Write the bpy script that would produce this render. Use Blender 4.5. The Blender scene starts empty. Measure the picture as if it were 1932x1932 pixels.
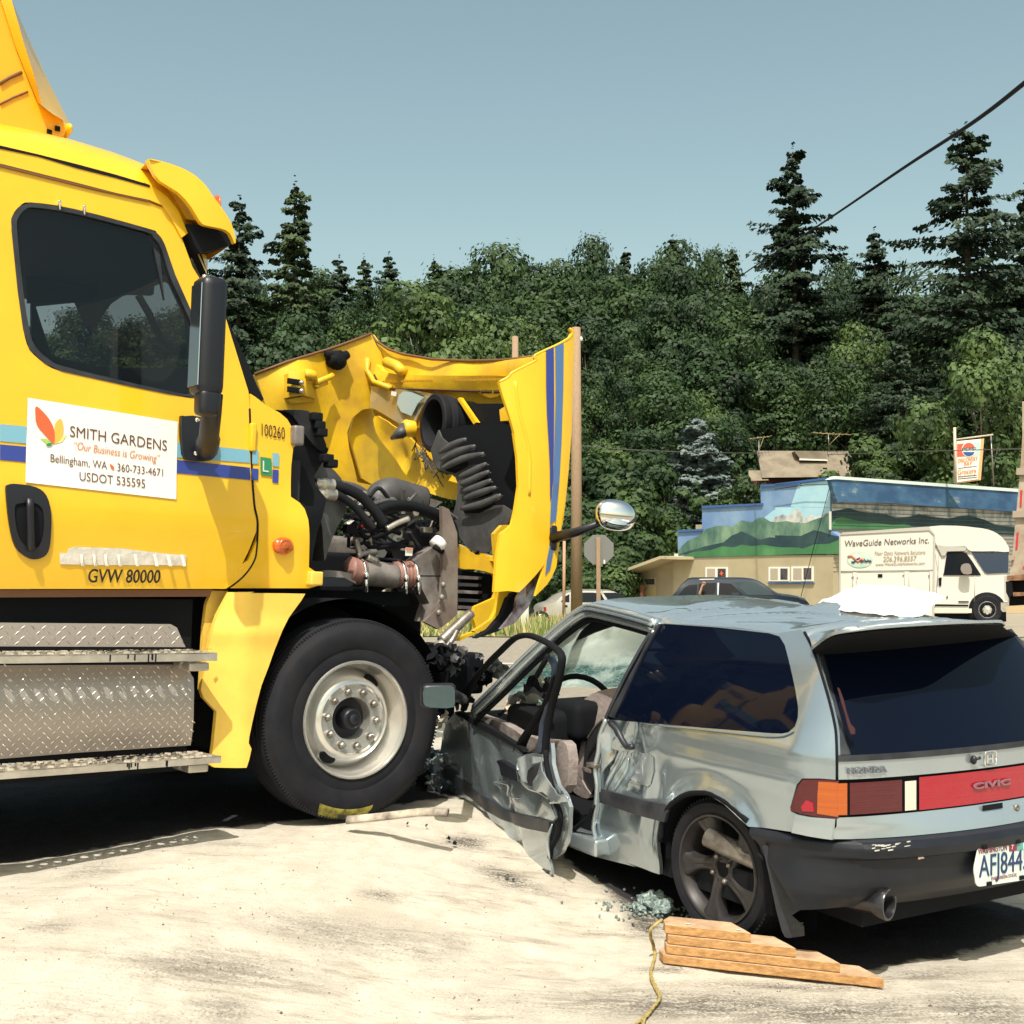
import bpy, bmesh, math, random
from mathutils import Vector, Matrix, noise
from mathutils.geometry import delaunay_2d_cdt
R=math.radians
scn=bpy.context.scene
col=scn.collection
# ---------------- camera, sky, sun, exposure ----------------
FPX=2361.0; CAMH=1.6; PITCH=math.atan(94/FPX)
cam=bpy.data.objects.new('camera',bpy.data.cameras.new('camera')); col.objects.link(cam)
cam.location=(0,0,CAMH); cam.rotation_euler=(math.pi/2+PITCH,0,0)
cam.data.sensor_width=36; cam.data.lens=36*FPX/1932; cam.data.clip_end=2000; cam.data.clip_start=.05
scn.camera=cam
SUN_EL=58.0
ld=Vector((.06,.53,0)).normalized()*math.cos(R(SUN_EL))+Vector((0,0,-math.sin(R(SUN_EL))))
W=bpy.data.worlds.new('World'); scn.world=W; W.use_nodes=True
wn=W.node_tree; bg=wn.nodes['Background']
sky=wn.nodes.new('ShaderNodeTexSky'); sky.sky_type='NISHITA'; sky.sun_disc=False
sky.sun_elevation=R(SUN_EL); sky.sun_rotation=math.atan2(-ld.x,-ld.y); sky.air_density=1.0; sky.dust_density=3.0; sky.ozone_density=1.0
tint=wn.nodes.new('ShaderNodeMix'); tint.data_type='RGBA'; tint.blend_type='MULTIPLY'; tint.inputs[0].default_value=1
tint.inputs[7].default_value=(1.44,1.40,1.01,1)
wn.links.new(sky.outputs[0],tint.inputs[6]); wn.links.new(tint.outputs[2],bg.inputs[0]); bg.inputs[1].default_value=.148
sun=bpy.data.objects.new('sun',bpy.data.lights.new('sun','SUN')); col.objects.link(sun)
sun.data.energy=5.0; sun.data.angle=R(.5); sun.data.color=(1,.945,.85)
sun.rotation_euler=ld.to_track_quat('-Z','Y').to_euler()
scn.view_settings.view_transform='Standard'; scn.view_settings.look='None'; scn.view_settings.gamma=1
scn.view_settings.exposure=.05
# ---------------- picture to place helpers ----------------
ZM=dict(A=(0,0,1.61),B=(0,1100,1.61),C=(0,2200,1.61),E=(900,1200,1.2075),G=(1000,2300,1.9325),K=(1600,2300,1.486),
 L=(2300,2300,1.932),M=(3000,2900,1.615),N=(3100,2300,1.932),Q=(2200,1600,1.932),R=(3100,1600,1.932),W=(2500,3100,2.415),
 X=(1150,1500,2.576),Y=(1150,1900,2.415),H=(1600,1300,2.415),U=(1700,2400,2.415),V=(3300,1900,2.427),S=(2000,3300,1.2075),
 P=(3700,3000,3.22),T=(0,500,3.22),D=(0,0,1/2.12),F=(2400,300,1.1362),J=(3850,1500,1.61),I=(2250,1700,3.22),O=(800,600,1.2075))
def q(k,s):
    x0,y0,c=ZM[k]; v=[float(t) for t in s.split()]
    return [((x0+v[i]/c)/2.12,(y0+v[i+1]/c)/2.12) for i in range(0,len(v),2)]
def ray(u,v):
    x=(u-966)/FPX; z=(966-v)/FPX
    return Vector((x,math.cos(PITCH)-z*math.sin(PITCH),math.sin(PITCH)+z*math.cos(PITCH)))
CAM=Vector((0,0,CAMH))
def pt(u,v,d):
    r=ray(u,v); return CAM+r*(d/r.y)
def ev(f,a,z): return f(a,z) if callable(f) else f
class Fr:
    def __init__(s,O,a,n,up,off=0): s.O,s.a,s.n,s.up,s.off=Vector(O),Vector(a),Vector(n),Vector(up),off
    def P(s,a,l,z): return s.O+s.a*a+s.n*l+s.up*z
    def hit(s,u,v,off=None,e=0):
        f=s.off if off is None else off; d=ray(u,v); o=ev(f,0,0)+e
        for i in range(14):
            t=(s.O+s.n*o-CAM).dot(s.n)/d.dot(s.n); P=CAM+d*t-s.O; a=P.dot(s.a); z=P.dot(s.up); o=.5*o+.5*(ev(f,a,z)+e)
        return a,o,z
    def hits(s,pts,off=None,e=0): return [s.hit(u,v,off,e) for u,v in pts]
    def W(s,pts,off=None,e=0): return [s.P(*s.hit(u,v,off,e)) for u,v in pts]
def fvec(az,pitch,side):
    a=R(az);p=R(pitch); s=Vector((math.sin(a)*math.cos(p),math.cos(a)*math.cos(p),math.sin(p)))
    l=Vector((math.cos(a),-math.sin(a),0))*side
    return s,l,l.cross(s)*side
def smooth(pts,n=6,closed=True):
    out=[];N=len(pts);pts=[Vector(p) for p in pts]
    for i in range(N if closed else N-1):
        p0=pts[i-1] if (closed or i) else pts[0]; p1=pts[i]; p2=pts[(i+1)%N]; p3=pts[(i+2)%N] if (closed or i+2<N) else p2
        for k in range(n):
            t=k/n; out.append(.5*((2*p1)+(p2-p0)*t+(2*p0-5*p1+4*p2-p3)*t*t+(3*p1-p0-3*p2+p3)*t*t*t))
    if not closed: out.append(pts[-1])
    return out
def ss(x,a=0,b=1):
    x=max(0,min(1,(x-a)/(b-a))); return x*x*(3-2*x)
# ---------------- materials ----------------
MATS={}
def mat(name,c,rough=.5,metal=0,coat=0,bump=0,bscale=40,var=0,vscale=5,c2=None,spec=.5,emit=None,alpha=None,trans=0,vlo=.35,vhi=.65,detail=4,stretch=None,ior=None):
    if name in MATS: return MATS[name]
    m=bpy.data.materials.new(name); m.use_nodes=True; t=m.node_tree; b=t.nodes['Principled BSDF']
    b.inputs['Base Color'].default_value=(*c,1); b.inputs['Roughness'].default_value=rough; b.inputs['Metallic'].default_value=metal
    b.inputs['Coat Weight'].default_value=coat; b.inputs['Coat Roughness'].default_value=.04; b.inputs['Specular IOR Level'].default_value=spec
    if trans: b.inputs['Transmission Weight'].default_value=trans
    if ior: b.inputs['IOR'].default_value=ior
    tc=t.nodes.new('ShaderNodeTexCoord'); src=tc.outputs['Object']
    if stretch:
        mp=t.nodes.new('ShaderNodeMapping'); mp.inputs['Scale'].default_value=stretch; t.links.new(src,mp.inputs[0]); src=mp.outputs[0]
    if c2 is not None or var:
        nz=t.nodes.new('ShaderNodeTexNoise'); nz.inputs['Scale'].default_value=vscale; nz.inputs['Detail'].default_value=detail; nz.inputs['Roughness'].default_value=.6
        t.links.new(src,nz.inputs['Vector']); rp=t.nodes.new('ShaderNodeValToRGB')
        rp.color_ramp.elements[0].position=vlo; rp.color_ramp.elements[1].position=vhi
        cc=c2 if c2 is not None else tuple(x*(1-var) for x in c)
        rp.color_ramp.elements[0].color=(*cc,1); rp.color_ramp.elements[1].color=(*c,1)
        t.links.new(nz.outputs['Fac'],rp.inputs[0]); t.links.new(rp.outputs[0],b.inputs['Base Color'])
    if bump:
        n2=t.nodes.new('ShaderNodeTexNoise'); n2.inputs['Scale'].default_value=bscale; n2.inputs['Detail'].default_value=5
        t.links.new(src,n2.inputs['Vector']); bp=t.nodes.new('ShaderNodeBump'); bp.inputs['Strength'].default_value=bump; bp.inputs['Distance'].default_value=.02
        t.links.new(n2.outputs['Fac'],bp.inputs['Height']); t.links.new(bp.outputs[0],b.inputs['Normal'])
    if alpha is not None: b.inputs['Alpha'].default_value=alpha
    MATS[name]=m; return m
M=mat
yellow=M('truck_yellow',(.86,.50,.018),.34,0,.5,bump=.012,bscale=30,var=.10,vscale=2.2,spec=.4)
yin=M('hood_inside_yellow',(.74,.47,.014),.5,0,.05,bump=.12,bscale=18,c2=(.55,.33,.03),vscale=3.5,vlo=.3,vhi=.55)
yskirt=M('plastic_yellow',(.87,.56,.09),.5,bump=.06,bscale=60,var=.12,vscale=6)
brownrub=M('brown_trim',(.16,.07,.03),.6)
black=M('black_plastic',(.008,.009,.015),.42,bump=.03,bscale=120)
blackm=M('matt_black',(.005,.006,.009),.8,spec=.2)
rubber=M('rubber',(.007,.008,.013),.75,bump=.05,bscale=90,c2=(.014,.014,.018),vscale=7,spec=.25)
greyp=M('grey_plastic',(.085,.083,.085),.5,bump=.08,bscale=80,c2=(.05,.05,.055),vscale=9)
lgrey=M('engine_grey',(.30,.27,.25),.5,.3,c2=(.16,.14,.14),vscale=9,bump=.08,bscale=50)
alu=M('aluminium',(.62,.57,.50),.38,.75,var=.25,vscale=14,bump=.03,bscale=60)
alurim=M('polished_rim',(.80,.78,.75),.24,.8,var=.15,vscale=9)
chrome=M('chrome',(.85,.85,.85),.06,1)
steel=M('dull_steel',(.35,.33,.31),.42,.7,c2=(.18,.15,.13),vscale=20)
pink=M('silicone_hose',(.30,.15,.125),.5,var=.2,vscale=12)
white=M('white_vinyl',(.80,.78,.74),.45,var=.04)
paper=M('white_tape',(.72,.67,.60),.6,bump=.3,bscale=25,var=.15,vscale=20)
bluest=M('dark_blue_stripe',(.024,.045,.26),.35,coat=.4)
lblueh=M('hood_blue_stripe',(.07,.15,.34),.35,coat=.4)
lblue=M('light_blue_stripe',(.17,.38,.50),.35,coat=.4)
orange=M('orange_lens',(.75,.13,.01),.15,coat=.6,spec=.6,c2=(.45,.05,.01),vscale=30)
glassd=M('dark_glass',(.004,.008,.012),.02,0,0,spec=.45,alpha=.45)
textb=M('black_lettering',(.012,.012,.016),.5)
cabin=M('cab_interior',(.012,.013,.02),.8)
green=M('green_sticker',(.02,.22,.10),.4)
leaf_o=M('leaf_red',(.70,.11,.035),.5); leaf_y=M('leaf_amber',(.75,.42,.06),.5); leaf_g=M('leaf_green',(.35,.52,.10),.5); leaf_d=M('leaf_dark_green',(.02,.22,.06),.5)
txtbr=M('brown_lettering',(.11,.05,.045),.5); txtor=M('orange_lettering',(.55,.20,.09),.5)
silver=M('silver_blue_paint',(.43,.49,.53),.27,.65,.9,c2=(.41,.47,.51),vscale=3)
silverd=M('dented_silver_blue',(.38,.45,.50),.22,.72,.9,bump=.006,bscale=5,c2=(.35,.42,.47),vscale=4)
trimb=M('black_trim',(.011,.013,.020),.45,bump=.03,bscale=80,c2=(.03,.032,.04),vscale=10)
bumperm=M('bumper_plastic',(.008,.010,.016),.42,bump=.03,bscale=90,c2=(.013,.015,.021),vscale=6,spec=.35)
tint_g=M('tinted_glass',(.002,.004,.012),.03,0,0,spec=.18,alpha=.95)
redl=M('red_lens',(.36,.006,.022),.12,coat=.5,c2=(.33,.005,.020),vscale=5,bump=.12,bscale=3,stretch=(1,1,60))
redd=M('dark_red_lens',(.085,.003,.008),.12,coat=.5,c2=(.07,.003,.007),vscale=6,bump=.12,bscale=3,stretch=(1,1,60))
amber=M('amber_lens',(.46,.10,.01),.12,coat=.5,c2=(.38,.075,.01),vscale=4,bump=.15,bscale=3,stretch=(1,1,50))
whitel=M('clear_lens',(.62,.58,.50),.15,coat=.6)
seatf=M('seat_fabric',(.30,.255,.245),.9,bump=.3,bscale=60,c2=(.20,.165,.16),vscale=12)
seatv=M('seat_vinyl',(.03,.03,.035),.4)
seato=M('seat_foam_orange',(.65,.26,.06),.8)
darkrim=M('dark_alloy',(.028,.027,.032),.42,.4,c2=(.05,.045,.045),vscale=9)
wood=M('wood',(.56,.31,.12),.7,bump=.3,bscale=30,c2=(.34,.17,.06),vscale=6,stretch=(1.5,14,14))
woodt=M('dusty_wood',(.60,.42,.27),.85,bump=.3,bscale=40,c2=(.36,.22,.13),vscale=9,detail=8)
ropem=M('rope',(.45,.36,.12),.8,c2=(.25,.18,.06),vscale=60)
plasw=M('white_plastic_sheet',(.82,.82,.80),.35,bump=.2,bscale=9)
polem=M('pole_wood',(.36,.25,.16),.85,bump=.3,bscale=30,c2=(.26,.17,.11),vscale=14,stretch=(6,6,.6))
signback=M('sign_back',(.20,.20,.20),.5,.3)
tealglass=M('broken_glass',(.27,.34,.32),.3,c2=(.06,.10,.10),vscale=60,bump=.5,bscale=80,spec=.8)
def splat():
    pass
# ---------------- object helpers ----------------
def link(name,me,m=None,parent=None):
    o=bpy.data.objects.new(name,me); col.objects.link(o)
    if m is not None and me is not None: me.materials.append(m)
    if parent is not None: o.parent=parent; o.matrix_parent_inverse=parent.matrix_world.inverted() if parent.type!='X' else Matrix()
    return o
def tag(o,label=None,cat=None,group=None,kind=None):
    if label: o['label']=label
    if cat: o['category']=cat
    if group: o['group']=group
    if kind: o['kind']=kind
    return o
def thing(name,label,cat,loc=(0,0,0),group=None):
    o=bpy.data.objects.new(name,None); col.objects.link(o); o.location=loc; o.empty_display_size=.2
    o.matrix_world=Matrix.Translation(Vector(loc)); tag(o,label,cat,group); return o
def mesh(name,vs,fs,m=None,parent=None,smooth_=True,mats=None,mi=None):
    me=bpy.data.meshes.new(name); me.from_pydata([tuple(v) for v in vs],[],fs); me.update()
    if smooth_: me.polygons.foreach_set('use_smooth',[True]*len(me.polygons))
    o=link(name,me,m,parent)
    if mats:
        for x in mats: me.materials.append(x)
        me.polygons.foreach_set('material_index',mi)
    return o
class MB:
    """collects verts and faces of one mesh"""
    def __init__(s): s.v=[];s.f=[];s.m=[]
    def add(s,vs,fs,mi=0):
        n=len(s.v); s.v+= [Vector(v) for v in vs]; s.f+=[tuple(i+n for i in f) for f in fs]; s.m+=[mi]*len(fs); return s
    def box(s,c,ax,ay,az,mi=0):
        c,ax,ay,az=map(Vector,(c,ax,ay,az)); vs=[c+ax*i+ay*j+az*k for i in(-1,1) for j in(-1,1) for k in(-1,1)]
        fs=[(0,1,3,2),(4,6,7,5),(0,4,5,1),(2,3,7,6),(0,2,6,4),(1,5,7,3)]
        if ax.cross(ay).dot(az)<0: fs=[f[::-1] for f in fs]
        return s.add(vs,fs,mi)
    def bevbox(s,c,ax,ay,az,b=.1,mi=0):
        c,ax,ay,az=map(Vector,(c,ax,ay,az)); bm=bmesh.new(); bmesh.ops.create_cube(bm,size=2)
        L=[ax.length,ay.length,az.length]
        for v in bm.verts: v.co=Vector((v.co.x*L[0],v.co.y*L[1],v.co.z*L[2]))
        bmesh.ops.bevel(bm,geom=bm.edges[:],offset=min(b,min(L)*.9),segments=3,profile=.6,affect='EDGES')
        X,Y,Z=ax.normalized(),ay.normalized(),az.normalized()
        fl=X.cross(Y).dot(Z)<0; bm.verts.index_update()
        vs=[c+X*v.co.x+Y*v.co.y+Z*v.co.z for v in bm.verts]; fs=[tuple(v.index for v in f.verts) for f in bm.faces]
        if fl: fs=[f[::-1] for f in fs]
        bm.free(); return s.add(vs,fs,mi)
    def tube(s,path,r,n=10,mi=0,caps=True,flat=1,up=None):
        P=[Vector(p) for p in path]; N=len(P); rr=r if isinstance(r,(list,tuple)) else [r]*N; vs=[]; fs=[]; prev=None
        for i in range(N):
            d=(P[min(i+1,N-1)]-P[max(i-1,0)]).normalized()
            if up is not None: x=Vector(up)-d*d.dot(Vector(up)); x.normalize()
            elif prev is None: x=d.orthogonal().normalized()
            else: x=(prev-d*d.dot(prev)).normalized()
            prev=x; y=d.cross(x)
            for k in range(n):
                t=2*math.pi*k/n; vs.append(P[i]+x*math.cos(t)*rr[i]+y*math.sin(t)*rr[i]*flat)
        for i in range(N-1):
            for k in range(n): a=i*n+k; b=i*n+(k+1)%n; fs.append((a,b,b+n,a+n))
        if caps: fs.append(tuple(range(n))[::-1]); fs.append(tuple((N-1)*n+k for k in range(n)))
        return s.add(vs,fs,mi)
    def lathe(s,O,ax,prof,n=48,mi=0,x0=None):
        ax=Vector(ax).normalized(); x=Vector(x0) if x0 is not None else ax.orthogonal().normalized(); y=ax.cross(x); vs=[];fs=[];m=len(prof)
        for k in range(n):
            t=2*math.pi*k/n; d=x*math.cos(t)+y*math.sin(t)
            for r,h in prof: vs.append(Vector(O)+d*r+ax*h)
        for k in range(n):
            for i in range(m-1): a=k*m+i;b=((k+1)%n)*m+i; fs.append((a,b,b+1,a+1))
        return s.add(vs,fs,mi)
    def ell(s,c,ax,ay,az,n=14,mi=0,fn=None):
        c,ax,ay,az=map(Vector,(c,ax,ay,az)); vs=[];fs=[]
        for i in range(n+1):
            th=math.pi*i/n
            for k in range(2*n):
                ph=math.pi*k/n; d=(math.sin(th)*math.cos(ph),math.sin(th)*math.sin(ph),math.cos(th)); w=fn(*d) if fn else 1
                vs.append(c+(ax*d[0]+ay*d[1]+az*d[2])*w)
        for i in range(n):
            for k in range(2*n): a=i*2*n+k;b=i*2*n+(k+1)%(2*n); fs.append((a,a+2*n,b+2*n,b))
        return s.add(vs,fs,mi)
    def grid(s,fn,nu,nv,mi=0):
        vs=[fn(i/nu,j/nv) for i in range(nu+1) for j in range(nv+1)]
        fs=[(i*(nv+1)+j,(i+1)*(nv+1)+j,(i+1)*(nv+1)+j+1,i*(nv+1)+j+1) for i in range(nu) for j in range(nv)]
        return s.add(vs,fs,mi)
    def build(s,name,m,parent=None,sm=True,auto=None):
        o=mesh(name,s.v,s.f,None,parent,sm)
        for x in (m if isinstance(m,(list,tuple)) else [m]): o.data.materials.append(x)
        o.data.polygons.foreach_set('material_index',s.m)
        if auto is not None:
            bm=bmesh.new(); bm.from_mesh(o.data)
            for e in bm.edges: e.smooth = (len(e.link_faces)==2 and e.calc_face_angle(0)<R(auto))
            bm.to_mesh(o.data); bm.free()
        return o
def pip(x,y,poly):
    c=False; j=len(poly)-1
    for i in range(len(poly)):
        xi,yi=poly[i][0],poly[i][1]; xj,yj=poly[j][0],poly[j][1]
        if (yi>y)!=(yj>y) and x<(xj-xi)*(y-yi)/(yj-yi)+xi: c=not c
        j=i
    return c
def panel(mb,fr,poly,holes=(),off=0,res=.05,thick=.01,e=0,mi=0,dense=None):
    """curved plate: outline in the frame's own metres (a,z), lifted to off(a,z), with thickness"""
    poly=[(p[0],p[1]) for p in poly]; holes=[[(p[0],p[1]) for p in h] for h in holes]
    def sub(pl):
        o=[]
        for i in range(len(pl)):
            a,b=pl[i],pl[(i+1)%len(pl)]; L=math.hypot(b[0]-a[0],b[1]-a[1]); k=max(1,int(L/res))
            if L<1e-5: continue
            for j in range(k): o.append((a[0]+(b[0]-a[0])*j/k,a[1]+(b[1]-a[1])*j/k))
        return o
    P=sub(poly); Hs=[sub(h) for h in holes]; pts=list(P); ed=[(i,(i+1)%len(P)) for i in range(len(P))]
    for h in Hs:
        b=len(pts); pts+=h; ed+=[(b+i,b+(i+1)%len(h)) for i in range(len(h))]
    x0=min(p[0] for p in P);x1=max(p[0] for p in P);y0=min(p[1] for p in P);y1=max(p[1] for p in P)
    nb=len(pts); near=set()
    for p in pts:
        near.add((int(p[0]/res*2.2),int(p[1]/res*2.2)))
    i=0; y=y0+res*.5
    while y<y1:
        x=x0+res*(.5 if i%2 else .25)
        while x<x1:
            kx,ky=int(x/res*2.2),int(y/res*2.2)
            if (kx,ky) not in near and pip(x,y,P) and not any(pip(x,y,h) for h in Hs): pts.append((x,y))
            x+=res
        y+=res*.87; i+=1
    r=delaunay_2d_cdt([Vector(p) for p in pts],ed,[],0,1e-6)
    V=r[0]; T=[]
    for f in r[2]:
        cx=sum(V[k].x for k in f)/3; cy=sum(V[k].y for k in f)/3
        if pip(cx,cy,P) and not any(pip(cx,cy,h) for h in Hs): T.append(tuple(f))
    vs=[];eps=res*.25
    ops=[];
    flipn=fr.a.cross(fr.up).dot(fr.n)<0
    for v in V: vs.append(fr.P(v.x,ev(off,v.x,v.y)+e,v.y))
    if flipn: T=[t[::-1] for t in T]
    fs=list(T)
    if thick:
        n=len(vs); vs+=[p-fr.n*thick for p in vs]; fs+=[tuple(k+n for k in t[::-1]) for t in T]
        cnt={}
        for t in T:
            for k in range(3): cnt[(t[k],t[(k+1)%3])]=1
        for (a,b) in cnt:
            if (b,a) not in cnt: fs.append((b,a,a+n,b+n))
    mb.add(vs,fs,mi)
def sheet(name,fr,outline,m,parent,holes=(),off=None,res=.05,thick=.01,e=0,sm=0,lab=None,dent=None,auto=35,hsm=None):
    f0=fr.off if off is None else off
    f=(lambda a,z: ev(f0,a,z)+dent(a,z)) if dent else f0
    if sm: outline=smooth(outline,sm)
    if hsm or sm: holes=[smooth(h,hsm or sm) for h in holes]
    def cv(pl): return [(a,z) for a,l,z in fr.hits([(p[0],p[1]) for p in pl],f0,e)]
    mb=MB(); panel(mb,fr,cv(outline),[cv(h) for h in holes],f,res,thick,e)
    o=mb.build(name,m,parent,True,auto)
    if lab: o['label']=lab
    return o
def text(name,s,fr,p0,p1,h,m,parent,off=None,e=.004,shear=0,depth=.001,bold=0,vdir=None):
    """lettering whose baseline runs from picture point p0 to p1 on the surface, h = cap height in metres"""
    a0,_,z0=fr.hit(p0[0],p0[1],off,e); a1,_,z1=fr.hit(p1[0],p1[1],off,e)
    cu=bpy.data.curves.new('tmp','FONT'); cu.body=s; cu.size=1; cu.offset=bold; cu.resolution_u=3; cu.shear=shear
    ob=bpy.data.objects.new('tmp',cu); me=bpy.data.meshes.new_from_object(ob)
    xs=[v.co.x for v in me.vertices]; ys=[v.co.y for v in me.vertices]; w=max(xs)-min(xs); x0=min(xs)
    caph=.69; sx=math.hypot(a1-a0,z1-z0)/w; sy=h/caph; da,dz=(a1-a0)/(sx*w),(z1-z0)/(sx*w)
    f=fr.off if off is None else off
    vs=[]
    for v in me.vertices:
        X=(v.co.x-x0)*sx; Y=v.co.y*sy; a=a0+da*X; z=z0+dz*X+Y
        vs.append(fr.P(a,ev(f,a,z)+e,z))
    fl=fr.a.cross(fr.up).dot(fr.n)<0
    fs=[tuple(p.vertices)[::-1] if fl else tuple(p.vertices) for p in me.polygons]
    bpy.data.objects.remove(ob); bpy.data.curves.remove(cu); bpy.data.meshes.remove(me)
    n=len(vs); vs+=[p-fr.n*(e*.9) for p in vs]; fs+= [tuple(k+n for k in f_[::-1]) for f_ in fs]
    return mesh(name,vs,fs,m,parent,False)
def crumple(mb,c,size,seed,amp=.35,n=7,flat=.35,mi=0,dirs=None,hf=.5):
    rr=random.Random(seed); A=Vector((rr.uniform(-1,1),rr.uniform(-1,1),rr.uniform(-.6,.6))).normalized() if dirs is None else Vector(dirs[0])
    B=A.orthogonal().normalized() if dirs is None else Vector(dirs[1]); Cn=A.cross(B)
    def fn(u,v):
        x=(u-.5)*2;y=(v-.5)*2; w=noise.noise(Vector((x*1.7+seed,y*1.7,seed*.37)))+hf*noise.noise(Vector((x*4+seed,y*4,1.3)))
        ex=noise.noise(Vector((x*2,y*2,seed+5)))*.35; ey=noise.noise(Vector((x*2,y*2,seed+9)))*.35
        return Vector(c)+A*(x+ex)*size+B*(y+ey)*size*flat*1.5+Cn*w*size*amp*1.6
    mb.grid(fn,n,n,mi)
def ground_h(x,y):
    qx=(x-.6)*-.82+(y-5.2)*.57
    g=.26*ss(qx,0,1.9)*(1-ss(y,10,17))*ss(y+.4*x,2.2,4.2)
    if y>27: g-=.026*(min(y,64)-27)
    if y>70: g+=(y-70)*.17+ss(y,80,125)*4
    return g
# ---------------- frames of the two crashed vehicles ----------------
TO=pt(667,1357,6.5); ts,tl,tu=fvec(50.6,-2,1)
T=Fr(TO,ts,tl,tu); 
def offT(a,z): return -.07*max(0,z-1.12)-.045*min(1,max(0,(.98-z)/.36))**2+.012*math.exp(-((z-1.0)/.12)**2)-.05*ss(z,.78,.62)*0
T.off=offT
HB=Fr(TO+ts*1.45,tl,-ts,tu)      # the raised hood's inner wall, across the truck
HF=Fr(TO-tl*2.15,ts,tl,tu)       # its far side
CO=pt(1343,1642,5.25); cs,cl,cu_=fvec(-31,1.3,-1)
CS=Fr(CO,cs,cl,cu_)
def offC(a,z):
    o=-.40*max(0,z-.56)-.25*max(0,z-.56)**2
    o-=.05*ss(.1-z,0,.3)
    if a<-.42: o-=1.5*(-.42-a)**2
    return o
CS.off=offC
CR=Fr(CO-cs*.72,-cl,-cs,cu_)
# ---------------- ground ----------------
DIRT=[('D',620,1700,150,26,.7,-.25),('D',400,1760,190,26,.8,.2),('D',420,1850,70,18,.9,0),('D',330,1900,160,40,.55,0),('D',760,1740,120,24,.55,-.6),('D',720,1640,40,6,1.2,-.05),
 ('D',170,1640,50,18,.7,-.3),('D',90,1730,45,12,.7,0),('D',930,1880,120,20,.4,-.4),('D',1320,1885,260,30,1.2,-.05),('D',1560,1900,260,30,1.2,.1),('D',1120,1880,90,20,.7,.1),('D',1850,1900,120,45,1.2,.2),('D',1760,1830,120,14,.8,.15),
 ('D',1195,1690,36,30,2.6,.2),('D',1215,1730,30,22,2.0,0),('D',880,1560,34,10,1.8,-.8),('D',960,1610,80,9,1.5,-.75),('D',860,1750,60,16,.5,-.5),('D',1250,1820,60,6,1.3,-.1),('D',450,1590,60,6,.6,.1),('D',1480,1850,180,8,1.2,-.1),('D',120,1820,150,30,.35,.2)]
def proj(P):
    d=Vector(P)-CAM; y=d.y*math.cos(PITCH)+d.z*math.sin(PITCH); z=-d.y*math.sin(PITCH)+d.z*math.cos(PITCH)
    return 966+d.x/y*FPX, 966-z/y*FPX
def dirtspots():
    out=[]
    for _,u,v,ru,rv,s,an in DIRT:
        d=CAMH*FPX/(v-1060); c=pt(u,v,d); c=pt(u,v,d*(1-ground_h(c.x,c.y)/CAMH)); dd=c.y
        out.append((c.x,c.y,ru/FPX*dd,rv/FPX*dd*dd/CAMH,s,an))
    return out
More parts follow.
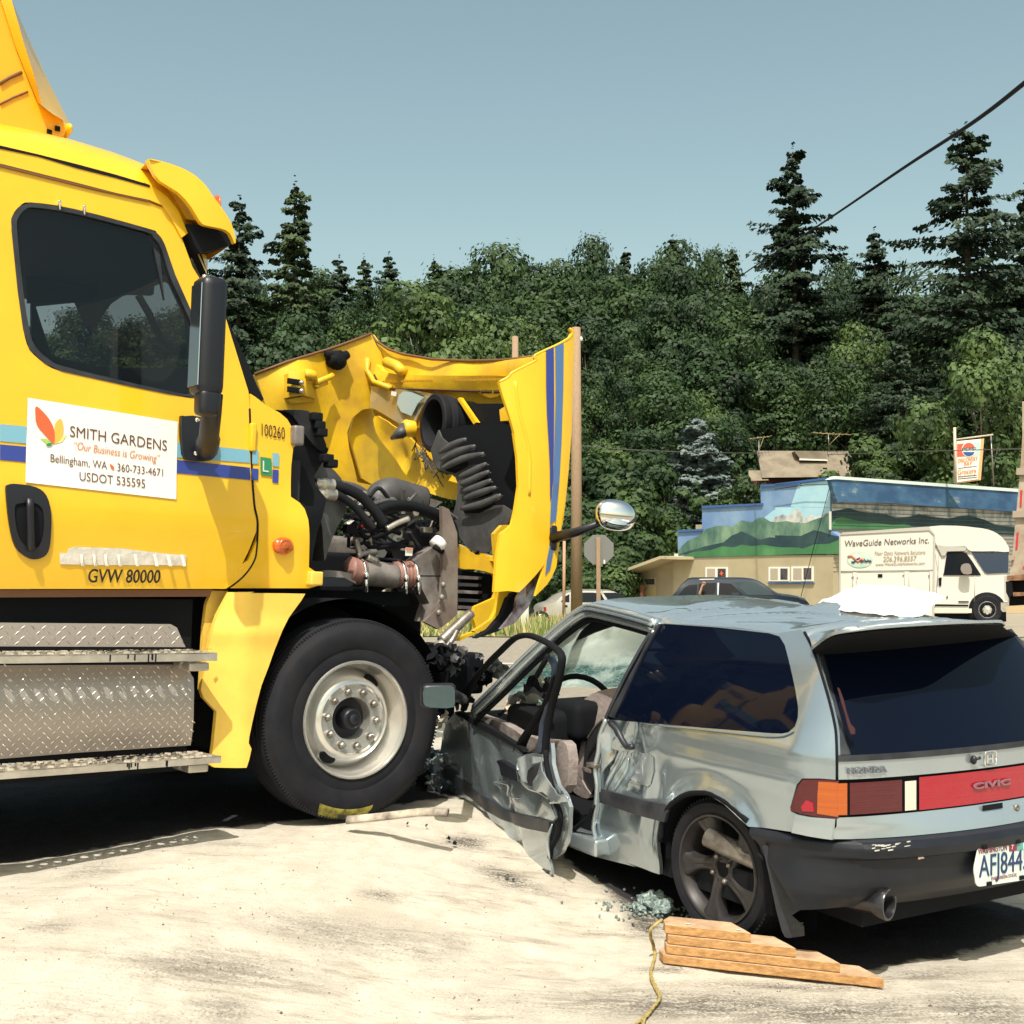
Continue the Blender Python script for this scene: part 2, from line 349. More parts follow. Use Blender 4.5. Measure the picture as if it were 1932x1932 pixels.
def ground_mats():
    m=bpy.data.materials.new('sandy_asphalt'); m.use_nodes=True; t=m.node_tree; L=t.links; b=t.nodes['Principled BSDF']; b.inputs['Roughness'].default_value=.93; b.inputs['Specular IOR Level'].default_value=.15
    N=lambda k:t.nodes.new(k)
    tc=N('ShaderNodeTexCoord')
    def nz(sc,det=6,rot=None,scl=None,ro=.6):
        n=N('ShaderNodeTexNoise'); n.inputs['Scale'].default_value=sc; n.inputs['Detail'].default_value=det; n.inputs['Roughness'].default_value=ro
        if scl:
            mp=N('ShaderNodeMapping'); mp.inputs['Scale'].default_value=scl; mp.inputs['Rotation'].default_value=(0,0,rot or 0); L.new(tc.outputs['Object'],mp.inputs[0]); L.new(mp.outputs[0],n.inputs['Vector'])
        else: L.new(tc.outputs['Object'],n.inputs['Vector'])
        return n.outputs['Fac']
    def mth(op,a,b_=None,c=None):
        n=N('ShaderNodeMath'); n.operation=op; n.use_clamp=False
        for i,x in enumerate((a,b_,c)):
            if x is None: continue
            if isinstance(x,(int,float)): n.inputs[i].default_value=x
            else: L.new(x,n.inputs[i])
        return n.outputs[0]
    def mixc(f,a,b_):
        n=N('ShaderNodeMix'); n.data_type='RGBA'
        for i,x in ((0,f),(6,a),(7,b_)):
            if isinstance(x,tuple): n.inputs[i].default_value=(*x,1)
            elif isinstance(x,(int,float)): n.inputs[i].default_value=x
            else: L.new(x,n.inputs[i])
        return n.outputs[2]
    def rng(x,a,b_):
        n=N('ShaderNodeMapRange'); n.interpolation_type='SMOOTHSTEP'; L.new(x,n.inputs[0]); n.inputs[1].default_value=a; n.inputs[2].default_value=b_; return n.outputs[0]
    at=N('ShaderNodeAttribute'); at.attribute_name='dirt'
    a2=N('ShaderNodeAttribute'); a2.attribute_name='sand'
    fine=nz(85,4); grit=nz(210,2); mid=nz(9,6); big=nz(1.3,5); scuff=nz(2.2,8,.5,(.55,2.6,1),.7); rake=nz(16,5,.45,(.35,2.2,1),.6)
    dirt=mth('MULTIPLY',at.outputs['Fac'],rng(mth('ADD',mth('MULTIPLY',rake,.5),mth('MULTIPLY',fine,.6)),.36,.64))
    base=mixc(rng(mid,.3,.7),(.47,.43,.365),(.57,.525,.45))
    base=mixc(mth('MULTIPLY',rng(big,.50,.68),.45),base,(.36,.315,.26))
    st=mth('MULTIPLY',mth('MULTIPLY',rng(scuff,.51,.64),rng(rake,.30,.6)),.75)
    base=mixc(st,base,(.30,.26,.21))
    sp=rng(fine,.58,.70); base=mixc(mth('MULTIPLY',sp,mth('ADD',mth('MULTIPLY',dirt,.9),mth('ADD',.22,mth('MULTIPLY',st,.8)))),base,(.12,.10,.085))
    base=mixc(mth('MINIMUM',mth('MULTIPLY',dirt,.80),.95),base,(.10,.088,.078))
    asph=mixc(rng(grit,.35,.7),(.17,.15,.125),(.30,.265,.215)); asph=mixc(mth('MULTIPLY',rng(mid,.4,.7),.5),asph,(.34,.295,.235))
    cl=mixc(a2.outputs['Fac'],asph,base)
    a3=N('ShaderNodeAttribute'); a3.attribute_name='bare'  # mask for the shade under truck and car, painted into the ground colour
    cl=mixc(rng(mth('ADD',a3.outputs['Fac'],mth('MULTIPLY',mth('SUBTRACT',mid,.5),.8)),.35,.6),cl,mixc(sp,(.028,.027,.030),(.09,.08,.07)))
    L.new(cl,b.inputs['Base Color'])
    bp=N('ShaderNodeBump'); bp.inputs['Strength'].default_value=.5; bp.inputs['Distance'].default_value=.012; L.new(mth('ADD',mth('ADD',mth('MULTIPLY',fine,.8),mth('MULTIPLY',grit,.6)),mth('MULTIPLY',rake,1.2)),bp.inputs['Height'])
    L.new(bp.outputs[0],b.inputs['Normal'])
    return m
def build_ground():
    gm=ground_mats(); sp=dirtspots()
    vs=[];fs=[];dirt=[];sand=[];bare=[]
    # one sheet with tight rows near the wreck and wide rows to the horizon
    ys=[-30,-10,-3,0,1.5,2.6]; y=3.2
    while y<10.5: ys.append(y); y+=.035 if y<7.6 else .07
    while y<150: ys.append(y); y*=1.03
    ys+=[170,200,300,500,900]
    xs=[-700,-400,-200,-120,-80,-60,-45,-34,-26,-20,-15,-11,-8,-6,-5,-4.3,-3.8]; x=-3.4
    while x<3.8: xs.append(x); x+=.04
    xs+=[4,4.4,5,6,8,11,15,20,26,34,45,60,80,120,200,400,700]
    for y in ys:
        for x in xs:
            h=ground_h(x,y); w=1-ss(math.hypot(x,y-6)/6.2,.75,1.1)
            if w>0:
                h+=w*(.022*noise.noise(Vector((x*1.6,y*2.0,0)))+.011*abs(noise.noise(Vector((x*3.1+y*1.5,y*3.4-x,9))))+.007*noise.noise(Vector((x*9,y*9,3)))+.005*noise.noise(Vector((x*26,y*26,7))))
            d=0
            if 3<y<8 and -4<x<4.5:
                for cx,cy,rx,ry,s,an in sp:
                    ex=(x-cx);ey=(y-cy); c_,s_=math.cos(an),math.sin(an); ex,ey=(ex*c_+ey*s_)/rx,(-ex*s_+ey*c_)/ry
                    r2=ex*ex+ey*ey
                    if r2<4: d=max(d,s*math.exp(-r2*1.1))
            dirt.append(d); sand.append(1-ss(math.hypot((x+.2)*.8,y-5.5)+1.0*noise.noise(Vector((x*.8,y*.8,5))),4.2,6.5)*.85)
            b=0  # weight of the painted shade inside the truck and car footprints
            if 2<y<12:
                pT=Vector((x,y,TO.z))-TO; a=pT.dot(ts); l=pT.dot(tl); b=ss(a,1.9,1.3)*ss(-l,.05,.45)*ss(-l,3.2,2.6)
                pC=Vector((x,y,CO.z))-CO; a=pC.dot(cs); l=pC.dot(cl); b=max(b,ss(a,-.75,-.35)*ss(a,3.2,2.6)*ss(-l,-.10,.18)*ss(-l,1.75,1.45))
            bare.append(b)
            vs.append((x,y,h))
    nx=len(xs); keep=[]
    for j in range(len(ys)-1):
        for i in range(nx-1): a=j*nx+i; fs.append((a,a+1,a+nx+1,a+nx))
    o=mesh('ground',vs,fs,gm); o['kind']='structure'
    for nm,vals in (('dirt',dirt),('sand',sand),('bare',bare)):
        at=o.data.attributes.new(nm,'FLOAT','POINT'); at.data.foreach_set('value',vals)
    # verge and hill as their own thin sheets on top
    def strip(name,m,y0,y1,x0,x1,n,mm,dz,wob=0,pt_=None):
        mb=MB()
        def fn(u,v):
            x=x0+(x1-x0)*u; y=y0+(y1-y0)*v
            y+= wob*noise.noise(Vector((x*.3,v*3,2)))*(1 if v<.02 or v>.98 else 0)
            return Vector((x,y,ground_h(x,y)+dz))
        mb.grid(fn,n,mm); o=mb.build(name,m); o['kind']='structure'; return o
    grassm=M('dry_grass_soil',(.27,.23,.11),.95,c2=(.12,.14,.05),vscale=1.2,bump=.5,bscale=12)
    strip('verge',grassm,26.5,46,-60,9,60,24,.02,1.0)
    hill=M('hillside_soil',(.035,.045,.018),.95,c2=(.08,.07,.035),vscale=.4)
    strip('hillside',hill,67,220,-150,160,60,50,.03)
    lot=M('gravel_lot',(.36,.31,.24),.95,c2=(.28,.24,.18),vscale=2)
    strip('parking_lot',lot,46.05,66.9,-60,60,40,12,.015)
    lot2=strip('gravel_shoulder',lot,26.5,46,9.1,60,30,24,.015)
    wl=M('road_paint_white',(.62,.60,.55),.8,var=.2,vscale=6)
    strip('road_marking',wl,19.65,19.85,-40,60,60,1,.006)
    # grass blades on the verge
    rr=random.Random(5); mb=MB()
    for i in range(9000):
        x=rr.uniform(-6,8.5); y=rr.uniform(26.8,45.5)
        if rr.random()<.3: y=rr.uniform(26.5,30)
        h=rr.uniform(.08,.38)*(1.3 if noise.noise(Vector((x*.4,y*.2,0)))>.1 else .6); w=rr.uniform(.015,.035); a=rr.uniform(0,3.14); dx,dy=math.cos(a)*w,math.sin(a)*w; lx,ly=rr.uniform(-.1,.1),rr.uniform(-.1,.1); z=ground_h(x,y)+.02
        mb.add([(x-dx,y-dy,z),(x+dx,y+dy,z),(x+lx,y+ly,z+h)],[(0,1,2)],0 if rr.random()<.55 else 1)
    g=mb.build('verge_grass',[M('dry_grass',(.45,.38,.16),.9),M('green_grass',(.13,.20,.05),.9)],None,False); tag(g,'dry yellow and green grass on the verge across the road','grass',kind='stuff')
build_ground()
def grit():
    rr=random.Random(77); mb=MB()
    for i in range(4500):
        y=4.0+2.6*rr.random()**1.3; x=rr.uniform(-.45,.47)*y
        if noise.noise(Vector((x*1.3,y*1.3,4)))<-.12 and rr.random()<.7: continue
        s=rr.choice((.0018,.0022,.003,.0038))*rr.uniform(.7,1.2)
        pT=Vector((x,y,TO.z))-TO; pC=Vector((x,y,CO.z))-CO
        if (pT.dot(tl)<-.0 and pT.dot(ts)<1.9) or (pC.dot(cl)<.05 and pC.dot(cs)>-.85): continue
        if rr.random()<.012: s*=2.2
        z=ground_h(x,y)+.022*noise.noise(Vector((x*1.6,y*2.0,0)))+.011*abs(noise.noise(Vector((x*3.1+y*1.5,y*3.4-x,9))))+.007*noise.noise(Vector((x*9,y*9,3)))+.002
        a=rr.uniform(0,6); c,s_=math.cos(a)*s,math.sin(a)*s; h=s*rr.uniform(.6,1.1)
        mb.add([(x+c,y+s_,z),(x-s_*1.2,y+c,z),(x-c*.9,y-s_,z),(x+s_,y-c*1.3,z),(x,y,z+h)],[(0,1,4),(1,2,4),(2,3,4),(3,0,4)],0 if rr.random()<.72 else 1)
    o=mb.build('sand_grit',[M('grit_pale',(.52,.46,.37),.9),M('grit_dark',(.10,.085,.07),.9)],None,False); tag(o,'coarse pale and dark grit strewn over the sand in the foreground','grit',kind='stuff')
grit()
# ---------------- foliage ----------------
def leafmat(name,c,c2,vs=.5,tr=.15):
    if name in MATS: return MATS[name]
    m=bpy.data.materials.new(name); m.use_nodes=True; t=m.node_tree; b=t.nodes['Principled BSDF']; b.inputs['Roughness'].default_value=.6; b.inputs['Specular IOR Level'].default_value=.3
    tc=t.nodes.new('ShaderNodeTexCoord'); nz=t.nodes.new('ShaderNodeTexNoise'); nz.inputs['Scale'].default_value=vs; nz.inputs['Detail'].default_value=6; t.links.new(tc.outputs['Object'],nz.inputs['Vector'])
    rp=t.nodes.new('ShaderNodeValToRGB'); rp.color_ramp.elements[0].position=.36; rp.color_ramp.elements[1].position=.62; rp.color_ramp.elements[0].color=(*c2,1); rp.color_ramp.elements[1].color=(*c,1)
    t.links.new(nz.outputs['Fac'],rp.inputs[0]); t.links.new(rp.outputs[0],b.inputs['Base Color'])
    tb=t.nodes.new('ShaderNodeBsdfTranslucent'); t.links.new(rp.outputs[0],tb.inputs[0]); mx=t.nodes.new('ShaderNodeMixShader'); mx.inputs[0].default_value=tr
    t.links.new(b.outputs[0],mx.inputs[1]); t.links.new(tb.outputs[0],mx.inputs[2]); t.links.new(mx.outputs[0],t.nodes['Material Output'].inputs[0]); MATS[name]=m; return m
bark=M('bark',(.10,.075,.055),.95,c2=(.05,.04,.03),vscale=4)
barkl=M('pale_bark',(.30,.27,.22),.95,c2=(.14,.12,.10),vscale=3)
def leafq(mb,p,s,nrm,rr,mi=0,j=.7):
    n=(Vector(nrm)+Vector((rr.uniform(-j,j),rr.uniform(-j,j),rr.uniform(-j*.7,j*1.3)))).normalized(); a=n.orthogonal().normalized(); b=n.cross(a); t=rr.uniform(0,6.28); a,b=a*math.cos(t)+b*math.sin(t),b*math.cos(t)-a*math.sin(t)
    w=s*rr.uniform(.6,1.2); l=s*rr.uniform(.8,1.5)
    mb.add([p-a*w*.5,p+b*l*.45,p+a*w*.5,p-b*l*.55],[(0,1,2,3)],mi)
def crown_lobed(seed,h,rad,nl,nleaf,ls,base=.15):
    rr=random.Random(seed); mb=MB(); lobes=[]
    for i in range(nl):
        z=base+(1-base)*((i+.5)/nl)+rr.uniform(-.05,.05); w=math.sin(min(1,max(.02,(z-base*.4)/(1-base*.3)))*math.pi)**.6
        a=i*2.4+rr.uniform(-.8,.8); r=rad*w*rr.uniform(.30,1.0)*(1 if z<.86 else .5)
        lobes.append((Vector((math.cos(a)*r,math.sin(a)*r,z*h)),rad*rr.choice((.16,.22,.28,.36,.42))))
    wts=[r*r for c,r in lobes]
    for i in range(nleaf):
        c,r=rr.choices(lobes,wts)[0]; d=Vector((rr.gauss(0,1),rr.gauss(0,1),rr.gauss(.25,.8))).normalized()
        k=rr.uniform(.80,1.05) if rr.random()<.8 else rr.uniform(.9,1.35)
        k*=1+.35*noise.noise(d*2.0+c); p=c+Vector((d.x*r*k,d.y*r*k,d.z*r*k*.72))
        leafq(mb,p,ls*rr.choice((.7,1,1.3)),d,rr,0,.42)
    return mb,lobes
def trunk_mb(h,r,lobes,seed):
    rr=random.Random(seed); mb=MB(); x=0;y=0;P=[]
    for i in range(8): P.append((x,y,h*i/7)); x+=rr.uniform(-.2,.2); y+=rr.uniform(-.2,.2)
    mb.tube(P,[r*(1-.8*i/7) for i in range(8)],8)
    for c,rad in lobes[::2]:
        z0=min(c.z*.75,h*.8); k=z0/h*7; i=int(k); b=Vector(P[min(i,7)])
        mb.tube([b,(b+c)/2+Vector((0,0,-.1)),c],[r*.35,r*.22,r*.08],5)
    return mb
def conifer_mb(seed,h,rad,ls,gap=.25,droop=.25,nper=46,bare=.08):
    rr=random.Random(seed); mb=MB(); tb=MB(); tb.tube([(0,0,0),(0,0,h*.5),(0,0,h*.98)],[h*.014+.06,h*.009,.02],8)
    z=bare*h
    while z<h*.97:
        t=z/h; L=rad*(1-t)**.60*(.9+.35*noise.noise(Vector((z*.7,seed,0)))); nb=rr.randint(4,6) if t<.85 else 4
        for k in range(nb):
            if rr.random()<gap*.5: continue
            a=rr.uniform(0,6.283); l=max(.25,L*rr.uniform(.35,1.15)); dr=droop*l*rr.uniform(.5,1.2); rise=l*.12*(1+t)
            z_=z+rr.uniform(-1,1)*h*.012
            def bp(s): return Vector((math.cos(a)*l*s,math.sin(a)*l*s,z_+rise*s-dr*s*s+(.12*l*s**4)))
            tb.tube([bp(0),bp(.5),bp(.95)],[.05,.03,.01],4)
            n=int(nper*(.45+l/rad))
            for i in range(n):
                s=rr.uniform(.12,1)**.8; p=bp(s); w=l*.34*(1-s*.6)+.10; side=rr.uniform(-1,1)
                p=p+Vector((-math.sin(a),math.cos(a),0))*side*w+Vector((0,0,rr.uniform(-.14,.06)-abs(side)*w*.25))
                leafq(mb,p,ls*(1 if l>.6 else .7),(math.cos(a)*.9,math.sin(a)*.9,.7),rr)
        z+=h*.0165*rr.uniform(.6,1.4)
    for i in range(20): leafq(mb,Vector((rr.uniform(-.1,.1),rr.uniform(-.1,.1),h*rr.uniform(.93,1.01))),ls*.7,(0,0,1),rr)
    return mb,tb
def plant(name,label,cat,loc,sc,cm,tm,mats=None,group=None,rot=0,tmat=None):
    o=thing(name,label,cat,loc,group); o.rotation_euler=(0,0,rot); o.scale=(sc,sc,sc) if not isinstance(sc,tuple) else sc
    for me,nm in ((cm,'crown'),(tm,'trunk')):
        if me is None: continue
        c=bpy.data.objects.new(nm,me); col.objects.link(c); c.parent=o
    return o
def mkmesh(mb,m,sm=False):
    me=bpy.data.meshes.new('foliage'); me.from_pydata([tuple(v) for v in mb.v],[],mb.f); me.materials.append(m); 
    if sm: me.polygons.foreach_set('use_smooth',[True]*len(me.polygons))
    return me
LG=leafmat('leaves_mid_green',(.054,.098,.030),(.017,.038,.015))
LG2=leafmat('leaves_bright_green',(.098,.155,.045),(.030,.058,.02))
LG3=leafmat('leaves_dark_green',(.038,.075,.028),(.012,.028,.013))
NG=leafmat('needles_dark',(.035,.062,.030),(.016,.032,.018),tr=.1)
NG2=leafmat('needles_mid',(.070,.105,.040),(.028,.050,.020),tr=.12)
NB=leafmat('needles_blue',(.22,.27,.26),(.10,.14,.14),tr=.1)
def forest():
    rr=random.Random(11); dec=[]
    for i in range(5):
        c,l=crown_lobed(30+i,13,(4.9,3.8,5.4,4.2,4.6)[i],38+4*i,15000,.245,(.12,.2,.08,.25,.15)[i]); m=[LG,LG3,LG,LG2,LG3][i]
        dec.append((mkmesh(c,m),mkmesh(trunk_mb(11,.24,l,i),barkl if i%2 else bark,True)))
    con=[]
    for i,(rd,gp) in enumerate(((6.2,.2),(4.6,.12),(8.2,.35))):
        c,t=conifer_mb(50+i,24,rd*1.2,.32,gp,.34,92); con.append((mkmesh(c,NG if i!=1 else NG2),mkmesh(t,bark,True)))
    # tall conifers given by where their tops show: u, v of tip, depth, variant, label
    tall=[(452,372,100,0,'thin dark conifer behind the truck visor, left of the tall bushy fir'),(556,338,92,1,'tall bushy fir behind the truck windshield, left end of the treeline'),
     (1497,275,105,0,'tall dark fir rising alone over the middle of the treeline'),(1822,238,84,2,'tallest broad dark fir near the right edge under the cable'),
     (1935,350,92,0,'dark fir cut by the right edge of the view'),(686,482,128,1,'small pointed fir tip left of the hood opening skyline'),(734,478,135,0,'small fir tip just right of the pointed one on the skyline'),
     (818,484,126,1,'rounded dark fir top on the skyline above the raised hood'),(1268,448,128,0,'flat-topped fir poking out of the alders in mid treeline'),(1382,462,122,1,'slim young fir directly left of the lone tall fir'),
     (1650,432,110,0,'broken-topped fir between the two tallest firs'),(640,484,118,0,'pale thin fir right of the tall bushy fir'),(1700,640,74,2,'low wide dark fir over the pale van'),(1840,560,78,0,'dense dark fir below the tallest one'),(1125,465,132,1,'tiny fir tip over the alders above the mirror'),(1180,470,134,0,'tiny fir tip right of the alders centre')]
    for k,(u,v,d,i,lab) in enumerate(tall):
        p=pt(u,v,d); g=ground_h(p.x,p.y); h=p.z-g; base=g
        minh={0:17,1:20,2:21,3:22}.get(k,13)
        sc=h/24
        w=sc*(.95 if h<30 else .85)
        plant('fir_tree',lab,'tree',(p.x,p.y,g),(w,w,sc),*con[i],None,'firs on the hillside',rr.uniform(0,6))
    # alder / maple wood: silhouette given as skyline samples
    sky_=[(380,560),(430,540),(520,560),(620,520),(660,540),(700,530),(760,500),(800,520),(860,490),(930,470),(990,463),(1050,475),(1110,468),(1160,462),(1230,470),(1290,460),(1340,475),(1400,500),(1460,520),(1520,535),(1580,520),(1640,500),(1700,560),(1760,540),(1850,520),(1920,520),(1980,540)]
    def skyv(u):
        for i in range(len(sky_)-1):
            if sky_[i][0]<=u<=sky_[i+1][0]:
                t=(u-sky_[i][0])/(sky_[i+1][0]-sky_[i][0]); return sky_[i][1]*(1-t)+sky_[i+1][1]*t
        return 560
    adj=['dense','open','rounded','leaning','bushy','tall','spreading','dark','bright','ragged','narrow','full']
    pos=['above the raised hood','over the roof of the tan house','behind the blue spruce','left of the lone fir','behind the painted store','behind the power pole','near the truck cab','over the white van','by the foot of the hill','half way up the hill','on the hill crest','behind the grocery sign']
    n=0
    for row,(d,drop,step) in enumerate(((128,0,52),(116,45,58),(105,110,62),(96,180,66),(88,255,70),(80,330,76))):
        u=-30+row*17
        while u<2000:
            uu=u+rr.uniform(-14,14); v=skyv(max(381,min(1979,uu)))+drop+rr.uniform(-8,46)+(14 if 700<uu<1400 else 0)
            p=pt(uu,v,d+rr.uniform(-3,3))
            if uu<330 and not 1<=row<=4: u+=step; continue
            g=ground_h(p.x,p.y); h=max(5,p.z-g); i=rr.choice([0,1,2,4,0,2] if row<2 else [0,1,2,3,4])
            if uu>1500 and rr.random()<.5: i=rr.choice([1,4])
            if 1380<uu<1720 and row>=4: u+=step; continue
            if 1230<uu<1400 and row==5: u+=step; continue
            sc=h/13; w=max(.7,min(1.25,sc))*rr.uniform(.65,1.15)
            depth='skyline' if row==0 else ['','second','third','fourth','fifth','lowest'][row]+' row from the skyline'
            hood=min((abs(uu-a),b) for a,b in ((470,'behind the truck cab'),(600,'behind the gap between cab and hood'),(780,'above the raised yellow hood'),(980,'above the hood and its near corner'),(1130,'right of the power pole'),(1300,'above the blue spruce'),(1450,'left of the tan roofed house'),(1560,'above the tan roofed house'),(1680,'above the painted store'),(1830,'around the grocery sign'),(1950,'at the right edge')))[1]
            lab='%s green broadleaf tree %s, %s'%(['mid','dark','mid','bright','dark'][i],hood,depth)
            plant('broadleaf_tree',lab,'tree',(p.x,p.y,g),(w,w,sc),*dec[i],None,'broadleaf trees on the hillside',rr.uniform(0,6))
            n+=1; u+=step*rr.uniform(.85,1.15)
    for (u,v,d,i,w,lab) in ((800,556,84,3,1.25,'large sunlit yellow-green maple above the raised hood'),(905,600,82,3,1.0,'sunlit maple between the raised hood and the power pole'),(560,600,88,1,1.1,'mid green tree behind the tall bushy fir'),(1860,640,66,3,.9,'bright maple right of the hanging grocery sign'),(1660,880,72,3,.55,'small bright maple at the right end of the tan roof')):
        p=pt(u,v,d); g=ground_h(p.x,p.y); sc=(p.z-g)/13; plant('broadleaf_tree',lab,'tree',(p.x,p.y,g),(w,w,sc),*dec[i],None,'broadleaf trees on the hillside',u)
    # blue spruce
    c,t=conifer_mb(91,24,9.5,.95,.05,.10,80,.02); p=pt(1318,797,72); g=ground_h(p.x,p.y); p2=pt(1318,990,72)
    sc=(p.z-p2.z)/24
    plant('blue_spruce','pale blue-green spruce left of the tan roofed house','tree',(p.x,p.y,p2.z),(sc*1.42,sc*1.42,sc*1.04),mkmesh(c,NB),mkmesh(t,bark,True))
    # hedge-like tree by the house, the light maples
    c,l=crown_lobed(77,6,1.6,12,3500,.22,.05); hm=mkmesh(c,LG); ht=mkmesh(trunk_mb(4,.1,l,3),bark,True)
    p=pt(1394,865,74); plant('columnar_tree','narrow bright green columnar tree between blue spruce and house','tree',(p.x,p.y,p.z-4.2),(.62,.62,.72),hm,ht)
    bm_=[]
    for i in range(4):
        c,l=crown_lobed(70+i,3.2,2.2,14,3600,.20,.08); bm_.append((mkmesh(c,[LG2,LG,LG2,LG][i]),mkmesh(trunk_mb(2.2,.07,l,i),bark,True)))
    spots=[(1120,985,66,1.2),(1150,930,70,1.3),(1190,880,72,1.5),(1240,905,70,1.3),(1205,960,66,1.2),(1165,1010,64,1.1),(1110,1040,62,1.1),(1060,1060,62,1.0),(1215,1040,63,1.1),(1080,1010,64,1.2),(1380,930,70,.9),(1410,925,68,.8),(1065,960,70,1.4),(1100,900,72,1.5),(1140,1065,60,.9),(1050,1090,60,.8),(1090,1085,60,.8),(1125,1100,59,.7),(1180,1072,61,.8),(1030,1075,62,.9),(1640,862,74,1.3),(1590,930,76,1),(1680,850,74,1.2),(1770,880,73,1.4),(1880,850,74,1.5),(1850,800,78,1.6),(1915,790,78,1.6),(1030,1000,66,1.2),(1000,1040,64,1.2),(960,1060,64,1.2)]
    rel=['left of the shed roof','behind the power pole','behind the stop sign','below the blue spruce','left of the tan house','behind the store']
    for k,(u,v,d,s) in enumerate(spots):
        p=pt(u,v,d); i=k%4
        near=min((math.hypot(u-a,v-b),c_) for a,b,c_ in ((1087,1000,'behind the power pole'),(1127,1010,'behind the stop sign'),(1170,930,'above the round chrome mirror'),(1230,900,'left of the blue spruce'),(1310,970,'under the blue spruce'),(1250,1030,'left of the painted store wall'),(1400,925,'in front of the tan roofed house'),(1660,860,'right of the tan roofed house'),(1860,830,'beside the hanging grocery sign'),(1040,1080,'right of the hood nose'),(1590,930,'behind the store roof')))[1]
        lab='%s %s shrub %s'%(['bright green','mid green','yellow-green','leafy green'][i],['low','round','wide','tall'][(k//4)%4],near)
        plant('shrub',lab,'shrub',(p.x,p.y,p.z-2.9*s),(s,s,s),*bm_[i],None,'shrubs at the foot of the hill',rr.uniform(0,6))
forest()
# ---------------- the yellow truck ----------------
def nm(pts): return pts
def build_truck():
    root=thing('semi_truck','yellow semi truck with blue stripes, its hood torn up and forward over the car','truck',(TO.x,TO.y,TO.z-.52))
    def L(pts,off=None,e=0): return T.hits(pts,off,e)
    # cab side (door and rear pillar are one outline with the window cut out)
    win=q('A','75 1480 80 1390 130 1325 200 1303 480 1345 950 1470 1010 1500 1060 1570')+q('B','1130 0 1240 250 1290 400 1290 700 1270 790 1080 765')+q('B','830 715 400 620 290 570 190 480 150 350 115 100')
    body=[(-30,285)]+q('T','0 530 600 690 1250 850 1900 985')+q('A','1050 1340 1110 1420 1170 1530 1240 1720 1320 1850')+q('B','1455 280 1600 750 1612 900 1620 1200 1635 1470 1655 1560 1650 1650 1600 1780 1560 1860')+q('C','1640 40 1600 130 1500 230 1460 250 0 250')+[(-60,1112),(-60,285)]
    hubs=sheet('cab_side',T,body,yellow,root,[win],res=.045,thick=.035,hsm=3)
    # upper rail between the two dark lines and the roof
    rail=[(-60,283)]+q('T','0 495 500 620 1000 745 1500 875 1930 965')+q('A','1045 1320 1100 1400 1170 1530 1210 1500 1150 1360 1080 1270 1000 1210 930 1175')+q('T','1930 790 1500 665 1000 540 500 390 0 285')+[(-60,262)]
    sheet('roof_rail',T,rail,yellow,root,res=.05,thick=.06,e=.012)
    dk=q('T','-200 220 0 262 500 378 1000 505 1500 640 1930 770 1930 800 1500 680 1000 555 500 405 0 300 -200 255')
    sheet('roof_seam',T,dk,blackm,root,res=.06,thick=.02,e=.016)
    dk=q('T','-200 430 0 480 700 655 1300 800 1930 945 1930 990 1300 850 700 705 0 530 -200 490')
    sheet('drip_rail',T,dk,brownrub,root,res=.06,thick=.01,e=.010)
    # roof skin: from the seam up to the skyline and over to the far side
    e0=L(q('T','-400 190 0 275 500 392 1000 520 1500 655 1930 785')+q('A','1000 1210 1080 1280 1150 1370 1210 1490 1260 1610 1330 1765'),None,.0)
    e1=L(q('T','-400 -110 0 0 400 75 900 190 1400 345 1700 465')+q('A','950 1080 1040 1170 1120 1260 1190 1400 1250 1540 1320 1690'),lambda a,z:-.42)
    mb=MB(); n=len(e0)
    def roof(u,v):
        k=u*(n-1); i=min(int(k),n-2); t=k-i
        A=Vector(e0[i])*(1-t)+Vector(e0[i+1])*t; B=Vector(e1[i])*(1-t)+Vector(e1[i+1])*t
        if v<=.4:
            w=v/.4; bul=math.sin(w*math.pi)*.035; p=A*(1-w)+B*w; p.z+=bul; p.y+=bul*.6
        else:
            w=(v-.4)/.6; p=Vector((B.x,B.y-w*1.6,B.z+.06*math.sin(w*math.pi)))
            if w>.75: p.z-=(w-.75)*.5
        return T.P(p.x,p.y,p.z)
    mb.grid(roof,44,26); mb.build('roof',yellow,root)
    mb=MB(); mb.grid(lambda u,v:roof(u,.12+.86*v)-T.up*.05-T.n*.03,22,14); mb.build('headliner',cabin,root)
    # windshield, dark, behind the pillar edge
    w0=L(q('A','1250 1600 1330 1770')+q('B','1450 260 1570 560 1640 740 1690 810'),lambda a,z:offT(a,z)-.03)
    mb=MB()
    def ws(u,v):
        k=u*(len(w0)-1); i=min(int(k),len(w0)-2); t=k-i; A=Vector(w0[i])*(1-t)+Vector(w0[i+1])*t
        return T.P(A.x+.13*math.sin(v*math.pi)+.01,A.y-v*2.0,A.z)
    mb.grid(ws,14,12); mb.build('windshield',glassd,root)
    wsf=sheet('windshield_edge',T,q('B','1440 235 1500 360 1600 580 1650 700 1700 800 1680 810 1600 750 1440 290')+q('A','1320 1770 1240 1590 1230 1520 1300 1640 1340 1770'),blackm,root,res=.05,thick=.05,e=-.02)
    # window: rubber, glass, divider bar, vent pins
    inner=q('A','110 1480 120 1400 160 1350 220 1335 480 1375 930 1490 990 1530 1040 1600')+q('B','1100 20 1215 270 1255 400 1250 690 1220 765 1080 745')+q('B','830 690 420 590 320 545 225 455 185 330 150 100')
    wf=sheet('window_frame',T,win,trimb,root,[inner],res=.05,thick=.05,e=.004,hsm=3)
    sheet('window_glass',T,inner,glassd,root,res=.12,thick=.004,e=-.01)
    sheet('window_divider',T,q('A','985 1590 1030 1640 1060 1932 990 1600')+q('B','1055 100 1125 755 1080 750 1010 20')[0:0] or q('B','1000 -170 1040 -130 1130 760 1080 750'),trimb,root,res=.08,thick=.02,e=.0)
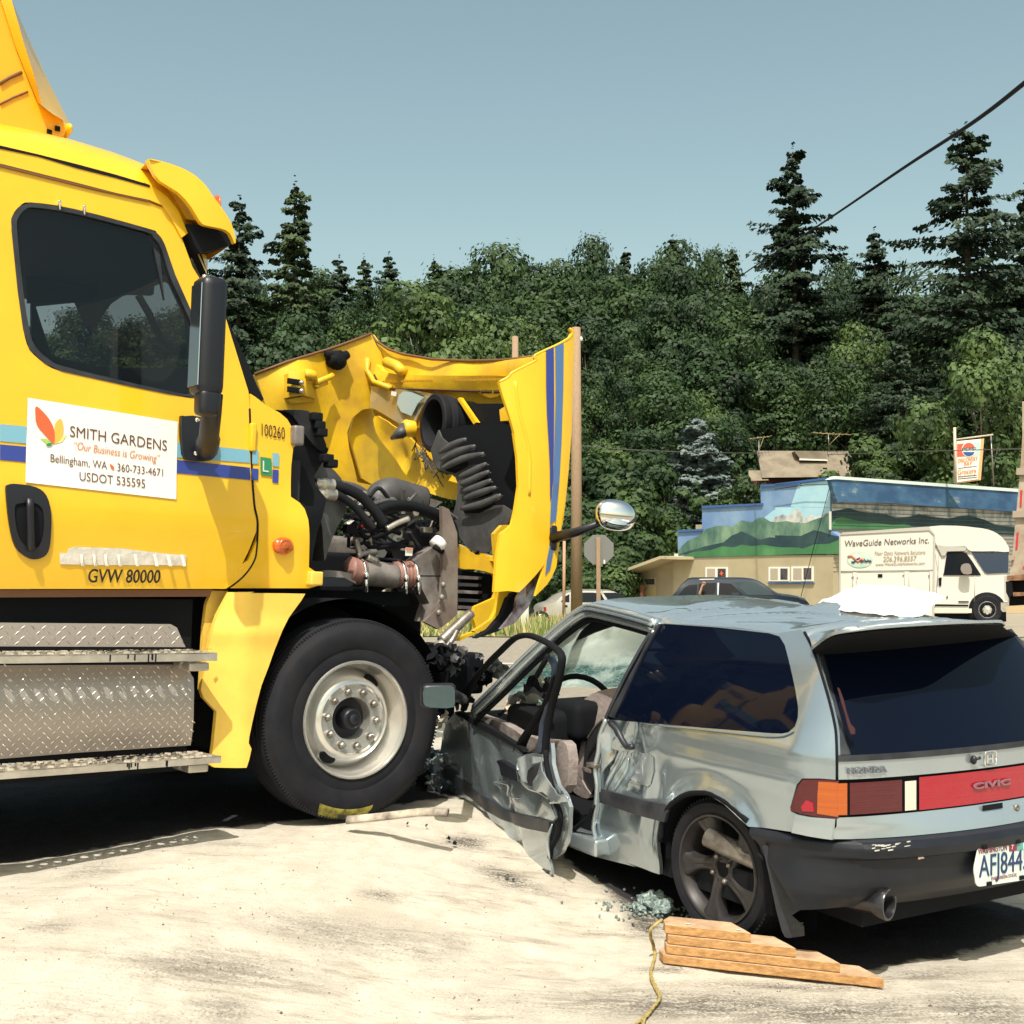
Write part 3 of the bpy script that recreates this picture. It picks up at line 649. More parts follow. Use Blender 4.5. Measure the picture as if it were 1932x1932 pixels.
    for k,c in enumerate(('385 1312','543 1345')):
        a,l,z=T.hit(*q('A',c)[0]); mb=MB(); mb.tube([T.P(a,l+.005,z-.03),T.P(a-.004,l+.012,z+.0),T.P(a-.01,l+.02,z+.01)],.008,8); mb.build('clip',chrome,root)
    # interior: floor, back wall, far side with its own window, seat backs, steering wheel
    mb=MB()
    P=T.P
    def wallbox(a0,a1,l0,l1,z0,z1):
        c=P((a0+a1)/2,(l0+l1)/2,(z0+z1)/2); mb.box(c,T.a*(a1-a0)/2,T.n*(l1-l0)/2,T.up*(z1-z0)/2)
    wallbox(-2.6,-.4,-2.2,-.06,.66,.72); wallbox(-2.65,-2.6,-2.2,-.06,.7,2.4)
    wallbox(-.75,-.32,-2.1,-.08,.72,1.32); wallbox(-2.3,-1.6,-2.05,-1.5,.7,1.35); wallbox(-2.3,-1.8,-.75,-.2,.7,1.2)
    wallbox(-2.6,-.9,-2.2,-.25,2.38,2.42)
    mb.build('cab_interior',cabin,root,False)
    far=Fr(T.P(0,-2.12,0),T.a,T.n,T.up)
    sheet('cab_far_side',far,[(p[0],p[1]) for p in []] or [(-500,200),(330,330),(520,600),(640,1100),(-500,1100)],cabin,root,[[(150,690),(165,760),(190,800),(205,830),(400,875),(395,720),(330,630),(310,655),(300,610),(225,590),(215,630),(160,640)]][0:0],res=.2,thick=.03) if 0 else None
    # far wall with window as seen through the near window
    fo=far.hits([(60,330),(320,340),(355,440),(420,620),(470,740),(470,1130),(60,1130)]); hole=far.hits(q('B','230 200 330 520 500 560 700 600 1230 600 1180 100 900 -60')+q('A','800 1780 640 1760 620 1932'))
    mb=MB(); panel(mb,far,[(a,z) for a,l,z in fo],[[(a,z) for a,l,z in hole]],0,.15,.03); mb.build('cab_far_side',cabin,root,False)
    a,l,z=far.hit(*q('B','330 60')[0]); mb=MB(); 
    sv=Fr(T.P(0,-1.6,0),T.a,T.n,T.up)
    sheet('sun_visor_inside',sv,q('B','160 -40 170 160 600 170 630 120 640 -60')[:0] or q('B','170 -60 180 180 560 175 600 160 630 100 640 -60'),cabin,root,thick=.02)
    a,l,z=Fr(T.P(0,-1.2,0),T.a,T.n,T.up).hit(*q('B','600 600')[0])
    mb=MB(); c=T.P(-.95,-.62,1.28); ax=(T.a*-.55+T.up*.83).normalized(); xx=ax.cross(T.n).normalized()
    mb.tube([c+T.n*math.cos(t)*.23+xx*math.sin(t)*.23 for t in [i*math.pi/12 for i in range(25)]],.016,8,caps=False); mb.tube([c-T.n*.22,c+T.n*.22],.02); mb.tube([c,c-ax*.3],.03)
    mb.build('steering_wheel',blackm,root)
    mb=MB(); fp=Fr(T.P(0,-1.7,0),T.a,T.n,T.up); mb.tube(fp.W(q('B','890 130 960 250 1040 420')),.022); mb.build('mirror_arm_far',blackm,root)
    sheet('far_mirror',fp,q('B','830 0 840 120 990 125 1000 0'),blackm,root,thick=.05)
    # door seam and lower seam
    mb=MB(); mb.tube(smooth(T.W(q('B','1608 860 1620 1200 1637 1470 1658 1580 1658 1680 1652 1765')+q('C','1640 60 1600 130 1550 185 1500 225 1462 250'),None,.002),4,False),.0055,6); mb.build('door_seam',blackm,root)
    # handle
    hd=sheet('door_handle',T,q('B','38 1385 55 1350 110 1345 230 1365 300 1420 330 1540 325 1720 300 1800 240 1830 180 1820 100 1750 60 1600'),black,root,[q('B','95 1500 130 1470 230 1470 280 1530 275 1690 230 1760 150 1730 110 1650')],sm=3,res=.03,thick=.02,e=.012)
    sheet('handle_recess',T,q('B','80 1480 130 1450 240 1450 300 1520 295 1710 240 1780 140 1750 95 1650'),blackm,hd,res=.04,thick=.002,e=.004)
    mb=MB(); mb.tube(T.W(q('B','195 1440 195 1500 200 1740 210 1775'),None,.03),.017,8,flat=.6); mb.build('grip',black,hd)
    # stripes and stickers
    for seg in ('0 960 170 975 170 1085 0 1070','1140 1078 1605 1128 1610 1210 1140 1175'):
        sheet('light_blue_stripe',T,q('B',seg),lblue,root,res=.06,thick=.002,e=.004)
    for seg in ('0 1090 168 1105 165 1205 0 1190','1140 1190 1610 1240 1612 1320 1137 1275'):
        sheet('dark_blue_stripe',T,q('B',seg),bluest,root,res=.06,thick=.002,e=.004)
    sg=sheet('company_sign',T,q('B','180 790 1145 945 1135 1445 165 1335'),white,root,res=.05,thick=.002,e=.006)
    tx=lambda s,a,h,m,**k: text('lettering',s,T,q('B',a)[0],q('B',a)[1],h,m,sg,e=.009,**k)
    tx('SMITH GARDENS','450 1040 1075 1132',.049,txtbr)
    tx('“Our Business is Growing”','478 1122 1030 1207',.036,txtor,shear=.2)
    tx('Bellingham, WA','325 1203 690 1252',.036,txtbr)
    tx('360-733-4671','755 1262 1050 1298',.036,txtbr)
    tx('USDOT 535595','512 1322 935 1372',.040,txtbr)
    sheet('red_leaf',T,q('B','235 845 300 905 340 970 353 1030 345 1085 300 1040 240 970 228 900'),leaf_o,sg,sm=3,thick=.001,e=.010)
    sheet('amber_leaf',T,q('B','390 925 408 970 405 1030 380 1070 345 1085 350 1030 355 960'),leaf_y,sg,sm=3,thick=.001,e=.009)
    sheet('yellow_leaf',T,q('B','430 1030 400 1075 350 1088 380 1050'),M('leaf_yellow',(.78,.66,.2),.5),sg,thick=.001,e=.0085)
    sheet('green_leaf',T,q('B','258 1052 300 1055 335 1085 300 1090'),leaf_g,sg,thick=.001,e=.0085)
    sheet('dark_leaf',T,q('B','295 1103 310 1082 342 1083 325 1100'),leaf_d,sg,thick=.001,e=.011)
    sheet('small_leaf',T,q('B','708 1213 735 1235 732 1255 712 1240'),leaf_o,sg,thick=.001,e=.011)
    text('weight_lettering','GVW 80000',T,*q('C','565 208 1028 212'),.060,textb,root,bold=.004)
    tp=sheet('tape_patch',T,q('B','385 1788 435 1790 440 1765 480 1750 780 1760 1075 1795 1200 1805 1198 1872 1060 1868 880 1868 640 1868 388 1862'),paper,root,res=.03,thick=.003,e=.006,dent=lambda a,z:.004*noise.noise(Vector((a*30,z*8,1))))
    for x in (530,612,685,770,880,1005,1090,1180):
        sheet('tape_flap',T,q('B','%d 1800 %d 1800 %d 1875 %d 1875'%(x-14,x+5,x+12,x-8)),paper,tp,thick=.002,e=.016,dent=lambda a,z:.01*math.sin(z*60))
    # small mounting plate of mirror and the big mirror
    mp=sheet('mirror_bracket',T,q('B','1170 930 1190 908 1300 915 1385 1000 1410 1090 1395 1150 1370 1185 1330 1198 1230 1190 1180 1150'),black,root,sm=2,res=.03,thick=.03,e=.03)
    for c in ('1230 942','1228 1152'):
        mb=MB(); a,l,z=T.hit(*q('B',c)[0]); mb.ell(T.P(a,.045,z),T.a*.012,T.n*.01,T.up*.012,6); mb.build('bolt',chrome,mp)
    ml=.40
    def mo(a,z): return ml
    m0,m1=q('B','1345 10 1345 790'); 
    MR=Fr(T.P(0,ml,0),T.a,T.n,T.up)
    c0=MR.hit(*q('B','1340 30')[0]); c1=MR.hit(*q('B','1340 770')[0])
    mb=MB(); cc=T.P((c0[0]+c1[0])/2,ml,(c0[2]+c1[2])/2); half=(c0[2]-c1[2])/2+.01
    mb.bevbox(cc,T.a*.062,T.n*.070,T.up*half,.045); mirror=mb.build('side_mirror',black,root)
    mb=MB(); mb.bevbox(cc+T.n*.02-T.up*(half+.03),T.a*.05,T.n*.045,T.up*.06,.03)
    arm=[MR.P(*MR.hit(*q('B','1370 780')[0])), Fr(T.P(0,.33,0),T.a,T.n,T.up).W(q('B','1360 900'))[0], Fr(T.P(0,.2,0),T.a,T.n,T.up).W(q('B','1345 1040'))[0], Fr(T.P(0,.06,0),T.a,T.n,T.up).W(q('B','1330 1130'))[0]]
    mb.tube(smooth(arm,5,False),[.048]*11+[.056]*5,10,flat=.75,up=T.a); mb.build('mirror_arm',black,root)
    mb=MB(); 
    for s in (-.05,0,.04): mb.ell(cc+T.up*half*.97+T.a*(s*.8)+T.n*.03,T.a*.016,T.n*.012,T.up*.012,6)
    mb.build('mirror_cap_screw',chrome,mirror)
    mb=MB(); mb.box(cc-T.a*.063,T.a*.002,T.n*.05,T.up*(half-.04)); mb.build('mirror_glass',chrome,mirror,False)
    # cowl quarter panel ahead of the door
    def offQ(a,z): return offT(a,z)+.03*ss(a,-.55,-.3)*ss(z,1.2,.9)
    qp=q('E','122 452 150 470 200 510 265 545 300 575 322 612 358 655 360 690 330 712 320 800 318 950 362 980 385 1010 402 1060 405 1290 448 1320 448 1380 405 1392 0 1392')+q('B','1500 1935 1600 1840 1660 1700 1662 1560 1640 1470 1622 1200 1612 900')
    sheet('cowl_panel',T,qp,yellow,root,res=.035,thick=.03,off=offQ,e=.004)
    text('unit_number','100260',T,*q('B','1685 1032 1835 1058'),.060,textb,root,off=offQ,e=.010)
    for c in ('1625 1132 1665 1128 1665 1215 1625 1215',): sheet('light_blue_stripe',T,q('B',c),lblue,root,thick=.002,e=.010,off=offQ)
    sheet('dark_blue_stripe',T,q('B','1622 1245 1665 1248 1663 1322 1622 1320'),bluest,root,thick=.002,e=.010,off=offQ)
    sheet('light_blue_stripe',T,q('B','1757 1145 1797 1150 1797 1235 1757 1230'),lblue,root,thick=.002,e=.010,off=offQ)
    sheet('dark_blue_stripe',T,q('B','1757 1252 1795 1255 1792 1340 1755 1335'),bluest,root,thick=.002,e=.010,off=offQ)
    gs=sheet('green_sticker',T,q('B','1678 1170 1748 1182 1750 1295 1680 1285'),green,root,thick=.002,e=.012,off=offQ)
    text('lettering','L',T,*q('B','1692 1265 1730 1270'),.055,whitel,gs,off=offQ,e=.016)
    mb=MB(); a,l,z=T.hit(*q('B','1818 1745')[0],offQ); mb.ell(T.P(a,l+.008,z),T.a*.058,T.n*.03,T.up*.044,10,fn=lambda x,y,w:1+.03*math.sin(14*math.atan2(w,x))); ml_=mb.build('marker_lamp',orange,root)
    mb=MB(); mb.lathe(T.P(a,l+.004,z),T.n,[(.001,.034),(.018,.036),(.022,.03),(.03,.036),(.036,.028)],20); mb.build('lamp_ring',amber,ml_)
    mb=MB(); mb.bevbox(T.P(*T.hit(*q('E','432 1345')[0],offQ,.02)),T.a*.035,T.n*.03,T.up*.035,.01); mb.build('hinge_block',yskirt,root)
    mb=MB(); mb.bevbox(T.P(*T.hit(*q('B','1908 1035')[0],offQ,.01)),T.a*.03,T.n*.035,T.up*.05,.015); mb.build('hood_latch',lgrey,root)
    mb=MB(); mb.bevbox(T.P(*T.hit(*q('B','1626 1045')[0],offQ,.01)),T.a*.015,T.n*.015,T.up*.07,.008); mb.build('door_hinge',yellow,root)
    # sill under the door, skirt ahead of the steps
    sheet('door_sill',T,q('C','-100 255 1370 255 1340 302 1340 300 0 305 -100 305'),brownrub,root,thick=.12,e=-.02,res=.1)
    sk=q('C','1480 272 1640 270')+q('G','0 140 250 142 428 145 395 200 300 330 250 430 190 580 140 720 90 850 50 1000 20 1130 -5 1250 -10 1300')+q('C','1620 1280 1605 1350 1588 1402 1380 1400 1355 1385 1375 1250 1390 1100 1395 1040 1310 950 1293 900 1330 700 1365 530 1400 420')
    def offS(a,z): return .03-.10*ss(a,-.62,-.85)+.015*math.exp(-((z-.45)/.05)**2)
    sheet('splash_skirt',T,sk,yskirt,root,res=.035,thick=.03,off=offS)
    sheet('skirt_side',T,q('C','1365 262 1470 262 1405 410 1365 530 1330 690 1300 860 1290 900 1300 720 1312 500 1330 350'),yskirt,root,thick=.03,off=-.11,res=.05)
    # steps and tank cover
    def offK(a,z): return .0-.10*((z-.1)/.3)**2
    cvr=q('C','-60 745 1195 740 1215 780 1247 825 1248 1000 1228 1258 900 1280 500 1305 -60 1350')
    dm=bpy.data.materials.new('tread_plate'); dm.use_nodes=True; t=dm.node_tree; b=t.nodes['Principled BSDF']; b.inputs['Base Color'].default_value=(.42,.37,.34,1); b.inputs['Metallic'].default_value=.55; b.inputs['Roughness'].default_value=.42
    b2=None
    sheet('tank_cover',T,cvr,dm,root,off=offK,res=.05,thick=.02)
    bars=MB(); c2=[(a,z) for a,l,z in T.hits(cvr,offK)]
    def treads(mb,poly,frame,off,e,dx=.042,L_=.017,w=.0035,h=.003,axis=1):
        xs=[p[0] for p in poly]; zs=[p[1] for p in poly]; i=0; z=min(zs)
        while z<max(zs):
            x=min(xs)+(dx*.5 if i%2 else 0); j=0
            while x<max(xs):
                if pip(x,z,poly):
                    d=1 if (i+j)%2 else -1; dd=Vector((1,.0,1.0*d)).normalized()
                    a0,z0,a1,z1=x-dd.x*L_,z-dd.z*L_*.9,x+dd.x*L_,z+dd.z*L_*.9; px,pz=-dd.z*w,dd.x*w
                    o=ev(off,x,z)+e
                    v=[frame.P(a0,o,z0),frame.P(x+px,o,z+pz),frame.P(a1,o,z1),frame.P(x-px,o,z-pz),frame.P(x,o+h,z)]
                    mb.add(v,[(0,3,4),(3,2,4),(2,1,4),(1,0,4)])
                x+=dx; j+=1
            z+=dx*.5; i+=1
    treads(bars,c2,T,offK,.0); bo=bars.build('tread_bars',alu,root,False); bo['kind']='stuff'
    up=q('C','-60 468 1100 478 1140 500 1165 560 1195 625 -60 620'); sheet('step_backing',T,up,dm,root,off=-.02,res=.08,thick=.02)
    bars=MB(); treads(bars,[(a,z) for a,l,z in T.hits(up,-.02)],T,-.02,0,dx=.045); bo=bars.build('backing_treads',steel,root,False); bo['kind']='stuff'
    for (nm_,fr_,tp_) in (('step','-60 678 0 675 1400 660 1400 714 0 732 -60 736','-60 620 1310 625'),('step','-60 1430 0 1425 1425 1325 1425 1370 0 1478 -60 1484','-60 1370 1335 1268')):
        lo=.16
        st=sheet(nm_,T,q('C',fr_),alu,root,off=lo,thick=.01,res=.2)
        f=T.hits(q('C',fr_)[0:1]+q('C',fr_)[2:3],lo); a0,_,z0=f[0]; a1,_,z1=f[1]
        # tread top: flat perforated plate from the cover out to the front edge
        zt=(z0+z1)/2; up_=(T.up+ (T.a*(z1-z0)/(a1-a0))).normalized()
        aa=(T.a+T.up*((z1-z0)/(a1-a0))).normalized()
        TF=Fr(T.P(0,0,z0-(z1-z0)/(a1-a0)*a0),aa,aa.cross(T.n)*-1 if aa.cross(T.n).z<0 else aa.cross(T.n),T.n)
        holes=[]; x=a0+.05
        while x<a1-.06:
            for r,zz in ((.019,.075),):
                holes.append([(x+math.cos(t)*r,zz+math.sin(t)*r*1.2) for t in [k*math.pi/4 for k in range(8)]])
            for zz in (.03,.12): holes.append([(x+.03+math.cos(t)*.007,zz+math.sin(t)*.007) for t in [k*math.pi/2 for k in range(4)]])
            x+=.062
        mb=MB(); panel(mb,TF,[(a0-.3,-.02),(a1-.03,-.02),(a1,.0+lo),(a0-.3,lo)],holes,0,.05,.006); tt=mb.build('tread',alu,st,False)
        bars=MB(); rr=random.Random(3)
        x=a0
        while x<a1-.04:
            for zz in (.0,.05,.10,.145):
                d=rr.choice((-1,1)); bars.box(TF.P(x+rr.uniform(-.006,.006),.004,zz),TF.a*.011+TF.up*.009*d,TF.a*-.002+TF.up*.0025,TF.n*.004)
            x+=.028
        bo=bars.build('tread_studs',alu,st,False); bo['kind']='stuff'
        # oily stains as thin flakes
        fl=MB(); 
        for i in range(60):
            x=a1-.35+rr.gauss(0,.12) if i%3 else a0+.6+rr.gauss(0,.1); zz=rr.uniform(.02,.15); s=rr.uniform(.003,.011); fl.box(TF.P(x,.0088,zz),TF.a*s,TF.up*s*.6,TF.n*.0008)
        for i in range(7):
            x=a1-.38+rr.gauss(0,.08); zf=z0+(z1-z0)*(x-a0)/(a1-a0); h=rr.uniform(.012,.035); fl.box(T.P(x,lo+.001,zf-h/2-.004),T.a*.003,T.n*.001,T.up*h/2)
        fl.build('oil_stain',blackm,st,False)['kind']='stuff'
    mb=MB()
    for c in ('1230 745','1225 1390'): mb.bevbox(T.P(*T.hit(*q('C',c)[0],.05)),T.a*.05,T.n*.09,T.up*.02,.01)
    mb.build('step_bracket',alu,root)
    # chassis, body mass behind, far wheels
    mb=MB()
    def bx(a0,a1,l0,l1,z0,z1): mb.box(P((a0+a1)/2,(l0+l1)/2,(z0+z1)/2),T.a*(a1-a0)/2,T.n*(l1-l0)/2,T.up*(z1-z0)/2)
    bx(-5,1.1,-.75,-.6,-.12,.12); bx(-5,1.1,-1.55,-1.4,-.12,.12); bx(-5,-.85,-2.0,-.14,-.22,.6); bx(-.85,-.3,-2.0,-.30,.1,.62)
    bx(-.2,.1,-2,-.2,-.1,.05); bx(-.62,.62,-1.95,-.42,.58,.66)
    mb.build('chassis',blackm,root,False)
    # wheel arch liner (black)
    mb=MB()
    def lin(u,v):
        t=R(-30+215*u); r=.66
        return P(math.cos(t)*r*1.0,-.02-.42*v,math.sin(t)*r*.98)
    mb.grid(lambda u,v: P(math.cos(R(8+165*u))*.64-.02,-.05-.5*v,math.sin(R(8+165*u))*.62),28,2); mb.build('wheel_arch_liner',blackm,root)
    # the rest of the cab beyond the left edge, box and rear so shadows are right
    # front wheels
    for side in (0,1):
        wr=bpy.data.objects.new('wheel',None); col.objects.link(wr); wr.parent=root; wr.matrix_parent_inverse=Matrix.Translation(-root.location)
        C0=T.P(0,.02 if side==0 else -2.0,0); ang=R(3.5); ax=(T.n*math.cos(ang)-T.a*math.sin(ang))*(1); aa=ax.cross(T.up).normalized()
        ax=ax if side==0 else ax
        mb=MB(); R_=.518; w=.27
        pr=[(.288,-.02),(.292,.0),(.30,.006),(.33,.010),(.36,.004),(.375,.012),(.42,.018),(.455,.016),(.475,.006),(.487,-.008),(.497,-.012),(R_-.006,-.028),(R_,-.045)]
        for g in range(4):
            h=-.06-.045*g; pr+=[(R_,h),(R_-.012,h-.004),(R_-.012,h-.012),(R_,h-.016)]
        pr+=[(R_,-w+.02),(.50,-w),(.44,-w-.01),(.30,-w+.02)]
        mb.lathe(C0,ax,pr,96,x0=T.up); tyre=mb.build('tyre',rubber,wr,True,30)
        # raised sidewall blocks and lettering ring
        mb=MB()
        for k in range(180):
            t=2*math.pi*k/180; d=T.up*math.cos(t)+aa*math.sin(t); tn=T.up*-math.sin(t)+aa*math.cos(t); mb.box(C0+d*(R_-.02)+ax*-.019,d*.014,tn*.0045,ax*.006)
        mb.build('shoulder_ribs',rubber,wr,False)['kind']='stuff'
        mb=MB(); pr=[(.300,.004),(.304,.010),(.300,.018),(.292,.018),(.286,.008),(.284,-.02),(.279,-.05),(.268,-.075),(.262,-.10),(.258,-.125),(.235,-.085),(.215,-.045),(.195,-.030),(.182,-.028),(.176,-.040),(.150,-.044),(.112,-.044),(.108,-.052),(.106,-.12)]
        mb.lathe(C0,ax,pr,72,x0=T.up); rim=mb.build('rim',alurim,wr,True,30)
        mb=MB(); mb.lathe(C0,ax,[(.108,-.115),(.06,-.11),(.055,-.05),(.052,-.035),(.045,-.028),(.001,-.026)],32,x0=T.up); mb.lathe(C0+ax*-.02,ax,[(.026,.0),(.026,.008),(.02,.012),(.0,.013)],20); mb.build('hub',black,wr,True,40)
        for k in range(10):
            t=2*math.pi*(k+.35)/10; d=T.up*math.cos(t)+aa*math.sin(t); mb=MB(); c=C0+d*.143+ax*-.044
            mb.lathe(c,ax,[(.021,0),(.022,.005),(.018,.007)],16); mb.lathe(c,ax,[(.0165,.006),(.0165,.026),(.012,.031),(.001,.031)],6); mb.lathe(c,ax,[(.009,.03),(.009,.045),(.0,.045)],10); mb.build('wheel_nut',steel,wr,True,30)
        for t in (R(58),R(58+180)):
            d=T.up*math.sin(t)+(-aa if (aa.dot(T.a)<0) else aa)*math.cos(t); hc=C0+d*.228+ax*-.066; nn=(ax*.75+d*.55).normalized() if 0 else (ax*.86-d*-.5).normalized()
            mb=MB(); tt=ax.cross(d).normalized(); n2=(ax*1.0+d*.9).normalized(); e2=n2.cross(tt).normalized()
            vs=[hc+n2*.004+(tt*math.cos(k*math.pi/12)*.046+e2*math.sin(k*math.pi/12)*.034) for k in range(24)]; mb.add(vs+[v-n2*.02 for v in vs],[tuple(range(24)),tuple(range(47,23,-1))]+[(i,(i+1)%24,24+(i+1)%24,24+i) for i in range(24)]); mb.build('hand_hole',blackm,wr,False)
        if side==0:
            # yellow chalk rub on the bottom of the tyre
            cp=[(.452,.019),(.466,.015),(.476,.009),(.487,-.004),(.497,-.008),(.512,-.020)]
            mb=MB(); mb.grid(lambda u,v:(lambda r,h,t:C0+(T.up*math.cos(t)+(-aa)*math.sin(t))*r+ax*h)(cp[int(round(v*5))][0],cp[int(round(v*5))][1],R(166+(40-8*v)*u+4*v)),24,5)
            mb.build('yellow_chalk',M('chalk_yellow',(.36,.32,.05),.8,c2=(.03,.03,.02),vscale=9,vlo=.42,vhi=.6),tyre)
    # roof deflector at the upper left
    dfr=lambda l: Fr(T.P(0,l,0),T.a,T.n,T.up)
    a_=dfr(-.55).W(q('A','-60 -500 5 0 100 300 170 480 245 660 330 730 400 775')); b_=dfr(-.50).W(q('A','60 -500 75 0 160 300 215 470 270 680 340 735 395 765')); c_=dfr(-.80).W(q('A','-190 -500 75 0 225 330 290 480 390 680 440 780 465 845'))
    def strip(name,A_,B_,m,k=1,th=.0):
        mb=MB(); n=len(A_)
        mb.grid(lambda u,v:(A_[min(int(u*(n-1)),n-1)]*(1-v)+B_[min(int(u*(n-1)),n-1)]*v),n-1,4); return mb.build(name,m,root)
    strip('deflector_edge',a_,b_,yellow); strip('deflector_front',b_,c_,yellow)
    DF=dfr(-.56); ds=sheet('deflector_side',DF,q('A','-400 -500 -55 -500 5 0 100 300 170 480 245 660 330 730 400 775 435 810 410 880 300 870 -200 780'),M('deflector_shaded_yellow',(.84,.42,.010),.45,coat=.2),root,thick=.02,off=-.0)  # deeper yellow paints in the weaker sun on this face
    mb=MB(); mb.tube(DF.W(q('A','0 540 60 500 140 465'),0,.006),.008,6); mb.tube(DF.W(q('A','0 672 80 630 180 590'),0,.004),.005,6); mb.build('deflector_seam',brownrub,ds)
    mb=MB(); mb.ell(DF.P(*DF.hit(*q('A','415 850')[0],-.06)),T.a*.022,T.n*.10,T.up*.035,10); mb.build('deflector_foot',yellow,root)
    for c in ('318 850','370 828'):
        mb=MB(); mb.box(DF.P(*DF.hit(*q('A',c)[0],.012)),T.a*.012,T.n*.004,T.up*.012); mb.build('bolt_hole',blackm,ds,False)
    # sun visor over the windshield
    vo=q('A','955 1040 970 1022 1100 1055 1200 1095 1270 1140 1330 1200 1370 1260 1430 1340 1475 1410 1505 1480 1518 1550 1510 1565 1480 1500 1420 1470 1320 1450 1285 1420 1230 1330 1150 1240 1030 1165 985 1100')
    VF=dfr(.02); vs_=sheet('sun_visor',VF,vo,yellow,root,sm=2,thick=.03,res=.04,off=lambda a,z:-.05+.07*math.sin(max(0,min(1,(a+1.2)/.8))*3))
    edge=VF.hits(q('A','970 1022 1100 1055 1200 1095 1270 1140 1370 1260 1430 1340 1475 1410 1505 1480 1518 1555'),-.03)
    mb=MB(); n=len(edge); mb.grid(lambda u,v:T.P(edge[int(round(u*(n-1)))][0]+.10*math.sin(v*math.pi),-.02-v*2.05,edge[int(round(u*(n-1)))][2]),n-1,14); mb.build('visor_hood',yellow,root)
    un=VF.hits(q('A','1518 1562 1500 1575 1400 1605 1290 1632 1240 1560 1205 1450'),-.05)
    sheet('visor_underside',VF,q('A','1205 1440 1290 1450 1330 1462 1420 1480 1475 1515 1500 1550 1490 1575 1400 1603 1290 1630 1250 1570'),blackm,root,off=-.07,thick=.2,res=.1)
    mb=MB(); mb.ell(VF.P(*VF.hit(*q('A','1392 1325')[0],-.20)),T.a*.012,T.n*.05,T.up*.055,10); mb.build('visor_lamp',orange,root)
    sheet('visor_mount',T,q('A','1090 1215 1130 1230 1200 1310 1260 1390 1290 1425 1200 1410 1150 1320'),yellow,root,off=lambda a,z:offT(a,z)-.02,thick=.05)
    return root
truck=build_truck()
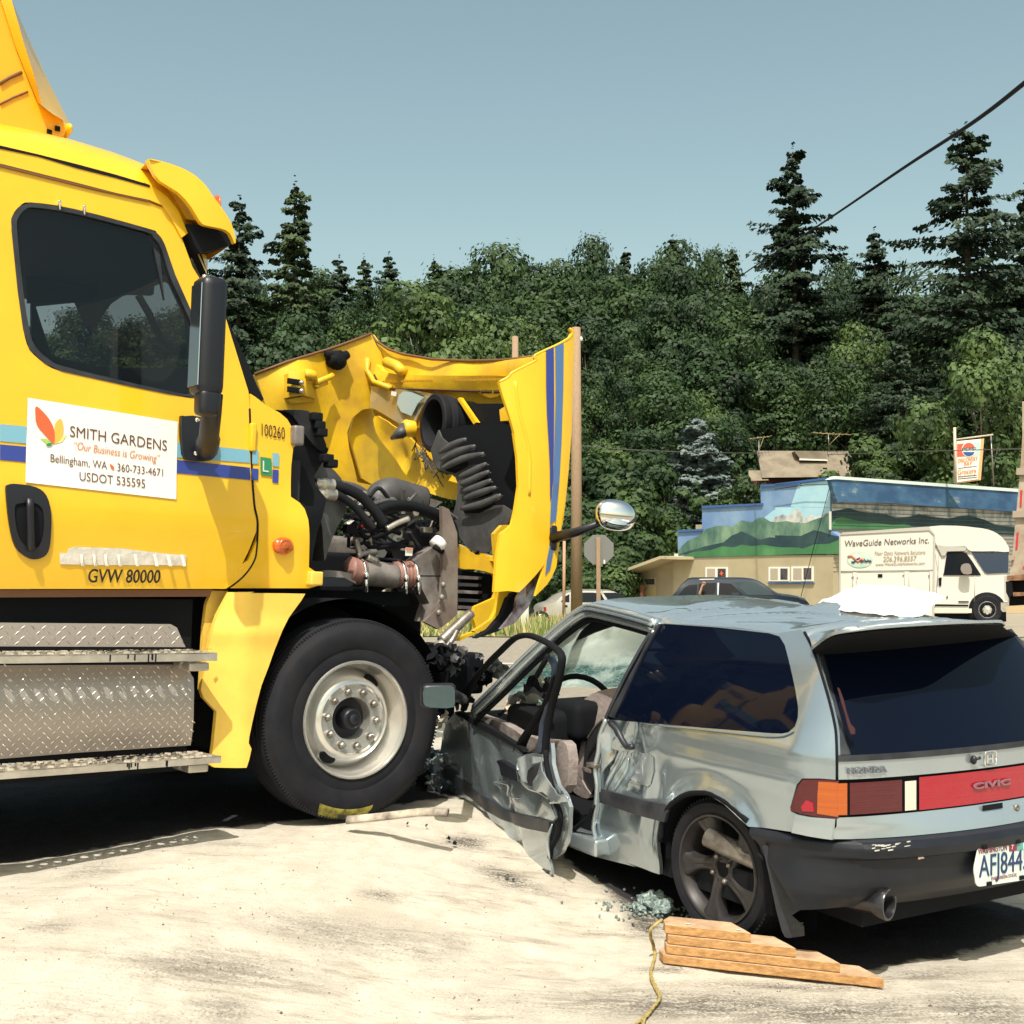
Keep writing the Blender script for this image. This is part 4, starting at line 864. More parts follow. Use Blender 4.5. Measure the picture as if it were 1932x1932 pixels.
# ---------------- raised hood and engine bay ----------------
def build_hood(root):
    hood=bpy.data.objects.new('hood',None); col.objects.link(hood); hood.parent=root; hood.matrix_parent_inverse=Matrix.Translation(-root.location)
    def fT(l): return Fr(T.P(0,l,0),T.a,T.n,T.up)
    def fB(s): return Fr(TO+ts*s,tl,-ts,tu)
    # far fender seen from inside
    a0,_,z0=HF.hit(*q('E','650 700')[0],0)
    def offF(a,z):
        c=HF.hit(*q('E','330 430')[0],0)
        return .10*math.exp(-((a-c[0])/.16)**2-((z-c[2])/.22)**2)+.03*noise.noise(Vector((a*2,z*2,1)))-.12*ss(a,-.1,.35)*0
    ff=sheet('far_fender',HF,q('E','143 362 300 300 400 270 500 240 600 205 705 165 735 225 775 285 770 350 745 420 715 520 660 530 615 570 590 640 600 720 640 880 740 900 700 950 560 900 500 820 480 740 400 640 300 560 200 520 160 400'),yin,hood,off=offF,res=.07,thick=.03)
    tg=q('E','600 650 625 560 680 520 720 530 760 620 850 760 900 900 860 935 735 905 660 860 625 740')
    sheet('fender_bulge',HF,tg,yin,hood,off=lambda a,z:-.12+.05*math.sin(a*6),res=.06,thick=.02)
    sheet('fender_backing',Fr(T.P(0,-2.38,0),T.a,T.n,T.up),q('E','560 520 700 480 800 560 960 820 960 980 600 980 540 760'),yin,hood,off=0,res=.15,thick=.02)
    mb=MB(); mb.tube(HF.W(q('E','143 358 300 298 400 268 500 238 600 203 705 163'),offF,.01),.010,8); mb.build('hood_edge',brownrub,hood)
    # hinge bracket block
    bk=sheet('hinge_bracket',HF,q('E','305 355 395 330 435 345 438 440 440 480 380 460 305 470'),yin,hood,off=lambda a,z:offF(a,z)+.06,thick=.06)
    for c in ('338 395','338 435'):
        mb=MB(); p=HF.P(*HF.hit(*q('E',c)[0],offF,.075)); mb.bevbox(p,T.a*.06,T.n*.006,T.up*.02,.01); mb.build('slot',blackm,bk)
        mb=MB(); mb.ell(HF.P(*HF.hit(*q('E',c)[0],offF,.10))+T.a*.05,T.a*.018,T.n*.02,T.up*.018,6); mb.build('bolt',alu,bk)
    mb=MB(); mb.tube(HF.W(q('E','415 345 415 380'),offF,.10),.05,12,flat=.5); mb.build('bracket_cup',yin,bk)
    mb=MB(); mb.tube(HF.W(q('E','440 400 500 375 520 365'),offF,.09),.022,8); mb.tube(HF.W(q('E','440 420 490 400'),offF,.09),.015,8); mb.build('hood_strut_stub',yin,hood)
    mb=MB(); mb.tube(HF.W(q('E','505 295 550 285 592 262'),offF,.05),[.05,.045,.03],8); mb.tube(HF.W(q('E','490 262 530 265 560 262'),offF,.05),.03,8); mb.ell(HF.P(*HF.hit(*q('E','540 292')[0],offF,.05)),T.a*.08,T.n*.05,T.up*.07,7); mb.build('wiring_plug',blackm,hood)
    sheet('fender_rib',HF,q('E','305 480 380 465 440 482 440 492 320 500'),yin,hood,off=lambda a,z:offF(a,z)+.03,thick=.03)
    # back wall: the hood's top panel from inside
    F1=fB(1.50)
    rb=F1.hit(*q('E','1000 410')[0],0)[2]
    def offW(a,z): return .05*math.exp(-((z-rb)/.09)**2)+.10*math.exp(-((z-rb-.25)/.10)**2)*0+.02*noise.noise(Vector((a*3,z*3,0)))
    sheet('hood_inner_panel',F1,q('E','705 165 730 200 790 240 860 265 1000 288 1180 296 1350 292 1500 272 1500 300 1420 345 1420 1000 1300 1080 1110 965 1000 935 900 860 800 740 715 540 745 420 775 350 775 285'),yin,hood,off=offW,res=.07,thick=.03)
    mb=MB(); mb.tube(F1.W(q('E','705 163 730 198 790 238 860 262 1000 286 1180 294 1350 290 1490 272'),0,.03),.010,8); mb.build('hood_edge',brownrub,hood)
    # crossrail and its rolled rib with slots
    rl=sheet('cross_rail',fB(1.42),q('E','760 345 900 362 1150 365 1370 368 1350 395 1350 450 1200 438 1000 435 780 425 715 400 700 330 720 290'),yin,hood,off=lambda a,z:.03*math.sin((z-rb)*14+1.2),thick=.05,res=.05,sm=2)
    FR_=fB(1.37); 
    for x in list(range(765,1000,13))+list(range(1100,1335,13)):
        mb=MB(); p=FR_.P(*FR_.hit(*q('E','%d %d'%(x,395-(x-765)*.02))[0],0)); mb.box(p,T.n*.009,T.a*.004,T.up*.007); mb.build('vent_slot',M('slot_shade_brown',(.45,.22,.01),.7),rl,False)
    mb=MB(); mb.tube(FR_.W(q('E','720 360 740 400 790 428 1000 434 1120 438 1230 440'),0,.0),.007,6); 
    for x in (1250,1275,1312): mb.box(FR_.P(*FR_.hit(*q('E','%d 443'%x)[0],0,.0)),T.n*.02,T.a*.01,T.up*.01)
    mb.build('rail_gap',M('gap_brown',(.06,.025,.01),.9),rl)
    mb=MB(); mb.tube(fB(1.40).W(q('E','690 280 685 340 720 395 800 425'),0,.03),.02,8); mb.tube(fB(1.40).W(q('E','780 300 830 320 860 350'),0,.03),.04,8); mb.build('inner_bead',yin,hood)
    # headlamp back with broken reflective film
    sheet('reflector',fB(1.38),q('E','705 430 700 415 800 428 920 438 1020 455 1010 480 960 500 930 560 900 640 850 600 780 560 720 525 700 520'),M('lamp_reflector',(.46,.47,.44),.22,.5,c2=(.50,.36,.10),vscale=3,bump=.3,bscale=8),hood,thick=.01,off=lambda a,z:.03*noise.noise(Vector((a*5,z*5,0))))
    sheet('blue_film',fB(1.36),q('E','845 440 900 445 960 470 930 500 900 560 850 540 830 500'),M('pale_blue_film',(.42,.55,.60),.2,.2),hood,thick=.004)
    sheet('white_tag',fB(1.35),q('E','803 440 828 445 825 465 802 460'),white,hood,thick=.004)
    # damaged lower panel
    def offD(a,z): return .09*noise.noise(Vector((a*2.3,z*2.3,4)))+.03*noise.noise(Vector((a*9,z*6,2)))
    sheet('torn_inner_panel',fB(1.30),q('E','716 575 740 560 800 600 880 650 960 740 1020 800 1060 845 1100 840 1125 880 1130 940 1110 965 1040 950 950 915 880 850 810 750 760 690 730 640'),yin,hood,off=offD,res=.04,thick=.015,sm=2)
    mb=MB(); rr=random.Random(2)
    for i in range(26):
        x=rr.uniform(900,1020); y=640+(x-880)*1.2+rr.uniform(-25,25); mb.tube(smooth([*fB(1.26).W(q('E','%f %f %f %f %f %f'%(x,y,x+rr.uniform(5,25),y+rr.uniform(20,50),x+rr.uniform(-10,50),y+rr.uniform(40,90))))],3,False),.004,4)
    mb.build('torn_fibres',greyp,hood)
    # air intake duct
    FI=fB(1.22); c=FI.P(*FI.hit(*q('E','1000 592')[0],0)); ax=(-ts*.86+tl*.10+Vector((0,0,.0))+tl*-.25).normalized()
    mb=MB(); mb.lathe(c,ax,[(.165,-.28),(.175,-.12),(.19,-.10),(.19,-.07),(.178,-.06),(.19,-.045),(.195,-.01),(.185,.0),(.155,.0),(.145,-.05),(.14,-.28),(.0,-.28)],48); mb.build('air_duct',rubber,hood,True,35)
    mb=MB(); p=FI.P(*FI.hit(*q('E','870 620')[0],0,.05)); mb.lathe(p,ax,[(.055,-.06),(.06,.0),(.045,.02),(.03,.02)],24); mb.build('guide_cone_ring',yellow,hood)
    mb=MB(); mb.tube([p+ax*.0,*FI.W(q('E','845 645 805 668'),0,.1)],[.045,.04,.012],12); mb.build('guide_cone',greyp,hood)
    # dark recess, plastic wheel liner with ribs
    sheet('recess',fB(1.33),q('E','1120 480 1200 500 1345 500 1390 640 1415 880 1385 1060 1200 1100 1100 900 1020 760 1000 640 1060 590 1150 560'),blackm,hood,off=-.02,thick=.02)
    sheet('recess_lip',fB(1.31),q('E','1122 478 1132 470 1215 590 1200 600'),yellow,hood,thick=.03)
    sheet('recess_block',fB(1.28),q('E','1325 530 1350 515 1378 520 1385 580 1330 585'),yellow,hood,thick=.08)
    lf=Fr(T.P(0,-.50,0),(T.n*.75-T.a*.66).normalized()*1.0,(-T.a*.75-T.n*-.66).normalized(),T.up)
    LF=Fr(fB(1.12).O+tl*-.5,tl,-ts,tu)
    ribs=[('1035 737 1100 700 1165 672',1),('1040 775 1120 735 1208 705',1),('1045 815 1140 770 1250 742',1),('1130 855 1190 830 1262 790',1),('1140 890 1200 865 1275 828',1),('1150 925 1210 905 1285 870',1),('1155 960 1220 935 1308 905',1),('1140 1008 1240 985 1332 942',1)]
    liner=sheet('fender_liner',LF,q('E','1030 628 1150 605 1280 598 1378 600 1400 700 1415 880 1395 1022 1300 980 1210 1005 1180 1010 1160 1000 1120 1060 1105 1030 1125 950 1125 870 1105 838 1050 835 1010 800 995 720 1005 690'),blackm,hood,off=-.05,res=.08,thick=.01)
    def offL(a,z): return .02
    sheet('liner_edge',LF,q('E','1030 628 1045 665 1075 690 1130 672 1162 672 1160 684 1110 690 1040 722 1042 735 1100 715 1185 700 1215 708 1205 722 1120 740 1045 775 1048 785 1120 760 1225 740 1258 745 1250 755 1180 765 1060 815 1062 825 1110 838 1180 800 1260 788 1270 797 1190 825 1130 850 1140 862 1200 840 1270 825 1280 835 1200 868 1140 890 1148 900 1200 882 1280 868 1288 880 1210 910 1150 925 1158 935 1215 925 1290 900 1315 907 1305 915 1230 942 1155 960 1165 972 1225 958 1310 935 1338 945 1320 962 1240 990 1145 1015 1150 1030 1230 1030 1300 990 1340 990 1395 1025 1360 1080 1310 1130 1275 1215 1230 1228 1190 1220 1150 1170 1110 1110 1100 1040 1120 960 1125 890 1108 845 1060 835 1010 800 993 725 1010 680'),greyp,liner,off=offL,res=.05,thick=.012)
    mb=MB()
    for s,_ in ribs:
        P_=smooth(LF.W(q('E',s),0,.06),4,False); n=len(P_); mb.tube(P_,[.019*math.sin(math.pi*(.12+.80*i/(n-1)))+.005 for i in range(n)],8,flat=.6,up=tu)
    mb.build('liner_ribs',greyp,liner)
    for c in ('1185 1215','1212 1222','1222 1215'):
        mb=MB(); mb.ell(LF.P(*LF.hit(*q('E',c)[0],0,.03)),tl*.01,ts*.01,tu*.01,5); mb.build('rivet',blackm,liner)
    # near fender side of the hood, folded, with vertical stripes
    af=T.hit(*q('H','1300 900')[0],0)[0]
    def offN(a,z): return .06*ss(a,af-.35,af)-.10*ss(a,af+.15,af+.50)-.03*ss(a,af-.18,af-.30)
    NF=Fr(T.O,T.a,T.n,T.up,offN)
    near=sheet('near_fender',NF,q('H','958 550 1000 530 1050 500 1080 462 1180 410 1300 350 1312 328 1296 315 1310 288 1410 240 1500 200 1590 152 1640 115 1660 70 1640 35 1662 26 1690 55 1685 200 1672 500 1660 1000 1630 1400 1600 1700 1570 1932')+q('E','1640 960 1615 1180 1600 1290 1575 1345 1555 1375 1500 1430 1545 1275 1500 1330 1420 1412 1370 1405 1300 1410 1310 1250 1330 1130 1385 1085 1400 1020 1418 900 1412 760 1395 640')+q('H','1120 1100 1060 880 1000 700'),yellow,hood,res=.035,thick=.02)
    mb=MB(); mb.tube(smooth(NF.W(q('H','958 550 1000 530 1050 500 1080 462 1180 410 1300 350 1312 328 1296 315 1310 288 1410 240 1500 200 1590 152 1640 115 1660 70 1640 35'),None,-.005),2,False),.008,7); mb.build('panel_lip',yellow,hood)
    mb=MB(); mb.tube(smooth(NF.W(q('H','1110 540 1140 800 1190 1000 1240 1210 1250 1400 1245 1650'),None,-.006),3,False),.012,8); mb.build('panel_crease',yellow,hood)
    sheet('dark_blue_stripe',NF,q('H','1412 244 1486 212 1490 700 1486 1150 1478 1500 1462 1660 1452 1700 1450 1400 1438 1150 1420 850 1414 600'),bluest,near,res=.05,thick=.002,e=.005)
    sheet('light_blue_stripe',NF,q('H','1502 206 1582 170 1578 600 1560 1150 1540 1500 1515 1800 1500 1930')+q('E','1595 1060')+q('H','1452 1930 1460 1720 1480 1560 1494 1150 1506 700'),lblueh,near,res=.05,thick=.002,e=.0055)
    sheet('light_blue_stripe',NF,q('E','1570 1185 1590 1190 1570 1300 1548 1330 1555 1260'),lblueh,near,res=.05,thick=.002,e=.0055)
    # nose: lower corner lip, lamp glass, black trim
    nz=fB(1.25)
    sheet('nose_lip',fT(-.25),q('E','1125 1180 1210 1230 1300 1245 1310 1330 1330 1400 1370 1410 1345 1500 1300 1570 1210 1610 1130 1648 1118 1635 1180 1610 1215 1590 1200 1540 1210 1480 1300 1440 1310 1380 1300 1325 1200 1300 1120 1290'),yin,hood,off=lambda a,z:.06*math.sin(a*5),res=.05,thick=.03,sm=2)
    sheet('nose_corner',fT(-.12),q('E','1300 1130 1385 1085 1420 1180 1420 1412 1370 1405 1350 1480 1300 1560 1240 1600 1200 1598 1290 1540 1320 1450 1325 1350'),yin,hood,off=0,res=.05,thick=.03,sm=2)
    sheet('nose_trim',fT(-.05),q('E','1415 1405 1470 1380 1530 1290 1545 1275 1535 1340 1480 1440 1400 1540 1320 1600 1215 1635 1280 1590 1340 1520 1370 1440'),blackm,hood,off=-.03,res=.05,thick=.05)
    sheet('headlamp_lens',fT(.0),q('E','1542 1275 1500 1310 1440 1380 1410 1440 1400 1500 1330 1590 1400 1560 1460 1490 1510 1400 1535 1340'),M('cracked_lamp_lens',(.34,.30,.34),.12,.3,coat=.8,c2=(.07,.05,.06),vscale=9),hood,thick=.02,off=lambda a,z:.02*noise.noise(Vector((a*6,z*6,0))))
    for i,y in enumerate((1330,1365,1400,1440,1475)):
        FG=fB(1.15); sheet('grille_bar',FG,q('E','1118 %d 1225 %d 1220 %d 1118 %d'%(y,y+6,y+20,y+16)),lgrey if i%2==0 else greyp,hood,thick=.03)
    sheet('grille_back',fB(1.2),q('E','1115 1300 1300 1330 1310 1440 1220 1500 1115 1500'),blackm,hood,thick=.03)
    sheet('cross_bar',fB(1.1),q('E','1120 1180 1290 1240 1300 1262 1120 1235'),yellow,hood,thick=.04)
    # chrome hood mirror on its arm
    ar=bpy.data.objects.new('hood_mirror',None); col.objects.link(ar); ar.parent=hood
    fm=fT(.05); p0=fm.P(*fm.hit(*q('E','1580 1150')[0])); 
    p1=fT(.25).W(q('E','1700 1120'))[0]; p2=fT(.42).W(q('E','1845 1065'))[0]
    mb=MB(); mb.tube([p0,p1,p2],[.034,.026,.017],12); mb.bevbox(p0+T.n*-.02,T.a*.03,T.n*.04,T.up*.075,.02); mb.build('arm',black,ar)
    c=fT(.45).W(q('D','1161 972'))[0]; vx=Vector((1,0,0)); 
    mb=MB(); mb.ell(c,Vector((.115,.02,-.012)),Vector((0,.07,0)),Vector((.0,0,.088)),16,fn=lambda x,y,z:1/(abs(x)**2.4+abs(y)**2.4+abs(z)**2.4)**(1/2.4)); mb.build('mirror_head',chrome,ar)
    mb=MB(); k=24; n_=Vector((-.25,-.80,.55)).normalized(); ex=Vector((1,0,.0)); ex=(ex-n_*ex.dot(n_)).normalized(); ey=n_.cross(ex)
    # black rim band low on the head
    mb.tube(smooth([c+Vector((math.cos(t)*.114,-.035*abs(math.sin(t))-.01,math.sin(t)*.03-.022)) for t in [math.pi+math.pi*i/12 for i in range(13)]],2,False),.007,6); mb.build('mirror_rim',black,ar)
def build_engine(root):
    def fT(l): return Fr(T.P(0,l,0),T.a,T.n,T.up)
    eng=bpy.data.objects.new('engine_bay',None); col.objects.link(eng); eng.parent=root; eng.matrix_parent_inverse=Matrix.Translation(-root.location)
    P=T.P
    def box(name,m,a0,a1,l0,l1,z0,z1,b=.03):
        mb=MB(); mb.bevbox(P((a0+a1)/2,(l0+l1)/2,(z0+z1)/2),T.a*(a1-a0)/2,T.n*(l1-l0)/2,T.up*(z1-z0)/2,b); return mb.build(name,m,eng)
    # firewall and heater box
    sheet('firewall',fT(-.12),q('E','250 530 300 535 345 540 400 545 440 590 450 660 500 720 480 770 430 850 440 900 490 960 470 1050 430 1200 410 1320 400 1280 395 1050 360 980 318 945 322 800 330 715 360 690 355 650 320 600'),blackm,eng,off=lambda a,z:.03*noise.noise(Vector((a*6,z*6,0))),thick=.35,res=.06)
    sheet('cowl_gasket',fT(-.08),q('E','262 532 330 530 400 535 435 570 450 605 490 700 470 735 420 690 380 640 350 590 310 545'),rubber,eng,off=lambda a,z:.02*math.sin(a*40),thick=.06,res=.04,sm=2)
    for c in ('437 565','450 605','460 640','490 765','510 790'):
        mb=MB(); f=fT(-.05); mb.bevbox(f.P(*f.hit(*q('E',c)[0])),T.a*.03,T.n*.03,T.up*.022,.01); mb.build('plug',blackm,eng)
    sheet('air_box',fT(-.25),q('E','455 780 500 800 560 860 590 960 575 1040 540 1100 500 1200 480 1260 470 1100 450 1010 440 900 430 850'),greyp,eng,off=lambda a,z:.08*math.sin((a+1)*9)*.5,thick=.2,res=.05,sm=2)
    box('engine_block',blackm,-.2,.95,-1.55,-.75,-.3,.88)
    box('valve_cover',lgrey,.05,.75,-1.25,-.80,.84,.98,.05)
    mbx=MB()
    # black splash guard in front of the wheel
    mb=MB(); mb.grid(lambda u,v:P(math.cos(R(95-95*u))*.63,-.10-.42*v,math.sin(R(95-95*u))*.61-.02),22,2); mb.build('splash_guard',blackm,eng)
    box('frame_rail',blackm,.2,1.25,-.65,-.50,.05,.30)
    # charge-air pipe with pink hoses, clamps
    f=fT(-.33)
    def tb(name,m,key,pts,r,n=16,l=None,fl=1):
        g=f if l is None else fT(l); Pt=smooth(g.W(q(key,pts)),5,False); 
        rr_=r if not isinstance(r,(list,tuple)) else [r[0]+(r[1]-r[0])*i/(len(Pt)-1) for i in range(len(Pt))]
        mb=MB(); mb.tube(Pt,rr_,n,flat=fl); return mb.build(name,m,eng)
    tb('charge_pipe',lgrey,'Y','690 945 860 955 1030 975',.071,20)
    tb('hose_coupler',pink,'Y','590 915 650 930 710 945',.075,20); tb('hose_coupler',pink,'Y','1030 960 1110 965 1200 970',.072,20)
    for i in range(4): 
        x=1060+i*38; g=f.P(*f.hit(*q('Y','%d 963'%x)[0])); d=(T.a).normalized(); mb=MB(); mb.lathe(g,d,[(.072,-.008),(.080,0),(.072,.008)],24); mb.build('hose_ridge',pink,eng)
    for c in ('682 935','1065 960','1185 965'):
        g=f.P(*f.hit(*q('Y',c)[0])); mb=MB(); mb.lathe(g,T.a,[(.078,-.008),(.083,-.008),(.083,.008),(.078,.008)],28); b=g+T.n*.085-T.up*.02; mb.tube([b,b-T.up*.09],.011,8); mb.tube([b+T.up*.02,b-T.up*.02],.016,8); mb.build('hose_clamp',chrome,eng)
    sheet('heat_shield',fT(-.28),q('Y','340 930 420 920 520 930 660 960 660 1050 560 1000 440 985 350 985'),lgrey,eng,thick=.05,off=0)
    sheet('bracket_arm',fT(-.22),q('Y','300 985 550 990 640 1050 600 1078 300 1076'),black,eng,thick=.08,off=0)
    # intercooler end tank and radiator side plate
    tank=sheet('cooler_tank',fT(-.27),q('Y','1185 865 1300 770 1420 690 1495 742 1488 960 1480 1180 1440 1290 1320 1415 1372 1240 1300 1100 1285 980 1210 970'),lgrey,eng,off=lambda a,z:.05*math.sin((z+.2)*5),res=.04,thick=.10)
    mb=MB(); mb.tube(f.W(q('Y','1430 690 1480 640'),None,.1),.045,14); mb.build('tank_neck',white,tank)
    mb=MB(); mb.tube(f.W(q('Y','1420 692 1500 745'),None,.12),.016,8); mb.build('neck_clamp',blackm,tank)
    mb=MB(); mb.tube(fT(-.2).W(q('Y','1285 975 1480 975'),None,.02),.004,5); mb.build('tank_seam',blackm,tank)
    sheet('radiator_side_plate',fT(-.24),q('Y','1495 300 1560 330 1640 560 1645 900 1640 1345 1560 1420 1460 1490 1320 1418 1440 1300 1488 1200 1500 1000 1502 740'),M('plate_grey',(.27,.235,.21),.5,.3,c2=(.17,.12,.11),vscale=5,bump=.1,bscale=20),eng,thick=.03,off=0,res=.06)
    for c in ('1505 1062','1490 1182','1460 1330'):
        g=fT(-.22); mb=MB(); mb.ell(g.P(*g.hit(*q('Y',c)[0])),T.a*.016,T.n*.016,T.up*.018,7); mb.build('rivet',lgrey,eng)
    # radiator fins seen past the plate
    g=Fr(TO+ts*1.0,tl,-ts,tu)
    # black shapes and hoses on top of the engine
    tb('radiator_hose',greyp,'Y','880 330 900 230 980 180 1080 200 1180 230 1290 260',.10,16,-.85)
    sheet('radiator_top',fT(-.9),q('Y','1150 170 1300 200 1500 260 1400 330 1250 300'),lgrey,eng,thick=.1,off=0)
    tb('coolant_line',rubber,'Y','420 95 560 130 700 200 800 300 860 370 930 470',.030,12,-.22); tb('coolant_line',rubber,'Y','400 190 480 190 580 250 680 340 780 460 830 510',.022,12,-.2)
    for c in ('360 90','380 185'):
        g2=fT(-.2); p=g2.P(*g2.hit(*q('Y',c)[0])); mb=MB(); mb.lathe(p,T.a,[(.024,-.06),(.03,-.05),(.03,-.02),(.036,-.015),(.03,0),(.036,.01),(.03,.02),(.033,.05)],14); mb.build('hose_fitting',alu,eng)
    mb=MB(); mb.tube(fT(-.2).W(q('Y','340 90 265 85 262 185 350 190')),.016,8); mb.build('steel_line',steel,eng)
    tb('wiring_loom',blackm,'Y','880 340 1000 295 1150 290 1320 330 1450 380 1560 440 1610 560 1600 700 1530 750',.028,10,-.3)
    tb('wiring_loom',rubber,'Y','780 470 900 370 1050 320 1200 320 1340 370 1500 460 1560 560',.022,10,-.32)
    tb('wiring_loom',greyp,'Y','520 100 650 130 760 200 850 290 870 330',.030,10,-.6)
    tb('silver_tube',alu,'Y','570 500 700 430 830 360',.026,10,-.4); tb('silver_tube',alu,'Y','960 520 1050 470 1170 420',.016,10,-.28); tb('red_tube',M('red_plastic',(.55,.03,.03),.4),'Y','640 505 700 490 750 475',.018,8,-.35)
    tb('copper_tube',M('copper',(.5,.18,.08),.4,.6),'Y','690 240 760 300 850 360',.02,8,-.6); tb('white_tube',white,'Y','700 260 750 310 810 350',.025,8,-.55)
    tb('steel_line',steel,'Y','660 620 680 700 700 760',.018,8,-.3); tb('steel_line',steel,'Y','680 780 760 750 860 740',.016,8,-.3); tb('steel_line',alu,'Y','770 790 860 830',.02,8,-.3)
    sheet('bracket_plate',fT(-.45),q('Y','830 840 880 740 980 650 975 720 940 790 860 850'),white,eng,thick=.02,off=0)
    sheet('bracket_plate',fT(-.5),q('Y','985 360 1060 350 1040 430 1000 430'),lgrey,eng,thick=.02,off=0)
    sheet('reservoir',fT(-.38),q('Y','1030 590 1060 520 1105 510 1110 590 1080 650 1010 640'),white,eng,thick=.06,off=0,sm=2)
    sheet('fan_shroud',fT(-.42),q('Y','1060 480 1240 460 1400 520 1500 640 1440 700 1200 850 1060 860 1010 760 1010 640'),black,eng,thick=.15,off=0,sm=2)
    lb=sheet('warning_label',fT(-.24),q('Y','1145 700 1212 705 1205 780 1140 780'),white,eng,thick=.004,off=0); sheet('label_head',fT(-.232),q('Y','1147 702 1210 706 1209 728 1145 724'),M('label_orange',(.6,.2,.08),.5),lb,thick=.002,off=0)
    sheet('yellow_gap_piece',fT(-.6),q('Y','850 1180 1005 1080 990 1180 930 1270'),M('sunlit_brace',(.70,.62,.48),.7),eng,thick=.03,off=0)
    # filler of small engine pieces, each one a fitting
    rr=random.Random(8)
    names=['fitting','bolt_head','clip','connector','small_bracket','sensor']
    for i in range(150):
        x=rr.uniform(560,1560); y=rr.uniform(150,760)
        if x<900 and y<130+(x-560)*.3: continue
        if y<200+(x-900)*.22 and x>900: continue
        if x>1200 and y>850-(x-1200)*.6: continue
        g2=fT(rr.uniform(-.75,-.30)); p=g2.P(*g2.hit(*q('Y','%f %f'%(x,y))[0],0)); mb=MB(); m=rr.choice([blackm,black,lgrey,steel,alu,greyp,blackm,steel,blackm,rubber]); k=rr.random(); s=rr.uniform(.009,.038)
        if k<.35: mb.bevbox(p,T.a*s,T.n*s*.7,T.up*s*rr.uniform(.3,1),s*.2)
        elif k<.7:
            d=Vector((rr.uniform(-1,1),rr.uniform(-.5,.5),rr.uniform(-1,1))).normalized(); mb.tube(smooth([p-d*s*2.6,p+T.up*s*rr.uniform(-.8,.8),p+d*s*2.6],4,False),s*.3,8)
        else: mb.lathe(p,T.n,[(s*.6,-s),(s*.6,s*.2),(s*.75,s*.2),(s*.75,s*.5),(0,s*.6)],8)
        mb.build(names[i%6],m,eng,True,35)
    for i in range(22):
        rr2=random.Random(40+i); x=rr2.uniform(600,900); y=rr2.uniform(200,700); tb('cable',rr2.choice([blackm,rubber,greyp]),'Y','%f %f %f %f %f %f'%(x,y,x+rr2.uniform(60,250),y+rr2.uniform(-120,160),x+rr2.uniform(250,520),y+rr2.uniform(-60,260)),rr2.uniform(.008,.016),6,-.34)
    # bent bumper bracket tube and the ripped lamp cluster below the hood
    tb('bumper_tube',steel,'Y','1490 1610 1640 1460 1775 1335',[.034,.028],12,-.15); tb('bumper_tube',steel,'Y','1500 1690 1580 1610 1640 1500',.016,8,-.12); tb('bumper_tube',alu,'Y','1440 1670 1500 1630',.03,10,-.1)
    rr=random.Random(12)
    for i in range(24):
        x=rr.gauss(1580,75); y=rr.gauss(1770,55); g2=fT(rr.uniform(-.3,.1)); p=g2.P(*g2.hit(*q('Y','%f %f'%(x,y))[0],0)); mb=MB(); crumple(mb,p,rr.uniform(.03,.08),i*3.1,.5,5,.5); o=mb.build('torn_bumper_piece',rr.choice([blackm,black,greyp,steel,blackm,blackm]),eng,True,30)
    sheet('bumper_corner',fT(-.1),q('Y','1360 1640 1450 1620 1560 1680 1640 1740 1760 1760 1750 1850 1640 1880 1480 1850 1400 1760'),blackm,eng,off=lambda a,z:.05*noise.noise(Vector((a*12,z*12,0))),thick=.1,res=.04)
build_hood(truck); build_engine(truck)
